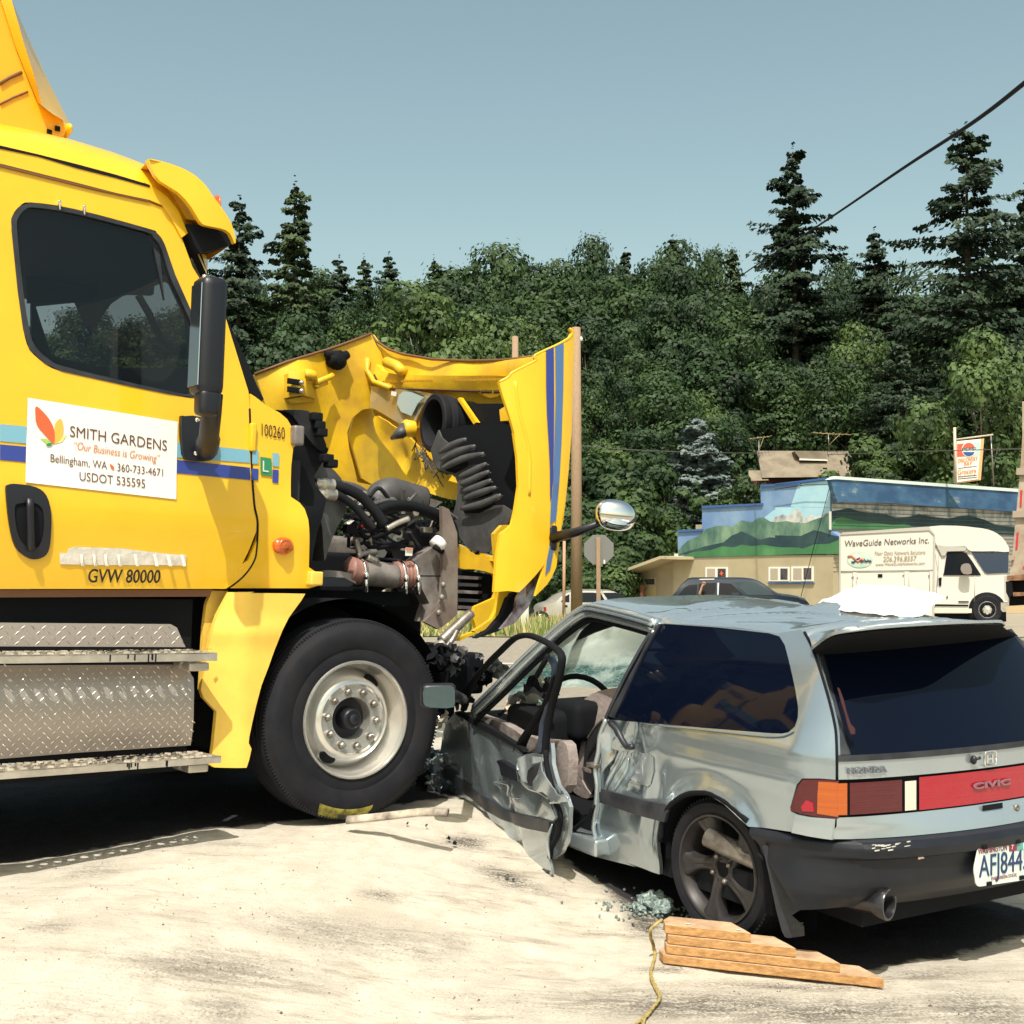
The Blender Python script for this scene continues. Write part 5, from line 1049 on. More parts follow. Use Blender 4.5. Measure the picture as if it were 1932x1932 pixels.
# ---------------- the crushed hatchback ----------------
def alloy_wheel(parent,C0,ax,upv,Rr=.292,w=.19,rimr=.222,lean=0):
    wr=bpy.data.objects.new('wheel',None); col.objects.link(wr); wr.parent=parent; wr.matrix_parent_inverse=Matrix.Translation(-parent.location)
    aa=ax.cross(upv).normalized(); mb=MB(); r=rimr
    pr=[(r,-.02),(r+.004,.0),(r+.012,.006),(r+.03,.012),(r+.05,.010),(Rr-.012,-.004),(Rr-.003,-.018),(Rr,-.03)]
    for g in range(4): h=-.05-.03*g; pr+=[(Rr,h),(Rr-.007,h-.002),(Rr-.007,h-.006),(Rr,h-.008)]
    pr+=[(Rr,-w+.02),(Rr-.02,-w),(r,-w+.01)]
    mb.lathe(C0,ax,pr,80,x0=upv); mb.build('tyre',rubber,wr,True,30)
    mb=MB()
    for k in range(90):
        t=2*math.pi*k/90; d=upv*math.cos(t)+aa*math.sin(t); tn=-upv*math.sin(t)+aa*math.cos(t)
        mb.box(C0+d*(Rr-.0055)+ax*-.020,d*.007,tn*.005,ax*.010)
    mb.build('tread_blocks',rubber,wr,False)['kind']='stuff'
    mb=MB(); mb.lathe(C0,ax,[(r,-.012),(r+.006,.004),(r+.002,.010),(r-.006,.008),(r-.010,-.004),(r-.022,-.02),(r-.028,-.05),(r-.034,-.10),(r-.04,-.15)],72,x0=upv); rim=mb.build('rim',darkrim,wr,True,35)
    mb=MB(); mb.lathe(C0,ax,[(r-.04,-.149),(.0,-.15)],48); mb.build('brake_backing',blackm,wr)
    mb=MB(); mb.lathe(C0,ax,[(.11,-.12),(.11,-.105),(.06,-.10),(.0,-.10)],36); mb.build('brake_drum',steel,wr,True,35)
    mb=MB()
    for k in range(5):
        t0=2*math.pi*(k+.17)/5; 
        def sp(u,v):
            # twisted, flaring spoke
            rr_=.05+(r-.062)*u; wd=(.040-.016*math.sin(u*math.pi)+.026*u*u)
            t=t0+.22*math.sin(u*1.6)*1.0; d=upv*math.cos(t)+aa*math.sin(t); tn=-upv*math.sin(t)+aa*math.cos(t)
            x=(v-.5)*2; prof=(1-abs(x)**3)*.022-.006*math.exp(-(x/.18)**2)
            dep=-.045+.035*u*(1-.3*u); 
            return C0+d*rr_+tn*x*wd+ax*(dep+prof-(.03 if abs(x)>.99 else 0))
        mb.grid(sp,10,12)
    # the spokes belong to one cast face
    mb.lathe(C0,ax,[(.075,-.075),(.078,-.04),(.066,-.026),(.040,-.024),(.033,-.035),(.0,-.036)],36); mb.build('wheel_face',darkrim,wr,True,50)
    for k in range(4):
        t=2*math.pi*(k+.3)/4; d=upv*math.cos(t)+aa*math.sin(t); mb=MB(); mb.lathe(C0+d*.052+ax*-.03,ax,[(.010,0),(.010,.016),(.006,.02),(0,.02)],8); mb.build('wheel_nut',steel,wr,True,30)
    return wr
def build_car():
    root=thing('hatchback_car','silver blue hatchback with crushed front and torn open door, jammed against the truck wheel','car',(CO.x,CO.y,0))
    def C(a,l,z): return CS.P(a,l,z)
    # ---- side panel with dents near the torn pillar ----
    b0=CS.hit(*q('K','1330 1010')[0]); b1=CS.hit(*q('L','640 1560')[0])
    def dent(a,z):
        d=math.hypot((a-b0[0])/.20,(z-b0[2])/.30); w=math.exp(-d*d*1.2)
        n=abs(noise.noise(Vector((a*7+z*3,z*4,2))))*2-.5
        o=-w*(.045+.05*n)
        d2=(a-b1[0]+ (z-b1[2])*.25)/.035; o-=.018*math.exp(-d2*d2)*ss(z,-.25,.1)*ss(z,.42,.2)
        d3=(a-b1[0]-.10)/.05; o+=.010*math.exp(-d3*d3)*ss(z,.45,.2)
        # fender flare
        r=math.hypot(a-0.0,z+.01); o+=.028*math.exp(-((r-.335)/.045)**2)*ss(z,-.2,.05)
        # shoulder crease
        o+=.006*math.exp(-((z-.44)/.02)**2)
        return o
    win=q('L','640 378 700 378 1100 405 1500 450 1580 475 1620 540 1650 650 1680 780 1705 900 1724 1020 1722 1100 1700 1170 1650 1215 1600 1226 1500 1222 1000 1182 500 1137 265 1118 240 1100 400 760 560 480')
    side=q('K','1535 288')+q('L','660 372 1100 395 1400 425 1560 452')+q('N','190 425 225 440 260 500 290 570 350 740 420 980 455 1130 470 1230 476 1400 477 1582 340 1572 210 1572 175 1620 145 1700 116 1800 122 1825 170 1848 168 1932')+q('M','290 692 20 652')+q('W','1240 492 1130 395 1000 275 850 185 730 165 600 183 500 240 425 310 375 410 352 520 340 640 336 800 336 960 200 910 0 842')+q('K','1400 1735 1180 1680 1035 1600 1030 1555 1150 1560 1165 1530 1145 1490 1160 1400 1172 1260 1160 1150 1182 1050 1190 950 1225 860 1245 800 1330 680 1420 500')
    sp=sheet('body_side',CS,side,silverd,root,[win],res=.028,thick=.02,dent=dent)
    qg=sheet('quarter_window',CS,win,tint_g,root,res=.07,thick=.004,e=-.004)
    mb=MB(); mb.tube(CS.W(smooth(q('L','265 1125 240 1102 400 762 560 482 645 376'),3,False),None,.004),.010,6); mb.build('window_seal',trimb,root)
    mb=MB(); mb.tube(smooth(CS.W(q('L','500 1150 1000 1200 1400 1243 1560 1250 1640 1235 1690 1205'),None,.004),3,False),.0035,5); mb.build('beltline_groove',M('groove',(.12,.15,.17),.6),sp)
    # b pillar black post
    sheet('pillar_trim',CS,q('K','1545 290 1520 292 1415 500 1310 700 1238 840 1270 850 1320 740 1400 560 1500 370'),trimb,root,e=.006,thick=.02,res=.05)
    # molding
    sheet('side_molding',CS,q('K','1195 1272 1400 1330 1610 1372 1570 1470 1400 1425 1185 1352'),trimb,root,off=lambda a,z:offC(a,z)+.022*math.exp(-((z-.165)/.05)**4),thick=.015,res=.03,e=.012)
    fl=sheet('fuel_flap',CS,q('L','435 1395 450 1372 560 1385 590 1410 590 1520 570 1620 555 1635 440 1608 418 1580 418 1490'),silver,root,e=.004,thick=.004,res=.04,dent=lambda a,z:dent(a,z)*.7)
    mb=MB(); pth=CS.W(smooth(q('L','435 1395 450 1372 560 1385 590 1410 590 1520 570 1620 555 1635 440 1608 418 1580 418 1490'),2),lambda a,z:offC(a,z)+dent(a,z)*.7,.002); mb.tube(pth+[pth[0]],.002,5); mb.build('flap_gap',M('groove',(.1,.1,.1)),fl)
    # arch lip
    mb=MB(); ap=CS.W(smooth(q('W','1190 448 1130 395 1000 275 850 185 730 165 600 183 500 240 425 310 375 410 352 520 342 640'),2,False),None,.018)
    mb.tube(ap,.013,8); mb.build('wheel_arch_lip',blackm,root)
    mb=MB(); mb.grid(lambda u,v: C(math.cos(R(-5+185*u))*.335,-.02-.3*v,math.sin(R(-5+185*u))*.335+.0),24,2); mb.grid(lambda u,v: C(-.34+.68*u,-.26,-.2+.55*v),2,2); mb.build('arch_liner',blackm,root)
    alloy_wheel(root,CO+cl*-.03,(cl*.995+cs*-.07).normalized(),Vector(cu_))
    alloy_wheel(root,CO+cl*-1.46-cu_*.01,cl*-1,Vector(cu_))
    # under-rear skirt and mud flap
    mf=sheet('mud_flap',Fr(C(-.30,0,0),-cl,-cs,Vector(cu_)),[],trimb,root) if 0 else None
    MFp=Fr(C(-.36,0,0),(-cl*.8-cs*.6).normalized(),(-cs*.8+cl*.6).normalized(),cu_)
    sheet('mud_flap',MFp,q('M','80 780 110 775 150 860 230 990 290 1120 330 1190 270 1230 350 1300 352 1362 250 1376 225 1370 205 1330 170 1200 120 960'),trimb,root,thick=.008,res=.05,off=0)
    text('flap_lettering','HC',MFp,*q('M','278 1318 345 1312'),.022,greyp,root,off=0,e=.004)
    # ---- rear end: rows from the left corner mirrored to the right ----
    def row(key,s,ds=0,dz=0,bow=.10): 
        a,l,z=CS.hit(*q(key,s)[0]); return (a+ds,l,z+dz,bow)
    MID=-.84
    def rowp(r,t):
        a,l,z,b=r; k=1-(2*t-1)**2; k=k**.8
        return C(a-b*k,l+t*((2*MID+.07*ss(z,.6,.95)-l)-l),z+.045*t*ss(z,.6,.95))
    def tof(r,u):
        lo,hi=0,1
        for _ in range(30):
            m=(lo+hi)/2
            if proj(rowp(r,m))[0]<u: lo=m
            else: hi=m
        return lo
    def band(name,rows,t0,t1,m,n=26,out=0,par=None,k=3):
        mb=MB()
        def fn(u,v):
            t=t0+(t1-t0)*u; x=v*(len(rows)-1); i=min(int(x),len(rows)-2); f=x-i
            return rowp(rows[i],t)*(1-f)+rowp(rows[i+1],t)*f-cs*out
        mb.grid(fn,n,(len(rows)-1)*k); return mb.build(name,m,par or root)
    rT=row('N','285 568',bow=.05); rG=row('N','476 1392'); rP=row('N','477 1442'); rL=row('N','477 1582'); rM=row('N','477 1875'); rS=row('M','533 737',bow=.15)
    hg=band('hatch_glass',[rT,rG],.035,.965,tint_g,n=24,k=10,out=.004)
    band('hatch_frame',[rT,rG],0,1,trimb,n=24,k=10,out=-.006)
    band('glass_trim',[rG,rP],0,1,trimb,out=.006)
    mb=MB(); gg=[pt(*p,1) for p in ()]; f_=Fr(rowp(rG,.1),-cl,(-cs*.93+cu_*.37).normalized(),(cu_*.93+cs*.37).normalized()); sheet('red_strap',f_,q('N','485 868 500 880 530 960 560 1080 585 1150 618 1185 620 1228 590 1232 570 1180 545 1080 515 980'),M('dull_red',(.045,.010,.012),.6),root,off=.0,e=.02,thick=.004)
    hp=band('hatch_panel',[rP,rL],0,1,silver,out=.0)
    band('tail_light_backing',[rL,rM],0,1,blackm,out=-.012)
    def lamp(name,x0,x1,m,y0=.09,y1=.93):
        def mixr(r1,r2,f): return tuple(r1[i]*(1-f)+r2[i]*f for i in range(4))
        ra,rb=mixr(rL,rM,y0),mixr(rL,rM,y1); mm=mixr(rL,rM,.5)
        return band(name,[ra,mixr(ra,rb,.5),rb],tof(mm,x0),tof(mm,x1),m,n=12,out=.004,k=2)
    def NX(x): return (3100+x/1.932)/2.12
    lamp('tail_light_red',NX(476),NX(552),amber); lamp('tail_light',NX(572),NX(975),redd); lamp('reversing_light',NX(998),NX(1085),whitel,.14,.93)
    rp=lamp('light_bar',NX(1108),NX(3400),redl,.06,.95)
    # lamp corner on the side
    sheet('tail_light_side',CS,q('N','478 1590 340 1580 215 1582 180 1625 150 1705 122 1800 128 1822 200 1848 330 1870 478 1882'),redd,root,e=.004,thick=.01,res=.04)
    sheet('turn_light',CS,q('N','478 1605 335 1597 328 1700 325 1845 478 1868'),amber,root,e=.009,thick=.006,res=.04)
    sheet('lamp_reflection',CS,q('N','200 1790 240 1740 290 1760 300 1830 210 1825'),redl,root,e=.008,thick=.004)
    band('rear_panel',[rM,(rM[0],rM[1],(rM[2]*.6+rS[2]*.4),.115),(rS[0],rS[1],rS[2]+.03,.14),rS],0,1,silver,k=3)
    sheet('corner_panel',CS,q('M','312 575 400 592 558 604 552 738 400 715 292 692'),silver,root,e=.0,thick=.01,res=.04,dent=lambda a,z:.02*ss(z,.4,.3))
    # letters and marks
    band('handle_recess',[(rM[0]-.01,rM[1],rM[2]-.001,.10),(rM[0]-.012,rM[1],rM[2]-.022,.10)],tof(rM,(3700+700/3.22)/2.12),tof(rM,(3700+960/3.22)/2.12),blackm,out=.004)
    def rear_text(name,s,r,u0,u1,h,m,z_off,out=.006,bold=0,sc=1,ital=0):
        cu=bpy.data.curves.new('tmp','FONT'); cu.body=s; cu.size=1; cu.offset=bold; cu.extrude=0; cu.shear=ital; ob=bpy.data.objects.new('tmp',cu); me=bpy.data.meshes.new_from_object(ob)
        xs=[v.co.x for v in me.vertices]; x0,x1=min(xs),max(xs); t0,t1=tof(r,u0),tof(r,u1); vs=[]
        for v in me.vertices:
            t=t0+(t1-t0)*(v.co.x-x0)/(x1-x0); p=rowp(r,t)+cu_*(z_off+v.co.y/.69*h)-cs*out; vs.append(p)
        fs=[tuple(p.vertices) for p in me.polygons]; bpy.data.objects.remove(ob); bpy.data.curves.remove(cu); bpy.data.meshes.remove(me)
        n=len(vs); vs+=[p+cs*.004 for p in vs]; ed={}
        F_=list(fs)+[tuple(i+n for i in f[::-1]) for f in fs]
        for f in fs:
            for i in range(len(f)): ed[(f[i],f[(i+1)%len(f)])]=1
        for (a,b) in ed:
            if (b,a) not in ed: F_.append((b,a,a+n,b+n))
        return mesh(name,vs,F_,m,root,False)
    zmid=(rP[2]+rL[2])/2
    rr_=(rP[0],rP[1],zmid,.10)
    badge=M('chrome_badge',(.25,.27,.33),.25,.9)
    rear_text('maker_badge','HONDA',rr_,NX(550),NX(855),.022,badge,-.012,out=.010,bold=.03)
    rear_text('emblem_letter','H',rr_,NX(1620),NX(1668),.030,chrome,-.012,out=.012,bold=.02)
    mb=MB(); t0,t1=tof(rr_,NX(1602)),tof(rr_,NX(1690)); pts=[]
    for k in range(25):
        a=2*math.pi*k/24; x=math.copysign(abs(math.cos(a))**.35,math.cos(a)); y=math.copysign(abs(math.sin(a))**.35,math.sin(a))
        pts.append(rowp(rr_,(t0+t1)/2+(t1-t0)/2*x)+cu_*(.004+.030*y)-cs*.012)
    mb.tube(pts,.0035,6); mb.build('emblem_ring',chrome,root)
    mb=MB(); p=rowp(rr_,tof(rr_,NX(1515)))+cu_*.006; mb.ell(p-cs*.012,cs*.014,cl*.012,cu_*.018,8); mb.tube([p-cs*.01,p-cs*.03-cl*.02+cu_*.01],.006,8); mb.build('wiper_stub',black,root)
    rb=(rM[0],rM[1],(rL[2]+rM[2])/2,.10); rear_text('model_badge','CIVIC',rb,(3700+595/3.22)/2.12,(3700+1072/3.22)/2.12,.022,M('red_grey_badge',(.27,.14,.18),.35,.3),-.004,out=.012,bold=.035)
    rk=(rM[0]-.012,rM[1],rM[2]-.03,.10); mb=MB(); p=rowp(rk,tof(rk,(3700+1165/3.22)/2.12)); mb.lathe(p-cs*.004,-cs,[(.014,0),(.014,.006),(.008,.008),(.007,.003),(0,.003)],20); mb.build('hatch_lock',steel,root)
    # hatch edge gap line
    mb=MB(); mb.tube(smooth(CS.W(q('N','228 442 262 505 292 572 352 742 422 982 457 1132 472 1232 478 1400 479 1580'),None,.0),3,False),.006,6); mb.build('hatch_gap',blackm,root)
    mb=MB(); mb.tube(CS.W(q('M','312 572 300 640 290 692'),None,.003),.003,5); mb.build('panel_gap',blackm,root)
    # bumper
    B=[row('M','530 740',ds=-.03,bow=.12),row('M','535 752',ds=-.075,bow=.12),row('M','540 790',ds=-.09,bow=.12),row('M','545 850',ds=-.08,bow=.12),row('M','545 870',ds=-.055,bow=.12),row('M','545 1040',ds=-.05,bow=.11),row('M','545 1120',ds=-.03,bow=.10),row('M','545 1200',ds=.02,bow=.10)]
    B=[(b[0],-.135,b[2],b[3]) for b in B]
    def bfn(u,v):
        x=v*(len(B)-1); i=min(int(x),len(B)-2); f=x-i; t=u
        return rowp(B[i],t)*(1-f)+rowp(B[i+1],t)*f
    mb=MB(); mb.grid(bfn,36,28)
    # side return of the bumper
    s0=[CS.hit(*q('M',c)[0]) for c in ('20 652','40 700','60 740','85 790','100 830','170 940','230 1040','320 1190')]
    def sfn(u,v):
        x=v*7; i=min(int(x),6); f=x-i
        A=Vector(s0[i])*(1-f)+Vector(s0[i+1])*f; b=Vector(B[i][:3])*(1-f)+Vector(B[i+1][:3])*f
        o=.02*math.sin(min(1,v*3)*math.pi)
        p=A*(1-u)+b*u; p.y=A.y*(1-u**2.2)+b.y*u**2.2+(o+.015)*(1-u) 
        return C(p.x,p.y,p.z)
    mb.grid(lambda u,v:sfn(1-u,v) if 0 else sfn(u,v),14,28); bump=mb.build('bumper',bumperm,root,True,50)
    mb=MB(); rr=random.Random(4)
    for i in range(16):
        t=rr.choice([.03,.05,.07,.09,.12])+rr.uniform(-.01,.01); p=bfn(t,.2+rr.uniform(-.06,.1)); mb.box(p-cs*.002,cl*rr.uniform(.003,.014),cs*.001+cl*.003,cu_*rr.uniform(.001,.0025))
    mb.build('paint_scratches',M('scratch_pale',(.55,.53,.48),.7),bump,False)
    mb=MB(); p=bfn(tof(B[5],(3000+1126/1.615)/2.12),.66); 
    tt=tof(B[4],(3000+1126/1.615)/2.12); zc=None
    CP=Fr(rowp(B[5],tt)-cs*.008,-cl,-cs,cu_)
    st=sheet('red_sticker',CP,q('M','1083 840 1168 828 1168 855 1086 872'),M('sticker_red',(.65,.06,.03),.5),root,thick=.002,off=0); sheet('sticker_text_strip',CP,q('M','1088 852 1150 842 1150 858 1088 868'),white,st,thick=.001,off=0,e=.003)
    # plate
    tp=tof(B[5],1900); PF=Fr(rowp(B[4],tp)-cs*.022,(-cl+cs*-.02).normalized(),-cs,cu_)
    pl_out=q('P','645 1560 650 1500 700 1255 725 1230 760 1225 1480 1120 1480 1640 720 1762 690 1755 665 1720')
    pm=M('plate_white',(.74,.76,.70),.4,c2=(.50,.66,.62),vscale=4)
    pl=sheet('number_plate',PF,pl_out,pm,root,off=0,thick=.004,res=.04)
    navy=M('plate_navy',(.02,.04,.14),.5); mar=M('plate_maroon',(.22,.02,.05),.5)
    text('plate_number','AFJ8445',PF,*q('P','712 1648 1340 1530'),.083,navy,pl,off=0,e=.003)
    text('plate_state','WASHINGTON',PF,*q('P','700 1352 1060 1290'),.026,mar,pl,off=0,e=.003)
    text('plate_motto','EVERGREEN STATE',PF,*q('P','868 1682 1185 1628'),.012,mar,pl,off=0,e=.003)
    sg_=sheet('month_tab',PF,q('P','1085 1220 1180 1208 1182 1295 1088 1308'),mar,pl,off=0,e=.002,thick=.001); text('plate_seven','7',PF,*q('P','1115 1282 1140 1278'),.018,white,pl,off=0,e=.005)
    sheet('year_tab',PF,q('P','1185 1206 1262 1195 1264 1285 1187 1297'),M('tab_teal',(.10,.35,.33),.5),pl,off=0,e=.002,thick=.001)
    for c in ('770 1250','1185 1175','825 1722','1235 1640'):
        mb=MB(); a,l,z=PF.hit(*q('P',c)[0]); mb.bevbox(PF.P(a,.004,z),PF.a*.013,PF.n*.004,PF.up*.008,.003); mb.build('plate_screw',blackm,pl)
    # exhaust
    EF=Fr(rowp(B[6],.3)-cs*.02,-cl,-cs,cu_); c0=EF.W(q('M','962 1180'),.0)[0]+cs*.05; ex=(-cs*.93-cl*.30).normalized()
    mb=MB(); mb.lathe(c0,ex,[(.040,-.22),(.052,-.14),(.054,-.05),(.060,-.04),(.062,.0),(.060,.004),(.052,.004),(.049,-.01),(.046,-.16),(.02,-.17),(.0,-.17)],40); mb.build('exhaust_tip',M('exhaust_metal',(.07,.07,.08),.25,.8),root,True,40)
    mb=MB(); mb.tube([c0-ex*.3,c0-ex*.8+cu_*.12],.04,14); mb.build('muffler_pipe',steel,root)
    # floor pan / under body
    mb=MB()
    def bx(a0,a1,l0,l1,z0,z1): mb.box(C((a0+a1)/2,(l0+l1)/2,(z0+z1)/2),cs*(a1-a0)/2,cl*(l1-l0)/2,cu_*(z1-z0)/2)
    bx(-.62,-.30,-1.5,-.22,-.10,.30); bx(-.30,2.0,-1.60,-.06,-.12,.02); bx(-.3,.33,-1.4,-.28,.0,.30)
    mb.build('floor_pan',blackm,root,False)
    mb=MB(); bx(-.62,.9,-1.62,-1.60,.0,.56); bx(.0,.9,-1.62,-1.60,.0,.4); bx(-.55,-.50,-1.5,-.2,.3,.5); bx(.16,.28,-1.5,-.18,.2,.62); bx(-.5,.2,-1.5,-.15,.40,.42); mb.build('trunk_interior',cabin,root,False)
    # ---- roof ----
    edge=[CS.hit(u,v) for u,v in q('K','1085 190 1200 212 1400 250 1535 286')+q('L','660 372 1100 395 1400 425 1560 452')+q('N','225 440 255 500 285 566')]
    edge=smooth(edge,4,False); ne=len(edge)
    def zr(u,t):
        k=u*(ne-1); i=min(int(k),ne-2); f=k-i; e=edge[i]*(1-f)+edge[i+1]*f
        L_=2*MID-e.y+.07*ss(u,.7,1); l=e.y+(L_-e.y)*t
        crown=.045*(1-(2*t-1)**4)**.7*(1-.55*ss(u,.80,1))
        a=e.x; 
        # buckles radiating from the pillar
        c=0
        for (x0,y0,x1,y1,h,w) in ((.66,-.20,.25,-.95,.040,.05),(.66,-.2,1.05,-1.2,.028,.07),(.25,-.95,.05,-1.45,.035,.06),(.50,-.2,-.35,-.95,.020,.035),(.2,-.3,-.45,-.7,-.014,.04),(.30,-.9,-.40,-1.1,.022,.05),(.9,-.25,.5,-.9,-.02,.06)):
            dx,dy=x1-x0,y1-y0; LL=dx*dx+dy*dy; s_=((a-x0)*dx+(l-y0)*dy)/LL; s2=max(0,min(1,s_)); d=math.hypot(a-x0-dx*s2,l-y0-dy*s2); c+=.75*h*(1-.75*ss(t,.45,.8))*math.exp(-(d/w)**1.2)*min(1,t*8,(1-t)*8+.3)
        tilt=.030*t*ss(a,-.45,.3)-.02*t
        return a,l,e.z+crown+c+tilt
    mb=MB(); mb.grid(lambda u,t:C(*zr(1-u,t)),90,60); rf=mb.build('roof',silver,root)
    mb=MB(); mb.grid(lambda u,t:(lambda p:C(p[0],p[1],p[2]-.035))(zr(1-u*.97,t)),30,20); mb.build('headliner',cabin,root)
    # spoiler lip over the hatch glass
    SF=Fr(C(-.70,0,0),-cl,-cs,cu_)
    _tp=(q('N','287 566 350 515 410 475 480 447 600 428 800 405 1000 390 1200 378 1400 368 1600 362 1740 360 1765 385')); _dep=[-.40,-.47,-.54,-.60,-.66]+[-.70]*5+[-.68,-.60]
    tip=smooth([Fr(C(_dep[i],0,0),-cl,-cs,cu_).W([p],0)[0] for i,p in enumerate(_tp)],3,False); nt=len(tip)
    base=[C(*zr(.90,t/ (nt-1)*1.0)) for t in range(nt)]
    def spf(u,v):
        k=u*(nt-1); i=min(int(k),nt-2); f=k-i; tp=tip[i]*(1-f)+tip[i+1]*f; tb=C(*zr(.86,u))
        return tb*(1-v)+tp*v+cu_*.012*math.sin(v*math.pi)
    mb=MB(); mb.grid(spf,40,8); mb.build('spoiler',silver,root)
    def und(u,v):
        k=u*(nt-1); i=min(int(k),nt-2); f=k-i; tp=tip[i]*(1-f)+tip[i+1]*f-cu_*.012; g=rowp(rT,u)*.93+rowp(rG,u)*.07
        return tp*(1-v)+g*v
    mb=MB(); mb.grid(und,40,6); mb.build('spoiler_underside',blackm,root)
    mb=MB(); mb.tube(tip,.007,7); mb.build('spoiler_edge',silver,root)
    # ---- pillar and door opening surround ----
    pil=smooth([CS.hit(u,v) for u,v in q('K','455 800 600 660 740 520 900 370 1000 285 1080 228 1140 205 1240 222 1400 262 1530 300')],4,False)
    for (nm_,dl,dz,r,m) in (('a_pillar',0,0,.040,silverd),('a_pillar_ridge',.022,.022,.012,silver),('a_pillar_groove',.030,-.004,.010,trimb),('a_pillar_flange',.02,-.030,.011,silver),('door_seal',-.01,-.052,.016,blackm)):
        mb=MB(); P_=[C(p.x,p.y+dl,p.z+dz-(0 if 'pillar_' in nm_ else 0)) for p in pil]
        mb.tube(P_,[r*(1.0)]*len(P_),10,flat=.8); mb.build(nm_,m,root)
    sheet('roof_rail_inner',Fr(C(0,-.28,0),cs,cl,cu_),q('K','800 440 1000 300 1110 245 1200 250 1490 345 1460 360 1290 305 1260 300 1130 345 1000 405 880 470 815 480'),blackm,root,thick=.03,off=0)
    mb=MB(); mb.ell(Fr(C(0,-.26,0),cs,cl,cu_).W(q('K','1003 305'))[0],cs*.012,cl*.01,cu_*.008,6); mb.build('clip',white,root)
    # windshield, crazed and sagging
    wp=smooth([CS.hit(u,v) for u,v in q('K','560 700 740 530 900 380 1000 300 1090 240')],5,False); nw=len(wp)
    cg=bpy.data.materials.new('crazed_glass'); cg.use_nodes=True; t=cg.node_tree; b=t.nodes['Principled BSDF']; tc=t.nodes.new('ShaderNodeTexCoord')
    vo=t.nodes.new('ShaderNodeTexVoronoi'); vo.feature='DISTANCE_TO_EDGE'; vo.inputs['Scale'].default_value=26; n1=t.nodes.new('ShaderNodeTexNoise'); n1.inputs['Scale'].default_value=2.6; n1.inputs['Detail'].default_value=8
    t.links.new(tc.outputs['Object'],vo.inputs['Vector']); t.links.new(tc.outputs['Object'],n1.inputs['Vector'])
    r1=t.nodes.new('ShaderNodeValToRGB'); r1.color_ramp.elements[0].position=.0; r1.color_ramp.elements[1].position=.06; r1.color_ramp.elements[0].color=(.9,.95,.92,1); r1.color_ramp.elements[1].color=(0,0,0,1); t.links.new(vo.outputs[0],r1.inputs[0])
    r2=t.nodes.new('ShaderNodeValToRGB'); r2.color_ramp.elements[0].position=.38; r2.color_ramp.elements[1].position=.56; r2.color_ramp.elements[0].color=(.04,.14,.14,1); r2.color_ramp.elements[1].color=(.80,.92,.86,1); t.links.new(n1.outputs['Fac'],r2.inputs[0])
    mx=t.nodes.new('ShaderNodeMix'); mx.data_type='RGBA'; mx.blend_type='SCREEN'; mx.inputs[0].default_value=.35; t.links.new(r2.outputs[0],mx.inputs[6]); t.links.new(r1.outputs[0],mx.inputs[7]); t.links.new(mx.outputs[2],b.inputs['Base Color']); b.inputs['Roughness'].default_value=.25
    tr=t.nodes.new('ShaderNodeBsdfTranslucent'); t.links.new(mx.outputs[2],tr.inputs[0]); tp_=t.nodes.new('ShaderNodeBsdfTransparent'); tp_.inputs[0].default_value=(.6,.85,.8,1)
    m1=t.nodes.new('ShaderNodeMixShader'); m1.inputs[0].default_value=.82; t.links.new(b.outputs[0],m1.inputs[1]); t.links.new(tr.outputs[0],m1.inputs[2]); m2=t.nodes.new('ShaderNodeMixShader'); m2.inputs[0].default_value=.10; t.links.new(m1.outputs[0],m2.inputs[1]); t.links.new(tp_.outputs[0],m2.inputs[2]); t.links.new(m2.outputs[0],t.nodes['Material Output'].inputs[0])
    mb=MB()
    def wf(u,v):
        p=wp[min(int(round(u*(nw-1))),nw-1)]; s=math.sin(v*math.pi); l=p.y-.05+v*((2*MID-p.y+.05)-p.y+.05)
        return C(p.x+.10*s-.10*s*math.exp(-((v-.55)/.25)**2)*(1-u),l,p.z-.02-.10*s*math.exp(-((u-.45)/.3)**2)+.02*noise.noise(Vector((u*5,v*5,0)))+.02*s)
    mb.grid(wf,nw-1,24); mb.build('windshield',cg,root)
    # far pillar
    mb=MB(); mb.tube([C(p.x,2*MID-p.y,p.z) for p in pil[:30]],.035,8); mb.build('a_pillar',silverd,root)
    sheet('far_side',Fr(C(0,2*MID+.03,0),cs,-cl,cu_),[],cabin,root) if 0 else None
    mb=MB(); mb.box(C(1.3,-1.6,.18),cs*.75,cl*.02,cu_*.28); mb.build('far_door',silverd,root,False)
    # tear at the rear door pillar: folded bright metal
    FT=Fr(C(0,.012,0),cs,cl,cu_)
    dfn=lambda a,z:offC(a,z)+dent(a,z)
    sheet('torn_metal',CS,q('K','1240 868 1262 880 1275 930 1300 975 1345 1015 1330 1050 1290 1040 1255 990 1235 930'),silver,root,res=.02,thick=.006,off=dfn,e=.02,dent=lambda a,z:.016*math.sin(a*40+z*10))
    sheet('torn_metal',CS,q('K','1225 880 1245 960 1270 1040 1250 1100 1215 1180 1195 1260 1180 1240 1185 1150 1195 1040 1205 950'),silver,root,res=.02,thick=.006,off=dfn,e=.025,dent=lambda a,z:.018*math.sin(a*46-z*8))
    sheet('torn_metal',CS,q('K','1340 1015 1385 1005 1392 1030 1360 1045 1330 1090 1300 1140 1270 1180 1285 1110 1310 1060'),silver,root,res=.02,thick=.006,off=dfn,e=.016,dent=lambda a,z:.012*math.sin(a*50+z*20))
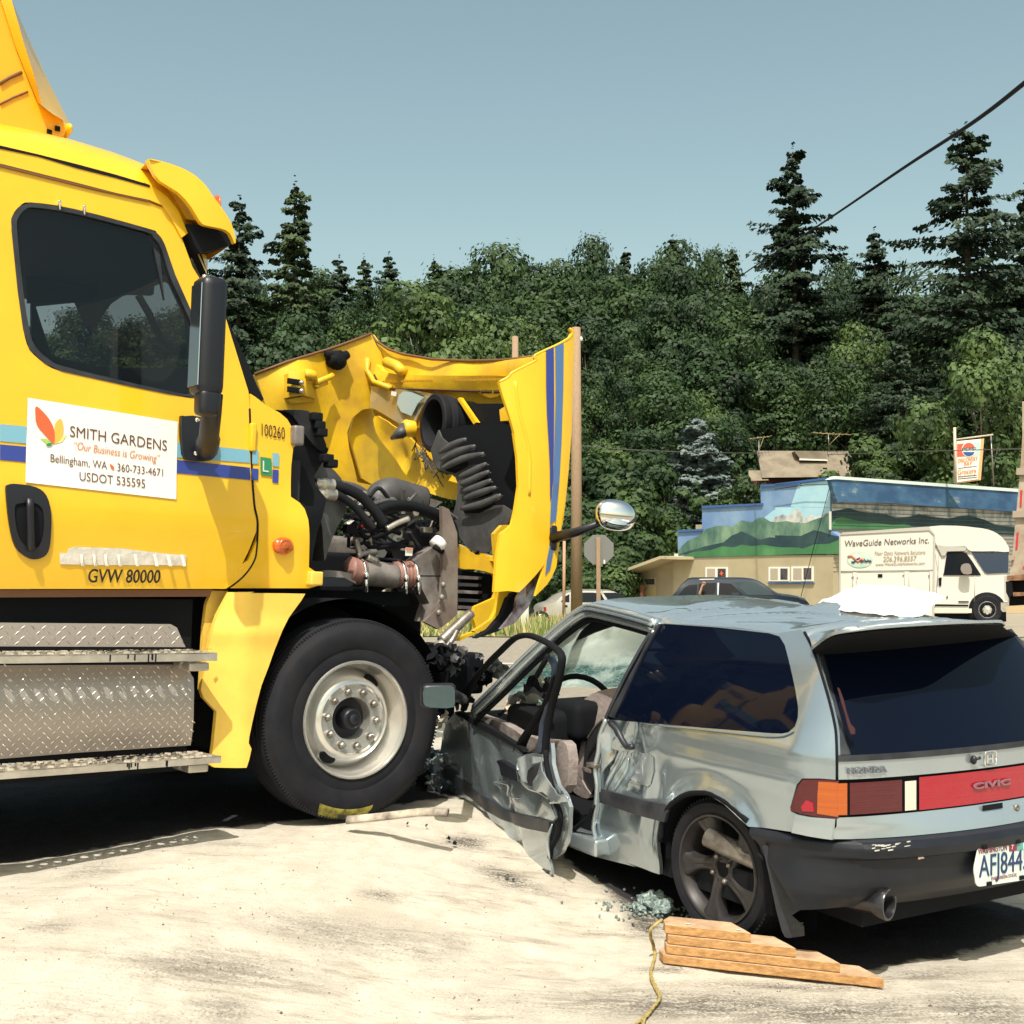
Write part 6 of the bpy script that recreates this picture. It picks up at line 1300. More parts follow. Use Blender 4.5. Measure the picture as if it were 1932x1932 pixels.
    for pth,r_ in (('1245 880 1270 960 1320 1010 1385 1015',.012),('1330 1050 1290 1130 1240 1220 1215 1290',.012),('1360 1090 1345 1160 1310 1220 1275 1280',.010),('1410 870 1405 930 1390 1010',.009),('1200 960 1195 1080 1180 1180 1190 1290',.012),('1180 1300 1170 1400 1160 1490',.010)):
        mb=MB(); P_=smooth(CS.W(q('K',pth),dfn,.006),5,False); n=len(P_); mb.tube(P_,[r_*math.sin(math.pi*(.1+.8*i/(n-1))) for i in range(n)],7); mb.build('fold_ridge',silver,root)
    for i,c in enumerate(('1125 1158','1150 1130')):
        mb=MB(); p=FT.W(q('K',c),.0)[0]; mb.bevbox(p,cs*.035,cl*.02,cu_*.010,.005); mb.build('latch',steel,root)
    mb=MB(); mb.tube(smooth(CS.W(q('K','1225 860 1190 950 1180 1050 1160 1150 1172 1260 1160 1400 1150 1500 1165 1560'),None,.012),3,False),.012,8); mb.build('pillar_edge',silver,root)
    mb=MB(); mb.tube(smooth(FT.W(q('K','1250 880 1290 920 1320 980 1350 1020 1385 1020'),.03),3,False),.014,6); mb.build('pillar_fold',trimb,root)
    mb=MB(); mb.bevbox(FT.W(q('K','1100 1580'),-.02)[0],cs*.16,cl*.05,cu_*.04,.015); mb.build('sill_end',silver,root)
    mb=MB(); mb.tube(smooth(FT.W(q('K','1035 1515 1060 1490 1120 1440 1150 1370'),.02),3,False),.012,6); mb.build('sill_seal',blackm,root)
    # seat
    SE=Fr(C(0,-.30,0),cs,cl,cu_)
    seat=sheet('seat_back',SE,q('K','1330 660 1290 668 1180 690 1110 725 1070 765 1050 830 1035 920 1010 1030 1002 1120 998 1210 1010 1260 1050 1305 1110 1330 1130 1300 1080 1220 1090 1060 1120 960 1200 870 1300 760'),seatf,root,off=lambda a,z:-.02+.05*math.sin(z*5+1),thick=.42,res=.05,sm=2)
    sheet('seat_side',SE,q('K','1200 865 1130 930 1105 1010 1090 1120 1085 1210 1100 1300 1120 1330 1160 1250 1175 1150 1180 1050 1195 950'),seatv,root,off=.02,thick=.3,res=.05,sm=2)
    sheet('seat_foam',SE,q('K','1042 840 1048 880 1030 980 1012 1060 1005 1150 1000 1220 990 1190 995 1080 1005 980 1025 900'),seato,root,off=.03,thick=.05,res=.05)
    mb=MB(); mb.tube(smooth(SE.W(q('K','1215 850 1160 905 1130 950 1118 970'),.06),3,False),.008,6); mb.build('seat_zip',steel,root)
    # steering wheel
    SW=Fr(C(0,-.38,0),cs,cl,cu_); c=SW.W(q('K','1075 800'))[0]; n_=(cs*-.80+cu_*.55+cl*.25).normalized(); e1=(cl-n_*cl.dot(n_)).normalized(); e2=n_.cross(e1)
    mb=MB(); mb.tube([c+e1*math.cos(a)*.19+e2*math.sin(a)*.20 for a in [i*math.pi/14 for i in range(29)]],.016,8,caps=False); mb.tube([c-e1*.18,c+e1*.18],.024,8); mb.ell(c,e1*.08,e2*.07,n_*.04,8); mb.tube([c,c-n_*.3],.03); mb.build('steering_wheel',blackm,root)
    # dashboard and crushed engine room
    mb=MB(); mb.bevbox(C(1.62,-.80,.30),cs*.22,cl*.72,cu_*.17,.06); mb.bevbox(C(1.45,-.45,.42),cs*.14,cl*.25,cu_*.10,.05); mb.build('dashboard',blackm,root)
    DB=Fr(C(0,-.22,0),cs,cl,cu_); rr=random.Random(21)
    dbm=[blackm,seatf,greyp,M('debris_cream',(.50,.42,.32),.7),M('debris_teal',(.33,.45,.43),.35,.3),black,tealglass,seatf]
    for i in range(60):
        x=rr.uniform(520,900); y=rr.uniform(600,920)
        if y<960-(x-430)*.72+ -60: continue
        if y>760+(x-500)*.6: continue
        f2=Fr(C(0,rr.uniform(-.55,-.14),0),cs,cl,cu_); p=f2.W(q('K','%f %f'%(x,y)),0)[0]; mb=MB(); crumple(mb,p,rr.uniform(.03,.09),i*1.7,.5,6,.5); mb.build('interior_debris',dbm[i%8],root,True,50)
    sheet('torn_vinyl',Fr(C(0,-.18,0),cs,cl,cu_),q('K','800 520 830 560 850 640 830 690 870 720 840 770 760 800 700 790 720 740 650 720 720 690 760 640 770 570'),M('pale_vinyl',(.48,.50,.42),.4,c2=(.22,.24,.22),vscale=8),root,off=lambda a,z:.06*noise.noise(Vector((a*9,z*9,3))),thick=.01,res=.03)
    # crushed nose between door and truck wheel
    NZ=Fr(C(0,-.05,0),cs,cl,cu_)
    for i,(k_,c,s,m) in enumerate((('U','180 720',.14,silverd),('U','260 780',.14,silver),('U','340 860',.12,silverd),('U','120 690',.10,silver),('U','60 620',.10,tealglass),('U','40 700',.08,silver),('U','150 760',.10,M('bare_metal',(.72,.72,.70),.2,.85)),('U','300 900',.10,silverd),('U','350 960',.08,blackm),
        ('K','225 1180',.10,silver),('K','215 1100',.08,silver),('K','230 1260',.10,silverd),('K','170 1280',.12,blackm),('K','120 1330',.12,greyp),('K','180 1320',.07,whitel),('K','90 1350',.10,blackm),('K','240 1360',.07,silver),('K','250 860',.05,whitel),('U','165 1150',.07,whitel),('U','100 1500',.08,tealglass),('U','60 1560',.08,silver),('U','500 720',.09,blackm),('U','640 700',.09,blackm),('U','720 680',.08,greyp),('U','430 800',.08,blackm),('U','560 780',.07,blackm))):
        fr_=Fr(C(0,-.05 if k_=='K' else -.35,0),cs,cl,cu_) if c not in ('250 860','165 1150') else NZ
        p=fr_.W(q(k_,c),0)[0]; mb=MB(); crumple(mb,p,s*.8,i*5.1+2,.45,10,.55); mb.build('crushed_body_piece',m,root,True,50)
    mb=MB(); mb.bevbox(C(2.55,-.9,.02),cs*.35,cl*.65,cu_*.26,.1); mb.build('crushed_front',blackm,root)
    # ---- open driver door ----
    ph=R(10); d=(-cs*math.cos(ph)+cl*math.sin(ph)).normalized(); Hh=CO+cs*2.1; dn=(cl*math.cos(ph)+cs*math.sin(ph)).normalized()
    def offD(a,z): return -.015-.03*((z-.05)/.4)**2
    DR=Fr(Hh,d,dn,cu_,offD)
    door=bpy.data.objects.new('driver_door',None); col.objects.link(door); door.parent=root; door.matrix_parent_inverse=Matrix.Translation(-root.location)
    def dd(a,z):
        o=.012*noise.noise(Vector((a*2.0+z*1.5,z*2.2,7)))+.006*abs(noise.noise(Vector((a*3.5+z*4,z*3.5,1))))
        c1=DR.hit(*q('K','600 1270')[0],0); k=(a-c1[0])*.8+(z-c1[2])*.6; o-=.022*math.exp(-(k/.05)**2); 
        c2=DR.hit(*q('K','450 1150')[0],0); k=(a-c2[0])*.75+(z-c2[2])*.65; o+=.014*math.exp(-(k/.035)**2)
        c3=DR.hit(*q('K','780 1200')[0],0); o-=.03*math.exp(-((a-c3[0])/.10)**2-((z-c3[2])/.16)**2)
        return o
    skin=sheet('door_skin',DR,q('K','325 822 420 872 500 915 600 972 690 1022 735 1068 780 1058 830 1078 838 1150 860 1230 880 1300 905 1380 930 1440 900 1480 885 1540 878 1610 885 1680 900 1730 906 1765 898 1787 860 1770 780 1725 650 1640 560 1590 450 1510 380 1465 320 1400 270 1350 235 1260 200 1180 188 1110 235 1075 252 1000 262 930 290 865'),silverd,door,res=.045,thick=.012,dent=dd)
    sheet('door_molding',DR,q('K','262 1140 300 1160 450 1285 540 1350 625 1405 760 1435 892 1466 885 1532 760 1510 640 1472 540 1420 440 1345 270 1200'),trimb,door,res=.03,thick=.02,dent=lambda a,z:dd(a,z)*.8,e=.018)
    sheet('door_molding_base',DR,q('K','340 1425 500 1545 700 1670 880 1765 860 1772 700 1690 560 1600 450 1525'),trimb,door,res=.05,thick=.01,dent=dd,e=.008)
    sheet('belt_strip',DR,q('K','318 815 345 808 430 850 560 925 722 1030 735 1052 690 1030 560 958 430 888'),blackm,door,res=.05,thick=.03,e=.012)
    sheet('inner_trim',DR,q('K','380 822 430 812 520 850 620 880 720 950 830 975 960 985 985 1010 1000 1100 990 1250 960 1300 930 1180 905 1010 830 1060 740 1050 560 925'),seatf,door,off=-.10,res=.04,thick=.05,dent=lambda a,z:.01*noise.noise(Vector((a*9,z*9,2))))
    sheet('door_jamb',DR,q('K','838 1000 890 1000 905 1120 940 1250 985 1310 1003 1380 1000 1500 990 1590 960 1650 900 1690 878 1680 880 1600 890 1500 905 1400 870 1290 845 1180'),silver,door,off=-.05,res=.03,thick=.02,dent=lambda a,z:.010*noise.noise(Vector((a*14,z*7,6))))
    mb=MB(); mb.tube(smooth(DR.W(q('K','865 1040 875 1150 905 1260 900 1320 935 1370 955 1440 940 1540 900 1620 890 1680'),-.02),3,False),.013,8); mb.build('door_seal',blackm,door)
    sheet('torn_skin',DR,q('K','705 1090 735 1072 835 1082 838 1108 800 1120 770 1150 745 1190 755 1240 735 1230 712 1180'),silver,door,res=.02,thick=.006,e=.02,dent=lambda a,z:.008*math.sin(a*30+z*14))
    sheet('torn_skin',DR,q('K','835 1110 862 1180 890 1260 930 1300 980 1318 1000 1345 960 1352 925 1338 890 1352 868 1320 845 1290 820 1290 800 1270 790 1230 820 1190'),silver,door,res=.02,thick=.006,e=.035,dent=lambda a,z:.010*math.sin(a*22-z*18))
    sheet('torn_cavity',DR,q('K','760 1160 800 1128 832 1122 842 1190 858 1250 840 1285 800 1262 765 1250 752 1210'),trimb,door,res=.04,thick=.004,e=.018)
    for pth,r_ in (('735 1080 700 1130 715 1200 760 1260 830 1290 880 1330',.012),('930 1330 955 1322 985 1318 1000 1330',.014),('890 1355 920 1345 950 1352',.012),('905 1480 880 1560 878 1620 890 1690',.010),('600 1270 560 1230 640 1250 640 1310 700 1330',.006)):
        mb=MB(); P_=smooth(DR.W(q('K',pth),lambda a,z:offD(a,z)+dd(a,z),.012),5,False); n=len(P_); mb.tube(P_,[r_*math.sin(math.pi*(.1+.8*i/(n-1))) for i in range(n)],7); mb.build('fold_ridge',silver,door)
    hd=sheet('door_handle',DR,q('K','572 1105 590 1100 668 1148 690 1160 700 1232 640 1205 600 1190 590 1140'),black,door,res=.03,thick=.05,e=.035)
    # window frame: bent tube
    mb=MB(); P_=smooth(DR.W(q('K','378 800 395 740 430 640 520 530 600 450 670 385 720 362 780 362 870 400 930 440 958 475 962 520 940 640 905 760 885 860 870 960 862 1060'),-.03),3,False); mb.tube(P_,.021,10,flat=.7,up=dn); mb.build('window_frame',blackm,door,True,50)
    mb=MB(); P_=smooth(DR.W(q('K','900 500 925 560 905 680 880 800 850 900 845 1050'),-.07),3,False); mb.tube(P_,.022,8,flat=.7,up=dn); mb.build('window_channel',M('navy_channel',(.03,.045,.08),.35,.3),door,True,50)
    mb=MB(); P_=smooth(DR.W(q('K','915 600 890 700 850 790 790 890 740 970 705 1045'),-.05),3,False); n=len(P_); mb.tube(P_,[.012+.022*i/(n-1) for i in range(n)],8,flat=.5,up=dn); mb.build('torn_channel',blackm,door,True,50)
    mb=MB(); P_=DR.W(q('K','812 600 880 480'),-.12); mb.tube(P_,.014,8); mb.build('channel_end',blackm,door)
    # door mirror
    MF=Fr(pt(828,1312,6.25),Vector((.985,.17,0)),Vector((.17,-.985,0)),Vector((0,0,1)))
    mc=MF.W(q('K','232 720'))[0]; 
    mb=MB(); mb.bevbox(mc+MF.n*-.04,MF.a*.088,MF.n*.045,MF.up*.060,.03); mr=mb.build('door_mirror',black,door)
    sheet('mirror_glass',MF,smooth(q('K','145 672 230 662 318 664 326 720 318 785 230 790 150 778 138 730'),2),M('door_mirror_glass',(.16,.24,.28),.03,.95),mr,off=.008,thick=.003,res=.1)
    mb=MB(); mb.tube([mc+MF.a*.08-MF.n*.05,DR.W(q('K','375 740'),0)[0]],.03,8); mb.build('mirror_stalk',black,door)
    return root
hatch=build_car()
# ---------------- painted store and its neighbours ----------------
TAN=M('tan_wall_paint',(.45,.385,.25),.85,c2=(.39,.33,.215),vscale=.8)
def dirv(az): a=R(az); return Vector((math.sin(a),math.cos(a),0))
UPV=Vector((0,0,1))
def noisemat(name,stops,vscale=1.5,stretch=None,rough=.8):
    if name in MATS: return MATS[name]
    m=bpy.data.materials.new(name); m.use_nodes=True; t=m.node_tree; b=t.nodes['Principled BSDF']; b.inputs['Roughness'].default_value=rough
    tc=t.nodes.new('ShaderNodeTexCoord'); src=tc.outputs['Object']
    if stretch: mp=t.nodes.new('ShaderNodeMapping'); mp.inputs['Scale'].default_value=stretch; t.links.new(src,mp.inputs[0]); src=mp.outputs[0]
    n=t.nodes.new('ShaderNodeTexNoise'); n.inputs['Scale'].default_value=vscale; n.inputs['Detail'].default_value=8; n.inputs['Roughness'].default_value=.62; t.links.new(src,n.inputs['Vector'])
    r=t.nodes.new('ShaderNodeValToRGB'); e=r.color_ramp.elements
    while len(e)<len(stops): e.new(.5)
    for i,(p,c) in enumerate(stops): e[i].position=p; e[i].color=(*c,1)
    t.links.new(n.outputs['Fac'],r.inputs[0]); t.links.new(r.outputs[0],b.inputs['Base Color']); MATS[name]=m; return m
mu_sky=noisemat('mural_blue_sky',[(.3,(.10,.20,.46)),(.5,(.16,.27,.48)),(.7,(.27,.40,.56))],.35)
mu_lt=noisemat('mural_pale_sky',[(.3,(.28,.50,.66)),(.6,(.42,.66,.76))],.5)
mu_snow=noisemat('mural_snow',[(.40,(.20,.25,.27)),(.50,(.50,.51,.49)),(.7,(.74,.73,.68))],1.6,(1,1,.7))
mu_mt=noisemat('mural_mountain',[(.35,(.05,.12,.10)),(.5,(.12,.22,.16)),(.62,(.22,.33,.22))],1.1,(1,1,.6))
mu_dk=noisemat('mural_dark_hills',[(.35,(.012,.035,.05)),(.7,(.035,.08,.08))],1)
mu_gr=noisemat('mural_green',[(.35,(.035,.15,.06)),(.7,(.075,.23,.09))],.8)
mu_sof=noisemat('mural_cloudy_soffit',[(.40,(.022,.07,.16)),(.58,(.05,.13,.24)),(.66,(.30,.33,.32))],.55,(1,1,2))
def build_store():
    A=pt(1570,1060,50); root=thing('store_building','tan store with mountain murals on its walls behind the white van','building',(A.x,A.y,ground_h(A.x,A.y)))
    aL=dirv(147); nL=Vector((-aL.y,aL.x,0)); nL=nL if nL.y<0 else -nL
    FL=Fr(A,aL,nL,UPV); aR=dirv(55); nR=Vector((aR.y,-aR.x,0)); FRt=Fr(A,aR,nR,UPV)
    low=q('D','1277 1051')+[(1583,1051),(1583,1240),(1277,1240)]
    base=sheet('wall',FL,[(1270,1049),(1572,1047),(1572,1250),(1270,1250)],TAN,root,thick=.3,res=1)
    up=sheet('mural_wall',FL,q('Q','985 1012 1175 1000 1175 825 1630 805 1625 660 1932 640')+q('R','430 612 430 1010 495 1050 495 1190')+q('Q','1932 1193 990 1222'),mu_sky,root,thick=.3,res=.8,e=.02)
    def art(nm_,fr,key,pts,m,e): return sheet(nm_,fr,q(key,pts),m,up,thick=.004,res=.8,e=e,sm=0)
    art('pale_sky',FL,'R','0 830 200 828 424 832 424 905 300 920 100 900 0 915',mu_lt,0.0325); art('pale_sky',FL,'Q','1640 920 1730 850 1932 820 1932 930 1700 950',mu_lt,.031)
    art('sky_patch',FL,'R','180 650 425 620 425 830 120 825',mu_lt,.028)
    art('snow_peak',FL,'R','0 905 60 885 110 895 145 860 172 838 205 870 235 918 275 885 310 905 380 885 424 860 424 960 300 950 200 960 100 945 0 950',mu_snow,0.0385)
    art('snow_peak',FL,'Q','1700 930 1760 895 1830 925 1880 880 1932 870 1932 960 1800 960',mu_snow,.036)
    art('mountain_band',FL,'Q','990 1160 1060 1090 1150 1050 1200 1000 1280 975 1370 970 1400 985 1480 930 1560 945 1600 915 1650 905 1700 940 1800 950 1932 945 1932 1100 1500 1090 1200 1150 990 1200',mu_mt,.040)
    art('mountain_band',FL,'R','0 945 90 935 160 950 235 950 300 925 380 900 424 870 424 1050 200 1060 0 1060',mu_mt,0.0425)
    art('dark_hills',FL,'Q','990 1195 1060 1170 1200 1130 1340 1100 1400 1050 1480 1015 1560 1050 1620 1080 1700 1060 1840 1075 1932 1050 1932 1160 1500 1160 1100 1190',mu_dk,.045)
    art('dark_hills',FL,'R','0 1045 100 1048 200 1050 300 1005 370 1020 424 1040 495 1055 495 1090 420 1110 300 1110 220 1150 100 1140 0 1140',mu_dk,0.0475)
    art('green_field',FL,'Q','1010 1215 1100 1175 1240 1160 1330 1130 1420 1140 1480 1118 1560 1130 1650 1118 1760 1138 1932 1140 1932 1193 1400 1208',mu_gr,.050)
    art('green_field',FL,'R','0 1135 120 1143 220 1148 300 1115 420 1110 495 1080 495 1188 0 1195',mu_gr,0.0525)
    fas=M('fascia_blue',(.05,.12,.32),.6); 
    for c in ('985 1005 1175 996 1175 1010 985 1022','1172 818 1640 797 1640 812 1172 836','1625 655 1932 635 1932 650 1625 672'): sheet('fascia',FL,q('Q',c),fas,root,thick=.15,res=1,e=.10)
    sheet('fascia',FL,q('R','0 645 430 595 430 612 0 662'),fas,root,thick=.15,res=1,e=.10)
    # windows
    wf=M('window_white_trim',(.78,.76,.70),.6); wg=M('window_dark_pane',(.03,.03,.05),.1,coat=.5,c2=(.12,.10,.10),vscale=1.5); cur=M('curtain',(.42,.36,.28),.8)
    def window(outs,l,r):
        w=sheet('window',FL,q(*outs),wf,root,thick=.06,res=1,e=.05); sheet('pane',FL,q(*l),cur,w,thick=.01,e=.06,res=1); sheet('pane',FL,q(*r),wg,w,thick=.01,e=.06,res=1)
        return w
    window(('Q','1200 1292 1368 1292 1368 1395 1200 1395'),('Q','1213 1303 1275 1303 1275 1395 1213 1395'),('Q','1295 1303 1357 1303 1357 1395 1295 1395'))
    sheet('star_ornament',FL,q('Q','1323 1318 1330 1332 1342 1338 1332 1346 1328 1362 1320 1350 1308 1344 1317 1334'),leaf_o,root,thick=.01,e=.08,res=1)
    window(('Q','1688 1290 1845 1290 1845 1400 1688 1400'),('Q','1702 1302 1760 1302 1760 1388 1702 1388'),('Q','1780 1302 1835 1302 1835 1388 1780 1388'))
    window(('R','125 1287 292 1285 292 1400 125 1402'),('R','140 1300 205 1300 205 1388 140 1388'),('R','220 1298 280 1298 280 1386 220 1386'))
    sheet('sill',FL,q('Q','1680 1412 1932 1412 1932 1420 1680 1420')+[],fas,root,thick=.1,e=.08,res=1); sheet('sill',FL,q('R','0 1410 296 1410 296 1418 0 1418'),fas,root,thick=.1,e=.08,res=1)
    # right wall: painted soffit above, lap siding mural below
    sid=sheet('siding_wall',FRt,[(1571,905),(1990,965),(1990,1260),(1571,1260)],M('grey_siding',(.36,.33,.30),.8),root,thick=.3,res=1.5)
    rtop=sheet('painted_fascia',FRt,q('R','430 612 1932 715 1932 880 1850 862 1240 822 850 795 482 788 452 700'),mu_sof,root,thick=.2,res=.8,e=.45)
    sheet('roof_edge',FRt,q('R','480 588 1932 690 1932 714 480 612 430 614'),M('roof_edge_white',(.62,.72,.70),.5),root,thick=.3,res=1,e=.5)
    sheet('snow_range',FRt,q('R','440 800 480 788 620 790 850 800 1240 825 1560 845 1860 860 1860 980 1700 960 1600 920 1500 890 1440 905 1340 915 1240 905 1160 880 1080 900 960 905 880 880 760 870 680 850 560 840 440 860'),mu_snow,root,thick=.01,e=.03,res=1)
    sheet('dark_range',FRt,q('R','430 860 500 850 570 835 650 860 760 875 860 885 940 910 1030 905 1110 880 1220 905 1340 918 1440 895 1500 890 1620 925 1720 970 1850 985 1850 1045 1400 1020 1000 975 430 960'),mu_dk,root,thick=.01,e=.04,res=1)
    sheet('green_slope',FRt,q('R','430 960 470 915 520 905 600 925 700 945 800 950 900 965 1000 955 1050 970 1040 1000 430 995'),mu_gr,root,thick=.01,e=.05,res=1)
    sheet('corner_board',FRt,q('R','424 860 436 860 436 1005 424 1000'),M('corner_white',(.6,.62,.55),.6),root,thick=.05,e=.06,res=1)
    mb=MB()
    for i in range(18):
        z=2.5-i*.17; mb.box(FRt.P(8,.055,z),FRt.a*8,FRt.n*.012,UPV*.008)
    mb.build('siding_boards',M('siding_line',(.10,.12,.13),.8),root,False)['kind']='stuff'
    # roof slab so the building has depth
    mb=MB(); h=FL.hit(*q('Q','1200 815')[0])[2]
    for (a0,a1,dep,z) in ((-8.6,-5.4,9,2.0),(-5.4,-1.2,9,2.6),):
        mb.box(FL.P((a0+a1)/2,-dep/2-.4,z-2.5),aL*(a1-a0)/2,nL*dep/2,UPV*2.2)
    mb.build('building_mass',TAN,root,False)
    # lean-to shed at the left
    sr=sheet('shed_wall',FL,q('Q','985 1232 880 1236 700 1300 512 1376 512 1640 985 1640'),TAN,root,thick=.2,res=1,e=-.25,off=0)
    sheet('shed_roof_edge',FL,q('Q','468 1345 850 1205 985 1212 985 1232 880 1228 860 1226 470 1366'),M('shed_roof_tan',(.48,.41,.26),.8),root,thick=1.3,res=1,e=1.0)
    dr=sheet('shed_door',FL,q('Q','722 1372 808 1372 808 1600 722 1600'),M('door_tan',(.52,.43,.24),.8),root,thick=.05,e=-.2,res=1); sheet('pane',FL,q('Q','732 1382 804 1382 804 1425 742 1425'),wg,dr,thick=.02,e=-.17,res=1)
    sheet('small_post',FL,q('Q','696 1430 714 1430 712 1600 694 1600'),M('post_brown',(.22,.08,.05),.8),root,thick=.05,e=.5,res=1)
    for c in ('960 1188 982 1188 982 1215 960 1215',): sheet('vent_box',FL,q('Q',c),wf,root,thick=.2,e=.1,res=1)
    # guy wires over the mural
    mb=MB(); mb.tube(FL.W(q('R','425 660 200 1520'),.3),.014,5); mb.build('guy_wire',blackm,root); mb=MB(); mb.tube(FL.W(q('R','0 690 240 655 440 655'),.3),.014,5); mb.build('service_wire',blackm,root)
    # house behind
    B=pt(1530,880,78); hr=thing('house','house with weathered tan shingle roof and small dormer behind the painted store','house',(B.x,B.y,ground_h(B.x,B.y)))
    HF_=Fr(B,dirv(92),-dirv(2),UPV); shing=M('shingles',(.25,.21,.155),.9,c2=(.17,.14,.105),vscale=1.6)
    roof=sheet('roof',HF_,q('R','-140 392 640 395 730 590 -100 600'),shing,hr,off=lambda a,z:-(z)*1.2+1,res=.8,thick=.2)
    sheet('roof',HF_,q('Q','1535 542 1650 545 1690 620 1535 625'),shing,hr,off=lambda a,z:-(z)*1.0+1.0,res=.8,thick=.2)
    sheet('gable_wall',HF_,q('Q','1535 630 1765 605 1932 600 1932 760 1535 760'),M('house_dark_red',(.14,.05,.04),.8),hr,off=-.6,res=1,thick=.2)
    sheet('red_wall',HF_,q('Q','1540 672 1625 675 1625 725 1540 725'),M('barn_red',(.45,.10,.06),.8),hr,off=-.4,res=1,thick=.1)
    sheet('eave',HF_,q('R','-100 596 700 586 700 596 -100 606'),blackm,hr,off=.9,res=1,thick=.3)
    dm_=sheet('dormer_roof',HF_,q('R','150 395 370 395 405 465 195 455'),shing,hr,off=.9,res=1,thick=1.5); sheet('dormer_wall',HF_,q('R','208 466 378 472 375 520 210 512'),M('dormer_white',(.55,.5,.42),.8),hr,off=.6,res=1,thick=.3)
    sheet('dormer_trim',HF_,q('R','190 452 405 460 405 470 190 464'),wf,hr,off=1.0,res=1,thick=.2)
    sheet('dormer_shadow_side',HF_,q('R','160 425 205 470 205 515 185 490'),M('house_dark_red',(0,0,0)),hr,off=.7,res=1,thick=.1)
    p=HF_.W(q('R','657 515'),1.2)[0]; mb=MB(); mb.lathe(p,Vector((-.2,-.95,.25)),[(0,-.12),(.25,-.08),(.48,0),(.46,.02),(.24,-.04),(0,-.07)],20); mb.tube([p,p+Vector((0,.3,-1.1))],.04,6); d=mb.build('satellite_dish',M('dish_white',(.6,.56,.48),.5)); tag(d,'round white satellite dish at the right end of the tan roof','satellite dish')
    for (base,mast,bars,lab) in (('1615 540',('Q','1612 545 1615 310'),('Q','1535 302 1615 292 1695 283'),'thin roof antenna at the left end of the tan house roof'),('415 400',('R','418 400 412 265'),('R','290 252 412 262 585 268'),'wide roof antenna above the dormer of the tan house')):
        t_=thing('roof_antenna',lab,'antenna',tuple(HF_.W(q(mast[0],mast[1])[0:1],.5)[0]),'roof antennas')
        mb=MB(); mb.tube(HF_.W(q(*mast),.5),.03,6); mb.build('mast',steel,t_); mb=MB(); P_=HF_.W(q(*bars),.5); mb.tube(P_,.022,5)
        for k in range(7): c=P_[0].lerp(P_[-1],k/6); mb.tube([c-Vector((.0,.6,0)),c+Vector((0,.6,0))],.02,4)
        mb.tube([HF_.W(q(mast[0],mast[1])[1:2],.5)[0]+Vector((0,0,-.7)),P_[0].lerp(P_[-1],.72)],.02,4); mb.build('antenna_boom',M('antenna_tan',(.42,.32,.15),.6),t_)
    w2=thing('shed_house','low tan shed half hidden left of the blue spruce','shed',tuple(pt(1215,925,80)))
    sheet('roof',Fr(pt(1215,925,80),dirv(92),-dirv(2),UPV),q('Q','800 535 980 535 990 600 790 610'),M('shed_pale',(.42,.34,.25),.9),w2,off=lambda a,z:-z*.8,res=1,thick=.2)
    sheet('wall',Fr(pt(1215,925,80),dirv(92),-dirv(2),UPV),q('Q','830 600 960 600 960 760 830 760'),M('shed_wall_pale',(.38,.30,.22),.9),w2,off=-.6,res=1,thick=.2)
    # hanging sign
    SG=Fr(pt(1830,865,52),dirv(92),-dirv(2),UPV); sr=thing('hanging_sign','white soft drink and grocery sign hanging from a post above the store roof','sign',tuple(pt(1830,905,52)))
    bd=sheet('sign_board',SG,q('R','1405 318 1592 300 1565 612 1400 636'),M('sign_white',(.80,.75,.66),.5),sr,thick=.35,off=0,res=1)
    sheet('sign_edge',SG,q('R','1592 300 1616 296 1590 620 1565 614'),M('sign_orange_edge',(.70,.38,.18),.5),sr,thick=.3,off=-.02,res=1)
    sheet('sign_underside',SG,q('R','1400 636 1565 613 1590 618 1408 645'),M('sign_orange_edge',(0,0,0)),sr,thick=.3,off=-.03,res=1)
    sheet('red_panel',SG,q('R','1408 340 1500 332 1495 434 1406 440'),M('sign_red',(.72,.10,.05),.5),bd,thick=.01,off=.01,res=1)
    sheet('teal_panel',SG,q('R','1500 332 1588 326 1580 430 1496 434'),M('sign_teal',(.42,.62,.55),.5),bd,thick=.01,off=.01,res=1)
    def circ(cx,cy,rx,ry,a0=0,a1=360,n=24): return 'R',' '.join('%.1f %.1f'%(cx+rx*math.cos(R(a0+(a1-a0)*i/n)),cy+ry*math.sin(R(a0+(a1-a0)*i/n))) for i in range(n+1))
    sheet('disc',SG,q(*circ(1498,382,55,58))[:-1],white,bd,thick=.01,off=.02,res=1)
    sheet('red_cap',SG,q(*circ(1498,380,48,50,195,345)),M('sign_red',(0,0,0)),bd,thick=.01,off=.03,res=1); sheet('blue_cap',SG,q(*circ(1498,384,48,50,20,160)),M('sign_blue',(.02,.08,.25),.5),bd,thick=.01,off=.03,res=1)
    dkb=M('sign_navy',(.02,.03,.07),.5); orr=M('sign_orange_letters',(.70,.20,.07),.5)
    def sx(s,p,h,m,**k): text('lettering',s,SG,*q('R',p),h,m,bd,off=0,e=.04,**k)
    sx('PEPSI','1447 392 1550 386',.12,dkb,bold=.02); sx('DISCOVERY','1416 487 1568 466',.17,orr); sx('BAY','1464 508 1525 500',.14,orr); sx('Grocery','1412 580 1558 563',.22,orr)
    for c in ('1415 526 1562 508 1562 511 1415 529','1412 592 1560 578 1560 582 1412 596','1412 607 1560 594 1560 598 1412 611'): sheet('rule_line',SG,q('R',c),dkb,bd,thick=.01,off=.02,res=1)
    mb=MB(); mb.tube(SG.W(q('R','1388 212 1395 640'),0),.06,8); mb.build('post',M('sign_post_pale',(.55,.46,.36),.7),sr); mb=MB(); mb.tube(SG.W(q('R','1400 305 1685 268'),0),.035,8); mb.build('arm',M('sign_post_pale',(0,0,0)),sr); mb=MB(); mb.tube(SG.W(q('R','1668 275 1690 665'),-.2),.03,6); mb.build('stay',steel,sr)
build_store()
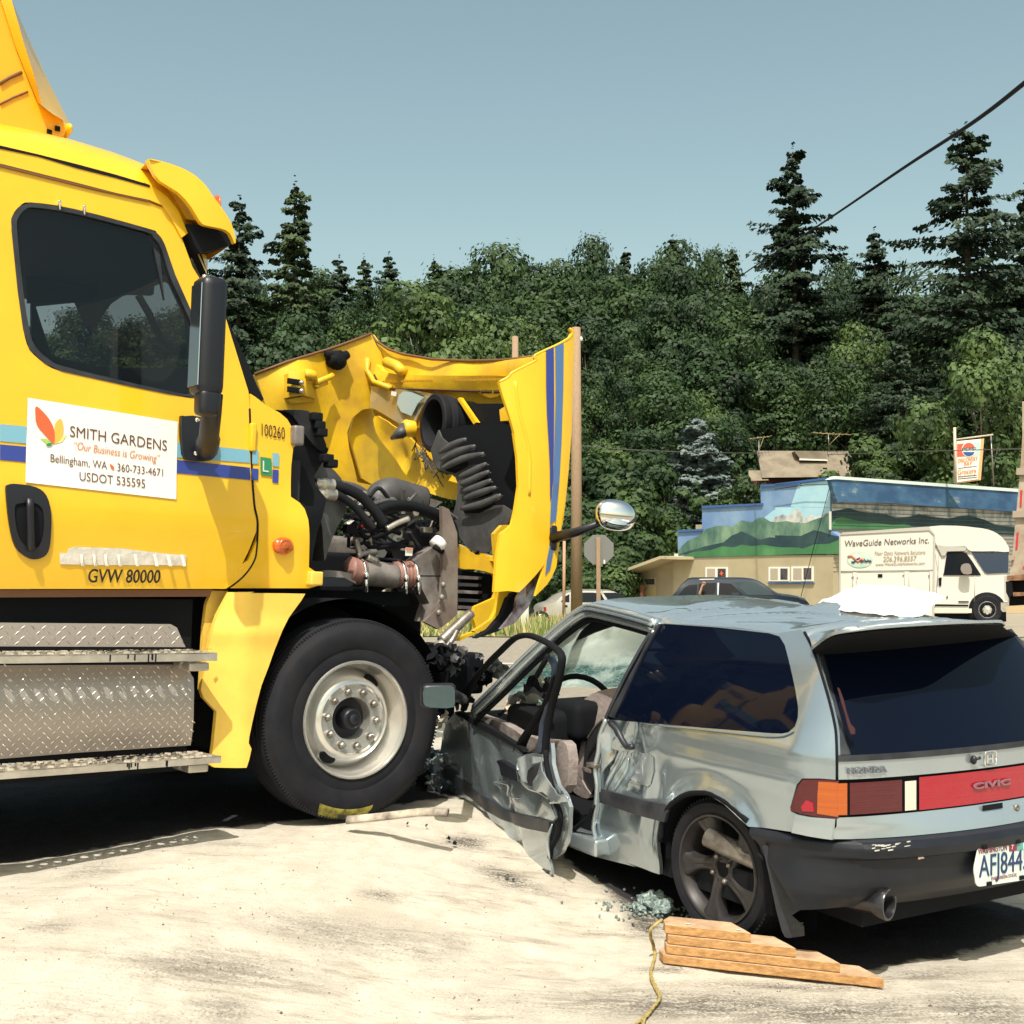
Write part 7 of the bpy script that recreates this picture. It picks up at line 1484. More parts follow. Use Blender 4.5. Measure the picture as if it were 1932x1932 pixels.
# ---------------- poles, wires, stop sign ----------------
def poles():
    d=40; P0=pt(1088,1175,d); g=ground_h(P0.x,d); top=pt(1087,618,d)
    pl=thing('utility_pole','weathered wooden power pole beside the hood nose, the nearer of two','pole',(P0.x,d,g)); mb=MB(); mb.tube([(P0.x,d,g-.2),(P0.x*.5+top.x*.5,d,(g+top.z)/2),(top.x,d,top.z)],[.19,.17,.14],14); mb.build('shaft',polem,pl)
    mb=MB(); mb.tube([(P0.x-.42,d-.2,g),(P0.x-.40,d-.2,g+2.6)],.05,6); mb.build('guy_guard',M('guard_rust',(.45,.25,.16),.7),pl)
    mb=MB(); mb.lathe(Vector((top.x+.15,d,top.z-.35)),UPV,[(.0,-.1),(.06,-.08),(.07,0),(.03,.05),(0,.06)],10); mb.build('insulator',white,pl)
    d2=58; p=pt(972,672,d2); t2=pt(972,635,d2); g2=ground_h(p.x,d2); o=thing('utility_pole','short top of a second wooden pole showing over the raised hood','pole',(p.x,d2,g2)); mb=MB(); mb.tube([(p.x,d2,g2),(p.x,d2,t2.z)],[.2,.15],10); mb.build('shaft',polem,o)
    # wires
    def wire(name,lab,pts,r,m=blackm,cat='cable',n=14):
        mb=MB(); mb.tube(smooth(pts,n,False),r,6); tag(mb.build(name,m),lab,cat)
    wire('power_cable','thick black power cable climbing to the upper right corner',[pt(1330,570,70),pt(1420,505,52),pt(1545,425,34),pt(1700,320,22),pt(1830,235,16),pt(1935,155,12.5),pt(2050,60,10)],.028)
    wire('utility_wire','thin pale wire from the power pole across the treeline to the house antenna',[pt(1093,841,40),pt(1200,849,50),pt(1330,854,60),pt(1435,855,70)],.02,steel)
    wire('utility_wire','thin pale wire from the tan house roof to the right edge behind the sign',[pt(1560,858,72),pt(1700,853,60),pt(1800,850,52),pt(1960,846,40)],.018,steel)
    # stop sign seen from behind
    d=33; c=pt(1130,1037,d); g=ground_h(c.x,d); s=thing('stop_sign','grey back of an octagonal road sign on a wooden post right of the power pole','sign',(c.x,d,g)); 
    mb=MB(); pz=[]; r=.42
    for k in range(8): a=R(22.5+45*k); pz.append((r*math.cos(a),r*math.sin(a)))
    mb2=MB(); panel(mb2,Fr(c,Vector((.93,.0,0)).normalized(),Vector((0,-1,0)),UPV),pz,(),0,.3,.02); mb2.build('plate',signback,s,False)
    mb=MB(); mb.bevbox((c.x-.02,d-.07,(g+c.z+.32)/2),(.055,0,0),(0,.04,0),(0,0,(c.z+.32-g)/2),.01); mb.build('post',polem,s)
    mb=MB(); mb.box((c.x+.14,d-.03,c.z-.32),(.02,0,0),(0,.01,0),(0,0,.05)); mb.build('white_tag',white,s,False)
    # white marker post and small debris on the verge
    p=pt(990,1185,30); mb=MB(); mb.bevbox((p.x,30,ground_h(p.x,30)+.35),(.1,0,0),(0,.06,0),(0,0,.4),.04); tag(mb.build('marker_post',M('marker_white',(.6,.6,.52),.6)),'short white marker post in the grass left of the power pole','post')
poles()
# ---------------- vehicles in the background ----------------
def bg_car(name,label,cat,fr,body,glasses,paint,wheels,width,green_=None,extras=(),rW=.33,trimpts=None):
    """side outline swept across the car's width with tumblehome above the belt"""
    root=thing(name,label,cat,tuple(fr.P(0,-width/2,0)))
    pts=[(a,z) for a,l,z in fr.hits(smooth(body,3),0)]; belt=green_ or .9; zt=max(p[1] for p in pts)
    zb=min(p[1] for p in pts)
    def ln(z): return -.085*width*ss(z,belt,zt+.05)*1.0
    mb=MB(); n=len(pts); N=10
    vs=[];fs=[]
    for (a,z) in pts:
        k=ln(z)
        for j in range(N+1):
            t=j/N; l=k+(-width-2*k)*t; cr=.05*math.sin(t*math.pi) if z>belt*.6 else 0
            vs.append(fr.P(a,l,z+cr))
    for i in range(n):
        for j in range(N): a=i*(N+1)+j; b=((i+1)%n)*(N+1)+j; fs.append((a,a+1,b+1,b))
    m1=MB(); m1.add(vs,fs); 
    near=MB(); panel(near,fr,pts,(),lambda a,z:ln(z),.3,0,0)
    far=Fr(fr.P(0,-width,0),fr.a,-fr.n,fr.up); fa=MB(); panel(fa,far,pts,(),lambda a,z:ln(z),.3,0,0)
    m1.add(near.v,near.f); m1.add(fa.v,fa.f); m1.build('body',paint,root,True,40)
    G=M('car_glass',(.008,.011,.016),.12,spec=.25)
    for g in glasses: sheet(g[0],fr,g[1],g[2] if len(g)>2 else G,root,off=lambda a,z:ln(z)+.012,thick=.02,res=.3)
    for (u,v) in wheels:
        a,l,z=fr.hit(u,v,0)
        for side in (0,1):
            wr=bpy.data.objects.new('wheel',None); col.objects.link(wr); wr.parent=root; wr.matrix_parent_inverse=Matrix.Translation(-root.location)
            c=fr.P(a,.02 if side==0 else -width-.02,z); ax=fr.n*(1 if side==0 else -1)
            mb=MB(); mb.lathe(c,ax,[(rW*.62,-.0),(rW*.66,.01),(rW*.9,.012),(rW,-.03),(rW,-.2),(rW*.6,-.2)],32,x0=UPV); mb.build('tyre',rubber,wr,True,40)
            mb=MB(); mb.lathe(c,ax,[(rW*.63,-.01),(rW*.58,.0),(rW*.5,-.03),(rW*.3,-.01),(rW*.12,.01),(0,.012)],32,x0=UPV); mb.build('rim',alurim,wr,True,40)
            if side==0:
                for k in range(5):
                    t=2*math.pi*k/5; mb=MB(); d=UPV*math.cos(t)+fr.a*math.sin(t); mb.ell(c+d*rW*.42,fr.a*.045*rW/.33,ax*.012,UPV*.045*rW/.33,5); mb.build('rim_hole',blackm,wr)
    for e in extras: sheet(e[0],fr,e[1],e[2],root,off=lambda a,z:ln(z)+.018,thick=.02,res=.3)
    return root
# pale sedan heading right
S0=pt(1100,1170,46); FS=Fr(S0,dirv(80),-dirv(-10),UPV)
bg_car('sedan','pale silver sedan parked behind the power pole','car',FS,q('Q','-60 1640 -40 1590 40 1560 90 1520 160 1488 250 1476 420 1476 500 1482 560 1510 640 1560 760 1580 820 1610 830 1690 600 1700 100 1700 -50 1690'),
 [('quarter_window',q('Q','85 1560 110 1520 150 1500 150 1562')),('side_window',q('Q','162 1498 200 1488 330 1488 365 1492 385 1562 162 1562')),('front_window',q('Q','372 1492 392 1492 430 1560 395 1562')),('windshield',q('Q','410 1490 510 1488 575 1512 630 1555 460 1560'))],
 M('sedan_paint',(.52,.49,.44),.3,.3,.6),[(1022,1168),(1180,1168)],1.75,green_=.60,extras=[('fuel_flap',q('Q','105 1585 135 1585 135 1600 105 1600'),blackm),('tail_light',q('Q','-50 1600 -30 1600 -30 1630 -50 1630'),redl)],rW=.30)
# dark wagon heading right with somebody inside
S1=pt(1400,1150,40); FW=Fr(S1,dirv(100),-dirv(10),UPV)
body=q('Q','900 1640 910 1560 950 1515 1000 1450 1045 1405 1075 1388 1160 1384 1400 1384 1520 1388 1600 1405 1680 1450 1760 1505 1860 1520 1932 1535')+q('R','80 1520 200 1540 255 1562 270 1640')+q('Q','1900 1720 1000 1720 900 1700')
wag=bg_car('suv','dark navy sport wagon with roof rails in front of the tan store wall','car',FW,body,
 [('quarter_window',q('Q','990 1510 1040 1450 1075 1430 1140 1425 1130 1510')),('open_side_window',q('Q','1150 1420 1285 1412 1280 1520 1145 1520'),M('window_gap_dark',(.01,.01,.012),.9)),('front_window',q('Q','1312 1415 1400 1418 1490 1500 1470 1512 1300 1520'),M('window_gap_dark',(0,0,0))),('windshield',q('Q','1410 1410 1520 1402 1590 1410 1670 1455 1740 1508 1530 1508'),M('wagon_windshield',(.03,.05,.06),.12,spec=.3))],
 M('wagon_navy',(.008,.015,.035),.35,.1,.25),[(1290,1168),(1478,1168)],1.8,green_=.42,extras=[('door_post',q('Q','1294 1412 1306 1412 1302 1510 1292 1510'),silver),('roof_rail_pale',q('Q','1155 1382 1270 1380 1270 1388 1155 1390'),whitel),('door_mirror',q('Q','1400 1488 1460 1488 1460 1508 1405 1508'),M('wagon_navy',(0,0,0)))],rW=.34)
# person in the back seat with one arm raised to the window top
def person_in_car():
    PF=Fr(FW.P(0,.12,0),FW.a,FW.n,FW.up)
    me=bpy.data.meshes.new('person'); 
    P_=[('hip','1185 1640',-.45,.15),('chest','1190 1560',-.42,.15),('neck','1192 1515',-.35,.055),('head','1196 1478',-.33,.09),('sh','1172 1530',-.25,.065),('elbow','1155 1500',.02,.042),('wrist','1175 1440',.05,.032),('hand','1188 1420',.05,.045),('shR','1215 1530',-.5,.06),('elR','1225 1580',-.45,.045)]
    pts=[PF.P(*PF.hit(*q('Q',c)[0],0)[:1],l,PF.hit(*q('Q',c)[0],0)[2]) for _,c,l,r in P_]
    ed=[(0,1),(1,2),(2,3),(1,4),(4,5),(5,6),(6,7),(1,8),(8,9)]
    me.from_pydata([tuple(p) for p in pts],ed,[])
    o=bpy.data.objects.new('person',me); col.objects.link(o); sk=o.modifiers.new('s','SKIN')
    for i,x in enumerate(P_): me.skin_vertices[0].data[i].radius=(x[3],x[3])
    me.skin_vertices[0].data[0].use_root=True
    sb=o.modifiers.new('u','SUBSURF'); sb.levels=2; sb.render_levels=2
    dg=bpy.context.evaluated_depsgraph_get(); m2=bpy.data.meshes.new_from_object(o.evaluated_get(dg)); bpy.data.objects.remove(o)
    skin=M('skin',(.50,.27,.17),.6); shirt=M('white_shirt',(.7,.68,.62),.8)
    m2.materials.clear(); m2.materials.append(skin); m2.materials.append(shirt)
    zc=pts[4].z+.02
    for p in m2.polygons:
        p.use_smooth=True; c=p.center
        if c.z<zc and (c-pts[1]).length<.42 and (c-pts[5]).length>.08: p.material_index=1
    o=bpy.data.objects.new('person',m2); col.objects.link(o); tag(o,'person in the dark wagon with one bare arm raised at the open window','person')
    mb=MB(); mb.ell(pts[3]+Vector((0,.02,.03)),Vector((.10,0,0)),Vector((0,.10,0)),Vector((0,0,.10)),8); h=mb.build('hair',M('hair_dark',(.03,.018,.012),.7)); h.parent=o
    # fist: palm, four bent fingers and a thumb
    c=pts[7]; mb=MB(); mb.bevbox(c,(.045,0,0),(0,.02,0),(0,0,.045),.018); 
    for k in range(4): x=-.033+.022*k; mb.tube([c+Vector((x,-.012,.04)),c+Vector((x,-.035,.06-.004*abs(k-1.5))),c+Vector((x,-.05,.035)),c+Vector((x,-.03,.01))],[.011,.011,.010,.008],6)
    mb.tube([c+Vector((.045,-.01,-.01)),c+Vector((.05,-.04,.01)),c+Vector((.025,-.055,.02))],[.012,.011,.009],6); h=mb.build('hand',skin); h.parent=o
person_in_car()
# white service van
S2=pt(1750,1184,33); FV=Fr(S2,dirv(104),-dirv(14),UPV)
def van():
    wp=M('van_white',(.62,.60,.56),.35,coat=.5); G=M('car_glass',(0,0,0)); root=thing('box_van','white service van with lettered cargo box behind the crashed hatchback','van',tuple(FV.P(0,-1,0)))
    W_=2.05
    def ext(name,pts,m,l0=0,l1=-W_,out=0,sm=0,bev=0):
        P_=[(a,z) for a,l,z in FV.hits(smooth(pts,sm) if sm else pts,0)]; mb=MB(); fr=Fr(FV.P(0,l0,0),FV.a,FV.n,FV.up); panel(mb,fr,P_,(),out,.6,abs(l1-l0)); return mb.build(name,m,root,True,30)
    ext('cargo_box',q('R','500 1050 505 1040 1190 1005 1232 1050 1222 1700 500 1700'),wp,.06,-2.1)
    ext('box_roof_trim',q('R','498 1052 520 1025 1185 978 1232 1035 1232 1052 1188 1008 505 1042'),M('trim_grey',(.42,.40,.37),.5),.09,-2.12)
    ext('box_corner_trim',q('R','496 1050 507 1048 507 1700 496 1700'),M('trim_grey',(0,0,0)),.09,-.1)
    ext('box_front_trim',q('R','1222 1040 1236 1050 1228 1700 1214 1700'),M('trim_grey',(0,0,0)),.09,-.1)
    cab=ext('cab',q('R','1225 1120 1260 1125 1480 1130 1530 1200 1620 1345 1790 1352 1800 1380 1795 1560 1745 1560 1700 1500 1640 1492 1580 1510 1535 1570 1525 1650 1228 1650'),wp,.0,-2.0,sm=0)
    cap=MB(); o1=[(a,z) for a,l,z in FV.hits(smooth(q('R','1190 978 1400 972 1540 985 1640 1000 1720 1035 1780 1095 1808 1172 1700 1168 1515 1168 1480 1140 1440 1128 1250 1125 1236 1050'),2),0)]
    c0=Vector((sum(p[0] for p in o1)/len(o1),0)); zt=max(p[1] for p in o1); am=max(p[0] for p in o1)
    fr=Fr(FV.P(0,.05,0),FV.a,FV.n,FV.up); vs=[];N=14;n=len(o1)
    for (a,z) in o1:
        for j in range(N+1):
            t=j/N; k=(1-(2*t-1)**4); vs.append(fr.P(a-.35*ss(a,am-1.6,am)*(1-k),-2.15*t,z-.18*(1-k)*ss(z,zt-.8,zt)))
    cap.add(vs,[(i*(N+1)+j,i*(N+1)+j+1,((i+1)%n)*(N+1)+j+1,((i+1)%n)*(N+1)+j) for i in range(n) for j in range(N)])
    nb=MB(); panel(nb,fr,o1,(),lambda a,z:-.0,.25,0); cap.add(nb.v,nb.f); cap.build('overcab_cap',wp,root,True,50)
    sheet('cap_underside',FV,q('R','1250 1128 1440 1130 1480 1140 1470 1165 1330 1170 1315 1200 1290 1205'),M('trim_grey',(0,0,0)),root,off=.06,thick=.03,res=1)
    sheet('side_window',FV,q('R','1303 1345 1328 1180 1345 1172 1450 1172 1480 1185 1520 1240 1588 1345'),G,root,off=.02,thick=.02,res=1)
    sheet('window_gasket',FV,q('R','1300 1346 1590 1346 1590 1354 1300 1354'),blackm,root,off=.025,thick=.02,res=1)
    sheet('windshield',FV,q('R','1515 1172 1700 1166 1808 1168 1800 1335 1640 1342 1618 1330'),M('van_windshield',(.03,.05,.09),.05,coat=1),root,off=lambda a,z:.03,thick=.02,res=.3)
    sheet('door_mirror',FV,q('R','1435 1310 1445 1275 1480 1262 1510 1275 1520 1340 1460 1345'),M('mirror_grey',(.22,.19,.18),.4),root,off=.30,thick=.12,res=1,sm=2)
    sheet('front_panel',FV,q('R','1770 1360 1795 1360 1800 1545 1775 1545'),M('trim_grey',(0,0,0)),root,off=.01,thick=.02,res=1)
    sheet('door_handle',FV,q('R','1265 1378 1280 1370 1288 1375 1285 1435 1268 1438'),blackm,root,off=.03,thick=.03,res=1)
    sheet('rub_strip',FV,q('R','1237 1578 1495 1582 1493 1594 1237 1592'),blackm,root,off=.03,thick=.02,res=1); sheet('name_strip',FV,q('R','1418 1554 1498 1555 1496 1562 1418 1562'),blackm,root,off=.03,thick=.02,res=1)
    sheet('handle_shade',FV,q('R','1322 1512 1335 1515 1335 1532 1326 1530'),blackm,root,off=.03,thick=.02,res=1)
    sheet('sill',FV,q('R','1230 1610 1520 1612 1520 1645 1230 1645'),whitel,root,off=.05,thick=.1,res=1); sheet('bumper',FV,q('R','1745 1565 1810 1565 1812 1635 1760 1638 1745 1620'),alu,root,off=.05,thick=1.9,res=1)
    mb=MB()
    for c in ('1268 1125 1262 1300 1232 1640','1548 1355 1540 1560','1230 1130 1260 1330 1258 1440'): mb.tube(FV.W(q('R',c),0,.012),.008,4)
    mb.build('door_gap',M('trim_grey',(0,0,0)),root)
    mb=MB(); 
    for c in ('510 1330 600 1328 600 1500','630 1326 630 1500','630 1326 1000 1322 1000 1500','1035 1322 1195 1318 1195 1500','1035 1322 1035 1500','500 1322 1220 1312'): mb.tube(FV.W(q('R',c),.06,.012),.009,4)
    mb.build('locker_gap',M('trim_grey',(0,0,0)),root)
    for c in ('795 1345 830 1345 830 1370 795 1370','535 1468 555 1468 555 1480 535 1480'): sheet('locker_latch',FV,q('R',c),blackm,root,off=.08,thick=.03,res=1)
    for c in ('590 1370 608 1360 606 1385','985 1352 998 1350 990 1370','1185 1352 1198 1350 1188 1380','632 1372 642 1370 636 1382'): sheet('locker_catch',FV,q('R',c),steel,root,off=.08,thick=.03,res=1)
    LB=Fr(FV.P(0,.065,0),FV.a,FV.n,FV.up); gl=M('van_letter_grey',(.10,.08,.06),.5); gl2=M('van_letter_gold',(.35,.28,.18),.5)
    def tx(s,p,h,m,**k): text('lettering',s,LB,*q('R',p),h,m,root,off=0,e=.012,**k)
    tx('WaveGuide Networks Inc.','540 1133 1190 1106',.165,gl,shear=.15); tx('Fiber Optic Network Solutions','770 1200 1162 1190',.10,gl2,shear=.15); tx('206.396.8557','835 1248 1095 1242',.13,gl2,shear=.15); tx('www.WaveGuideNetworks.com','778 1282 1158 1272',.08,gl2,shear=.15)
    ov=' '.join('%.1f %.1f'%(655+100*math.cos(R(i*15)),1232+64*math.sin(R(i*15))) for i in range(24))
    lg=sheet('logo_oval',LB,q('R',ov),M('logo_green',(.18,.42,.30),.5,c2=(.55,.62,.55),vscale=1.6),root,off=.01,thick=.01,res=1)
    mb=MB(); mb.tube(LB.W(q('R','592 1248 605 1256 625 1235 650 1222 668 1252 690 1232 705 1250 718 1238 730 1248 742 1240'),.022),.028,5); mb.build('logo_wave',M('logo_navy',(.03,.04,.12),.5),lg)
    mb=MB(); mb.tube(LB.W(q('R','562 1210 590 1202 615 1225 640 1250 665 1225 690 1245'),.02),.032,5); mb.build('logo_ribbon',M('logo_red',(.65,.20,.12),.5),lg)
    for c in ((1640,1622),(560,1622)):
        a,l,z=FV.hit(*q('R','%d %d'%c)[0]); wr=bpy.data.objects.new('wheel',None); col.objects.link(wr); wr.parent=root; wr.matrix_parent_inverse=Matrix.Translation(-root.location)
        cc=FV.P(a,.03,z); mb=MB(); mb.lathe(cc,FV.n,[(.22,0),(.24,.01),(.35,.01),(.385,-.03),(.385,-.25),(.2,-.25)],36,x0=UPV); mb.build('tyre',rubber,wr,True,40); mb=MB(); mb.lathe(cc,FV.n,[(.23,-.01),(.21,.01),(.18,-.04),(.12,-.02),(.09,.02),(0,.03)],32,x0=UPV); mb.build('rim',alurim,wr,True,40)
        for k in range(7):
            t=2*math.pi*k/7; mb=MB(); d=UPV*math.cos(t)+FV.a*math.sin(t); mb.ell(cc+d*.155,FV.a*.028,FV.n*.012,UPV*.028,5); mb.build('rim_hole',blackm,wr)
    mb=MB(); mb.grid(lambda u,v: (lambda a_:FV.P(FV.hit(*q('R','1640 1622')[0])[0]+math.cos(a_)*.46,-.02-.3*v+.03,FV.hit(*q('R','1640 1622')[0])[2]+math.sin(a_)*.46))(R(u*180)),16,1); ap=[FV.hit(*q('R','1640 1622')[0])]
    mb2=MB(); a,l,z=ap[0]; panel(mb2,FV,[(a+math.cos(R(i*12))*.46,z+math.sin(R(i*12))*.46) for i in range(16)]+[(a-.46,z-.3),(a+.46,z-.3)],(),.015,.4,.02); mb2.build('wheel_arch',blackm,root)
    mb2=MB(); mb2.box(FV.P(-1,-1,.25),FV.a*2.6,FV.n*.8,UPV*.12); mb2.build('underbody',blackm,root,False)
    mb2=MB(); a,l,z=FV.hit(*q('R','1400 1300')[0]); mb2.ell(FV.P(a,-.35,z+.05),FV.a*.25,FV.n*.2,UPV*.2,8); mb2.build('driver_headrest',M('headrest',(.25,.24,.22),.8),root)
van()
# tail of a dump truck at the right edge
DT=Fr(pt(1930,1150,24),dirv(116),-dirv(26),UPV)
def dump():
    root=thing('dump_truck','tan steel dump body with red reflectors cut by the right edge','truck',tuple(DT.P(.8,-1,0)))
    tanm=M('dump_tan',(.42,.35,.27),.7,c2=(.28,.21,.15),vscale=3,bump=.1,bscale=20)
    sheet('side_board',DT,q('J','384 170 420 170 420 1300 300 1300 320 1170 345 900 372 600 385 400'),tanm,root,off=0,thick=1.5,res=.5)
    for c in ('346 600 420 598 420 642 346 642','322 875 420 872 420 915 322 918','296 1158 330 1165 330 1190 296 1190'): sheet('cross_rib',DT,q('J',c),M('dump_rib',(.33,.27,.21),.7),root,off=.08,thick=.15,res=1)
    for c in ('372 742 386 740 380 850 368 852','348 1015 362 1012 354 1125 340 1128','388 1230 396 1230 396 1250 388 1250'): sheet('reflector_tape',DT,q('J',c),M('reflector_red',(.45,.03,.05),.4),root,off=.01,thick=.01,res=1)
    sheet('rusty_frame',DT,q('J','284 1295 420 1280 420 1320 284 1325'),M('rust',(.30,.15,.07),.9,c2=(.12,.06,.04),vscale=8),root,off=.05,thick=1,res=1)
    sheet('dark_gap',DT,q('J','300 1325 420 1325 420 1480 300 1490'),blackm,root,off=-.2,thick=1,res=1); sheet('mud_guard',DT,q('J','278 1330 318 1335 322 1410 300 1440 280 1400'),blackm,root,off=.05,thick=.6,res=1)
    sheet('lower_rail',DT,q('J','325 1400 420 1400 420 1420 325 1425'),M('rust',(0,0,0)),root,off=.05,thick=.3,res=1)
    sheet('step_bumper',DT,q('J','282 1490 420 1482 420 1535 282 1532'),M('bumper_tan',(.50,.37,.22),.8),root,off=.1,thick=1.2,res=1)
    for c,l in (('330 1640',-1.2),('420 1640',-.2)):
        pass
    mb=MB(); a,l,z=DT.hit(1990,1215); mb.lathe(DT.P(a,-.1,z),DT.n,[(0,0),(.3,0),(.5,-.02),(.52,-.1),(.52,-.5),(0,-.5)],28); mb.build('tyre',rubber,root,True,40)
dump()
# ---------------- things on the ground in front ----------------
def chock():
    o=pt(1246,1818,5.02); z0=ground_h(o.x,o.y)+.012; o=Vector((o.x,o.y,z0)); ax=dirv(110); bx=Vector((-ax.y,ax.x,0)); bx=bx if bx.y>0 else -bx
    root=thing('step_chock','stepped wooden rescue chock of four stacked planks wedged at the car wheel','wheel chock',tuple(o)); rr=random.Random(9)
    L_=[.85,.68,.51,.35]; th=.037
    for i,l in enumerate(L_):
        z=z0+th*i; mb=MB(); dep=.125; sh=.0 if i<3 else .0; off=bx*.008*i+ax*(.004*(i%2)+ .008*i*(i<3))
        a0=o+off; n=12; vs=[];c=.035
        def P_(x,y,z_): return Vector((a0.x,a0.y,0))+ax*x+bx*y+UPV*z_
        outl=[(c*.3 if i else .012,0),(l,0),(l-(.035),dep*.35),(l-.10,dep),(.0,dep),(-.012 if i else -.02,dep*.5)]
        b=len(outl); vs=[P_(x,y,z+.001) for x,y in outl]+[P_(x,y,z+th-.002) for x,y in outl]
        fs=[tuple(range(b))[::-1],tuple(range(b,2*b))]+[(k,(k+1)%b,b+(k+1)%b,b+k) for k in range(b)]
        bm=bmesh.new(); bv=[bm.verts.new(v) for v in vs]; [bm.faces.new([bv[k] for k in f]) for f in fs]; bmesh.ops.bevel(bm,geom=bm.edges[:],offset=.003,segments=2,affect='EDGES',profile=.7); bm.normal_update()
        me=bpy.data.meshes.new('plank'); 
        for f in bm.faces: f.material_index=1 if f.normal.z>.7 else 0
        bm.to_mesh(me); bm.free(); pk=link('plank',me,wood,root); me.materials.append(woodt)
    for x,y in ((.10,.06),(.30,.05)):
        mb=MB(); c_=o+ax*x+bx*y+UPV*(th*4+.001); mb.lathe(c_,UPV,[(.0,.003),(.008,.003),(.009,0)],10); mb.build('nail_head',whitel,root)
    # rope tied to it
    pts=[o+bx*.07+ax*-.01+UPV*.15,o+ax*-.05+bx*.04+UPV*.11]; 
    for u,v in ((1236,1795),(1228,1830),(1236,1855),(1245,1875),(1232,1895),(1218,1912),(1200,1925),(1190,1940),(1200,1952),(1215,1948),(1213,1925),(1218,1905)):
        d=CAMH*FPX/(v-1060); p=pt(u,v,d); pts.append(Vector((p.x,p.y,ground_h(p.x,p.y)+.012)))
    P=smooth(pts,6,False); mb=MB()
    for s in range(3):
        ph=2*math.pi*s/3; Q=[p+Vector((math.cos(i*.9+ph)*.0035,math.sin(i*.9+ph)*.0035,math.sin(i*.9+ph+1)*.003)) for i,p in enumerate(P)]; mb.tube(Q,.0042,5)
    tag(mb.build('rope',ropem),'thin yellow twisted rope trailing from the wooden chock over the sand','rope')
chock()
def sheet_on_roof():
    RF=Fr(CO+cu_*.98,-cl,-cs,cu_); rr=random.Random(3)
    base=RF.W
    P=q('N','330 212 365 205 500 140 560 110 620 72 700 78 780 84 900 82 1000 92 1120 115 1220 140 1300 158 1330 168 1290 195 1240 230 1210 290 1150 318 1060 328 980 325 900 310 700 290 500 275 420 262 370 240')
    # a crumpled sheet lying on the roof: front hem near, tent-like folds
    f1=Fr(CO+cl*-.55,cs*-1,cl*-1,cu_); 
    def w(u,v):
        a=-.42+.0; x=u; y=v
        s=.28-.95*x*.92; l=-.50-.95*y
        h=1.00+.115*math.sin(min(1,max(0,(y*.9+.05)))*math.pi)**.7*(.3+.7*math.sin(min(1,x*1.05)*math.pi)**.6)
        h+=.02*noise.noise(Vector((x*4,y*4,2)))+.012*abs(noise.noise(Vector((x*9+y*5,y*7,5))))
        return s,l,h
    ctl=[]
    def W3(u,v):
        s,l,h=w(u,v); s+=.05*noise.noise(Vector((u*3,v*3,9))); l+=.05*noise.noise(Vector((u*3,v*3,19)))
        return CS.P(s,l,h)
    # place by the picture: four corners found on the roof plane
    RP=Fr(CO+cu_*.98,Vector(cs),Vector(cu_),Vector(cl))
    def onroof(c,h): 
        d=ray(*q('N',c)[0]); t=(CO.z+.98+h-CAMH)/d.z if abs(d.z)>1e-4 else 7; return CAM+d*t
    row=[[('335 215',6.2),('430 268',5.9),('600 285',5.7),('800 305',5.55),('960 328',5.45),('1100 330',5.42),('1180 300',5.5)],
         [('345 208',6.3),('450 180',6.1),('620 110',6.0),('800 95',5.9),('960 100',5.85),('1100 190',5.7),('1215 235',5.7)],
         [('420 175',6.5),('540 120',6.4),('640 78',6.3),('820 82',6.25),('1000 92',6.2),('1160 145',6.1),('1290 190',6.0)],
         [('440 190',6.7),('560 130',6.7),('640 90',6.65),('820 110',6.6),('1020 110',6.5),('1230 140',6.4),('1335 168',6.3)]]
    G=[[pt(*q('N',c)[0],d) for c,d in r] for r in row]
    def bil(u,v):
        x=u*6;y=v*3;i=min(int(x),5);j=min(int(y),2);fx=x-i;fy=y-j
        p=G[j][i].lerp(G[j][i+1],fx).lerp(G[j+1][i].lerp(G[j+1][i+1],fx),fy)
        return p+Vector((0,0,.012*noise.noise(Vector((u*9,v*6,1)))+.006*abs(noise.noise(Vector((u*22,v*9,4))))))
    mb=MB(); mb.grid(bil,60,30); o=mb.build('plastic_sheet',plasw); tag(o,'crumpled white plastic sheet lying on the car roof','plastic sheet')
    o=[None]
sheet_on_roof()
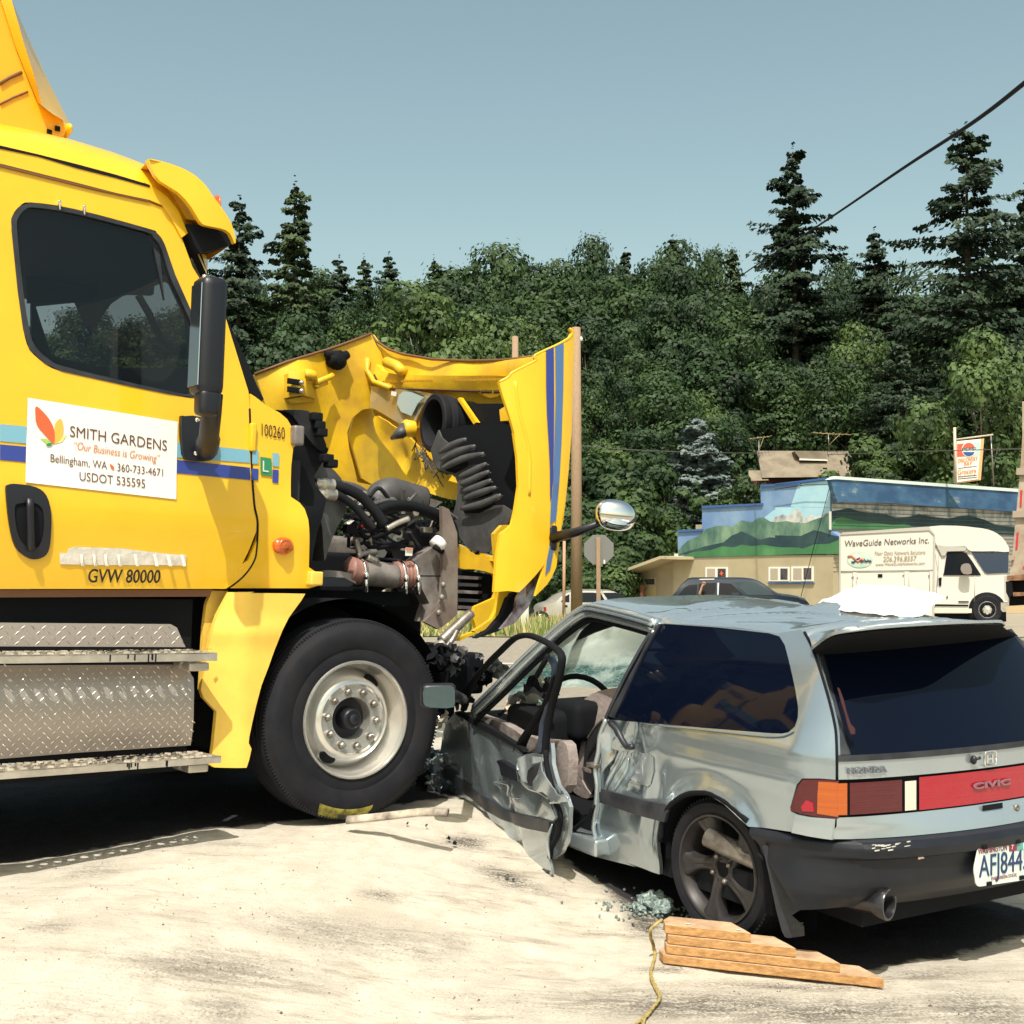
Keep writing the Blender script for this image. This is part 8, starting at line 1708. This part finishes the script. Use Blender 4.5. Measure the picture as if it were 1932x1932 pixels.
def debris():
    # heap of shattered window glass in front of the wheel
    rr=random.Random(14); c=pt(1232,1715,5.75); c=Vector((c.x,c.y,ground_h(c.x,c.y))); mb=MB()
    for k in range(3):
        s=(.065,.05,.04)[k]; o_=(Vector((0,0,.04)),Vector((.035,-.05,.03)),Vector((-.05,-.02,.02)))[k]
        mb.ell(c+o_,Vector((s,0,0)),Vector((0,s,0)),Vector((0,0,s*.75)),14,fn=lambda x,y,z:1+.5*noise.noise(Vector((x*2,y*2,z*2+k*3)))+.22*noise.noise(Vector((x*7,y*7,z*7))))
    tag(mb.build('shattered_glass',tealglass,None,False),'crumpled sheet of shattered green safety glass beside the rear wheel and chock','broken glass')
    mb=MB()
    for i in range(170):
        a=rr.uniform(0,6.28); r=abs(rr.gauss(0,.16)); x=c.x+math.cos(a)*r-.03; y=c.y+math.sin(a)*r*.8-.05; s=rr.uniform(.003,.006); d=Vector((rr.uniform(-1,1),rr.uniform(-1,1),rr.uniform(-1,1))).normalized(); e=d.orthogonal().normalized(); mb.box((x,y,ground_h(x,y)+.012+s),d*s,e*s,d.cross(e)*s)
    tag(mb.build('glass_crumbs',tealglass,None,False),'tiny cubes of safety glass scattered around the shattered glass heap','glass crumbs',kind='stuff')
    # crushed white tube at the truck tyre
    cf=[(1395,1553,.0),(1440,1545,.0),(1500,1538,0),(1560,1530,0)]
    P=[]
    for u,v in ((655,1547),(700,1543),(745,1538),(800,1532),(845,1533)):
        d=6.3; p=pt(u,v,6.25-(u-655)*.001); P.append(Vector((p.x,p.y,p.z)))
    zz=[ground_h(p.x,p.y)+.02 for p in P]; P=[Vector((p.x,p.y,max(z,p.z))) for p,z in zip(P,zz)]
    mb=MB(); mb.tube(smooth(P,5,False),.024,8,flat=.6); tag(mb.build('flattened_tube',M('sandy_tube',(.55,.48,.38),.8,c2=(.12,.10,.09),vscale=9)),'flattened sandy tube on the ground against the front of the truck tyre','debris')
    labs=['small dark chip of plastic on the sand']*1
    for i in range(14):
        u=rr.uniform(1190,1240) if i<8 else rr.uniform(640,1100); v=rr.uniform(1690,1760) if i<8 else rr.uniform(1560,1640)
        if i>=8: v=1560+(u-840)*.45 if u>840 else 1550
        d=CAMH*FPX/(v-1060); p=pt(u,v,d); d*=1-ground_h(p.x,p.y)/CAMH; p=pt(u,v,d); s=rr.uniform(.005,.011); mb=MB(); crumple(mb,Vector((p.x,p.y,ground_h(p.x,p.y)+s*.6+.01)),s,i*2.2,.6,4,.6); o=mb.build('debris_chip',blackm if i%3 else greyp,None,False); tag(o,'small dark debris chip on the sand %s'%('left of the wooden chock' if i<8 else 'under the torn door edge'),'debris','debris chips on the sand')
debris()
# ---------------- wrap up ----------------
for o in list(bpy.data.objects):
    if o.type=='MESH' and len(o.data.polygons)==0: bpy.data.objects.remove(o)
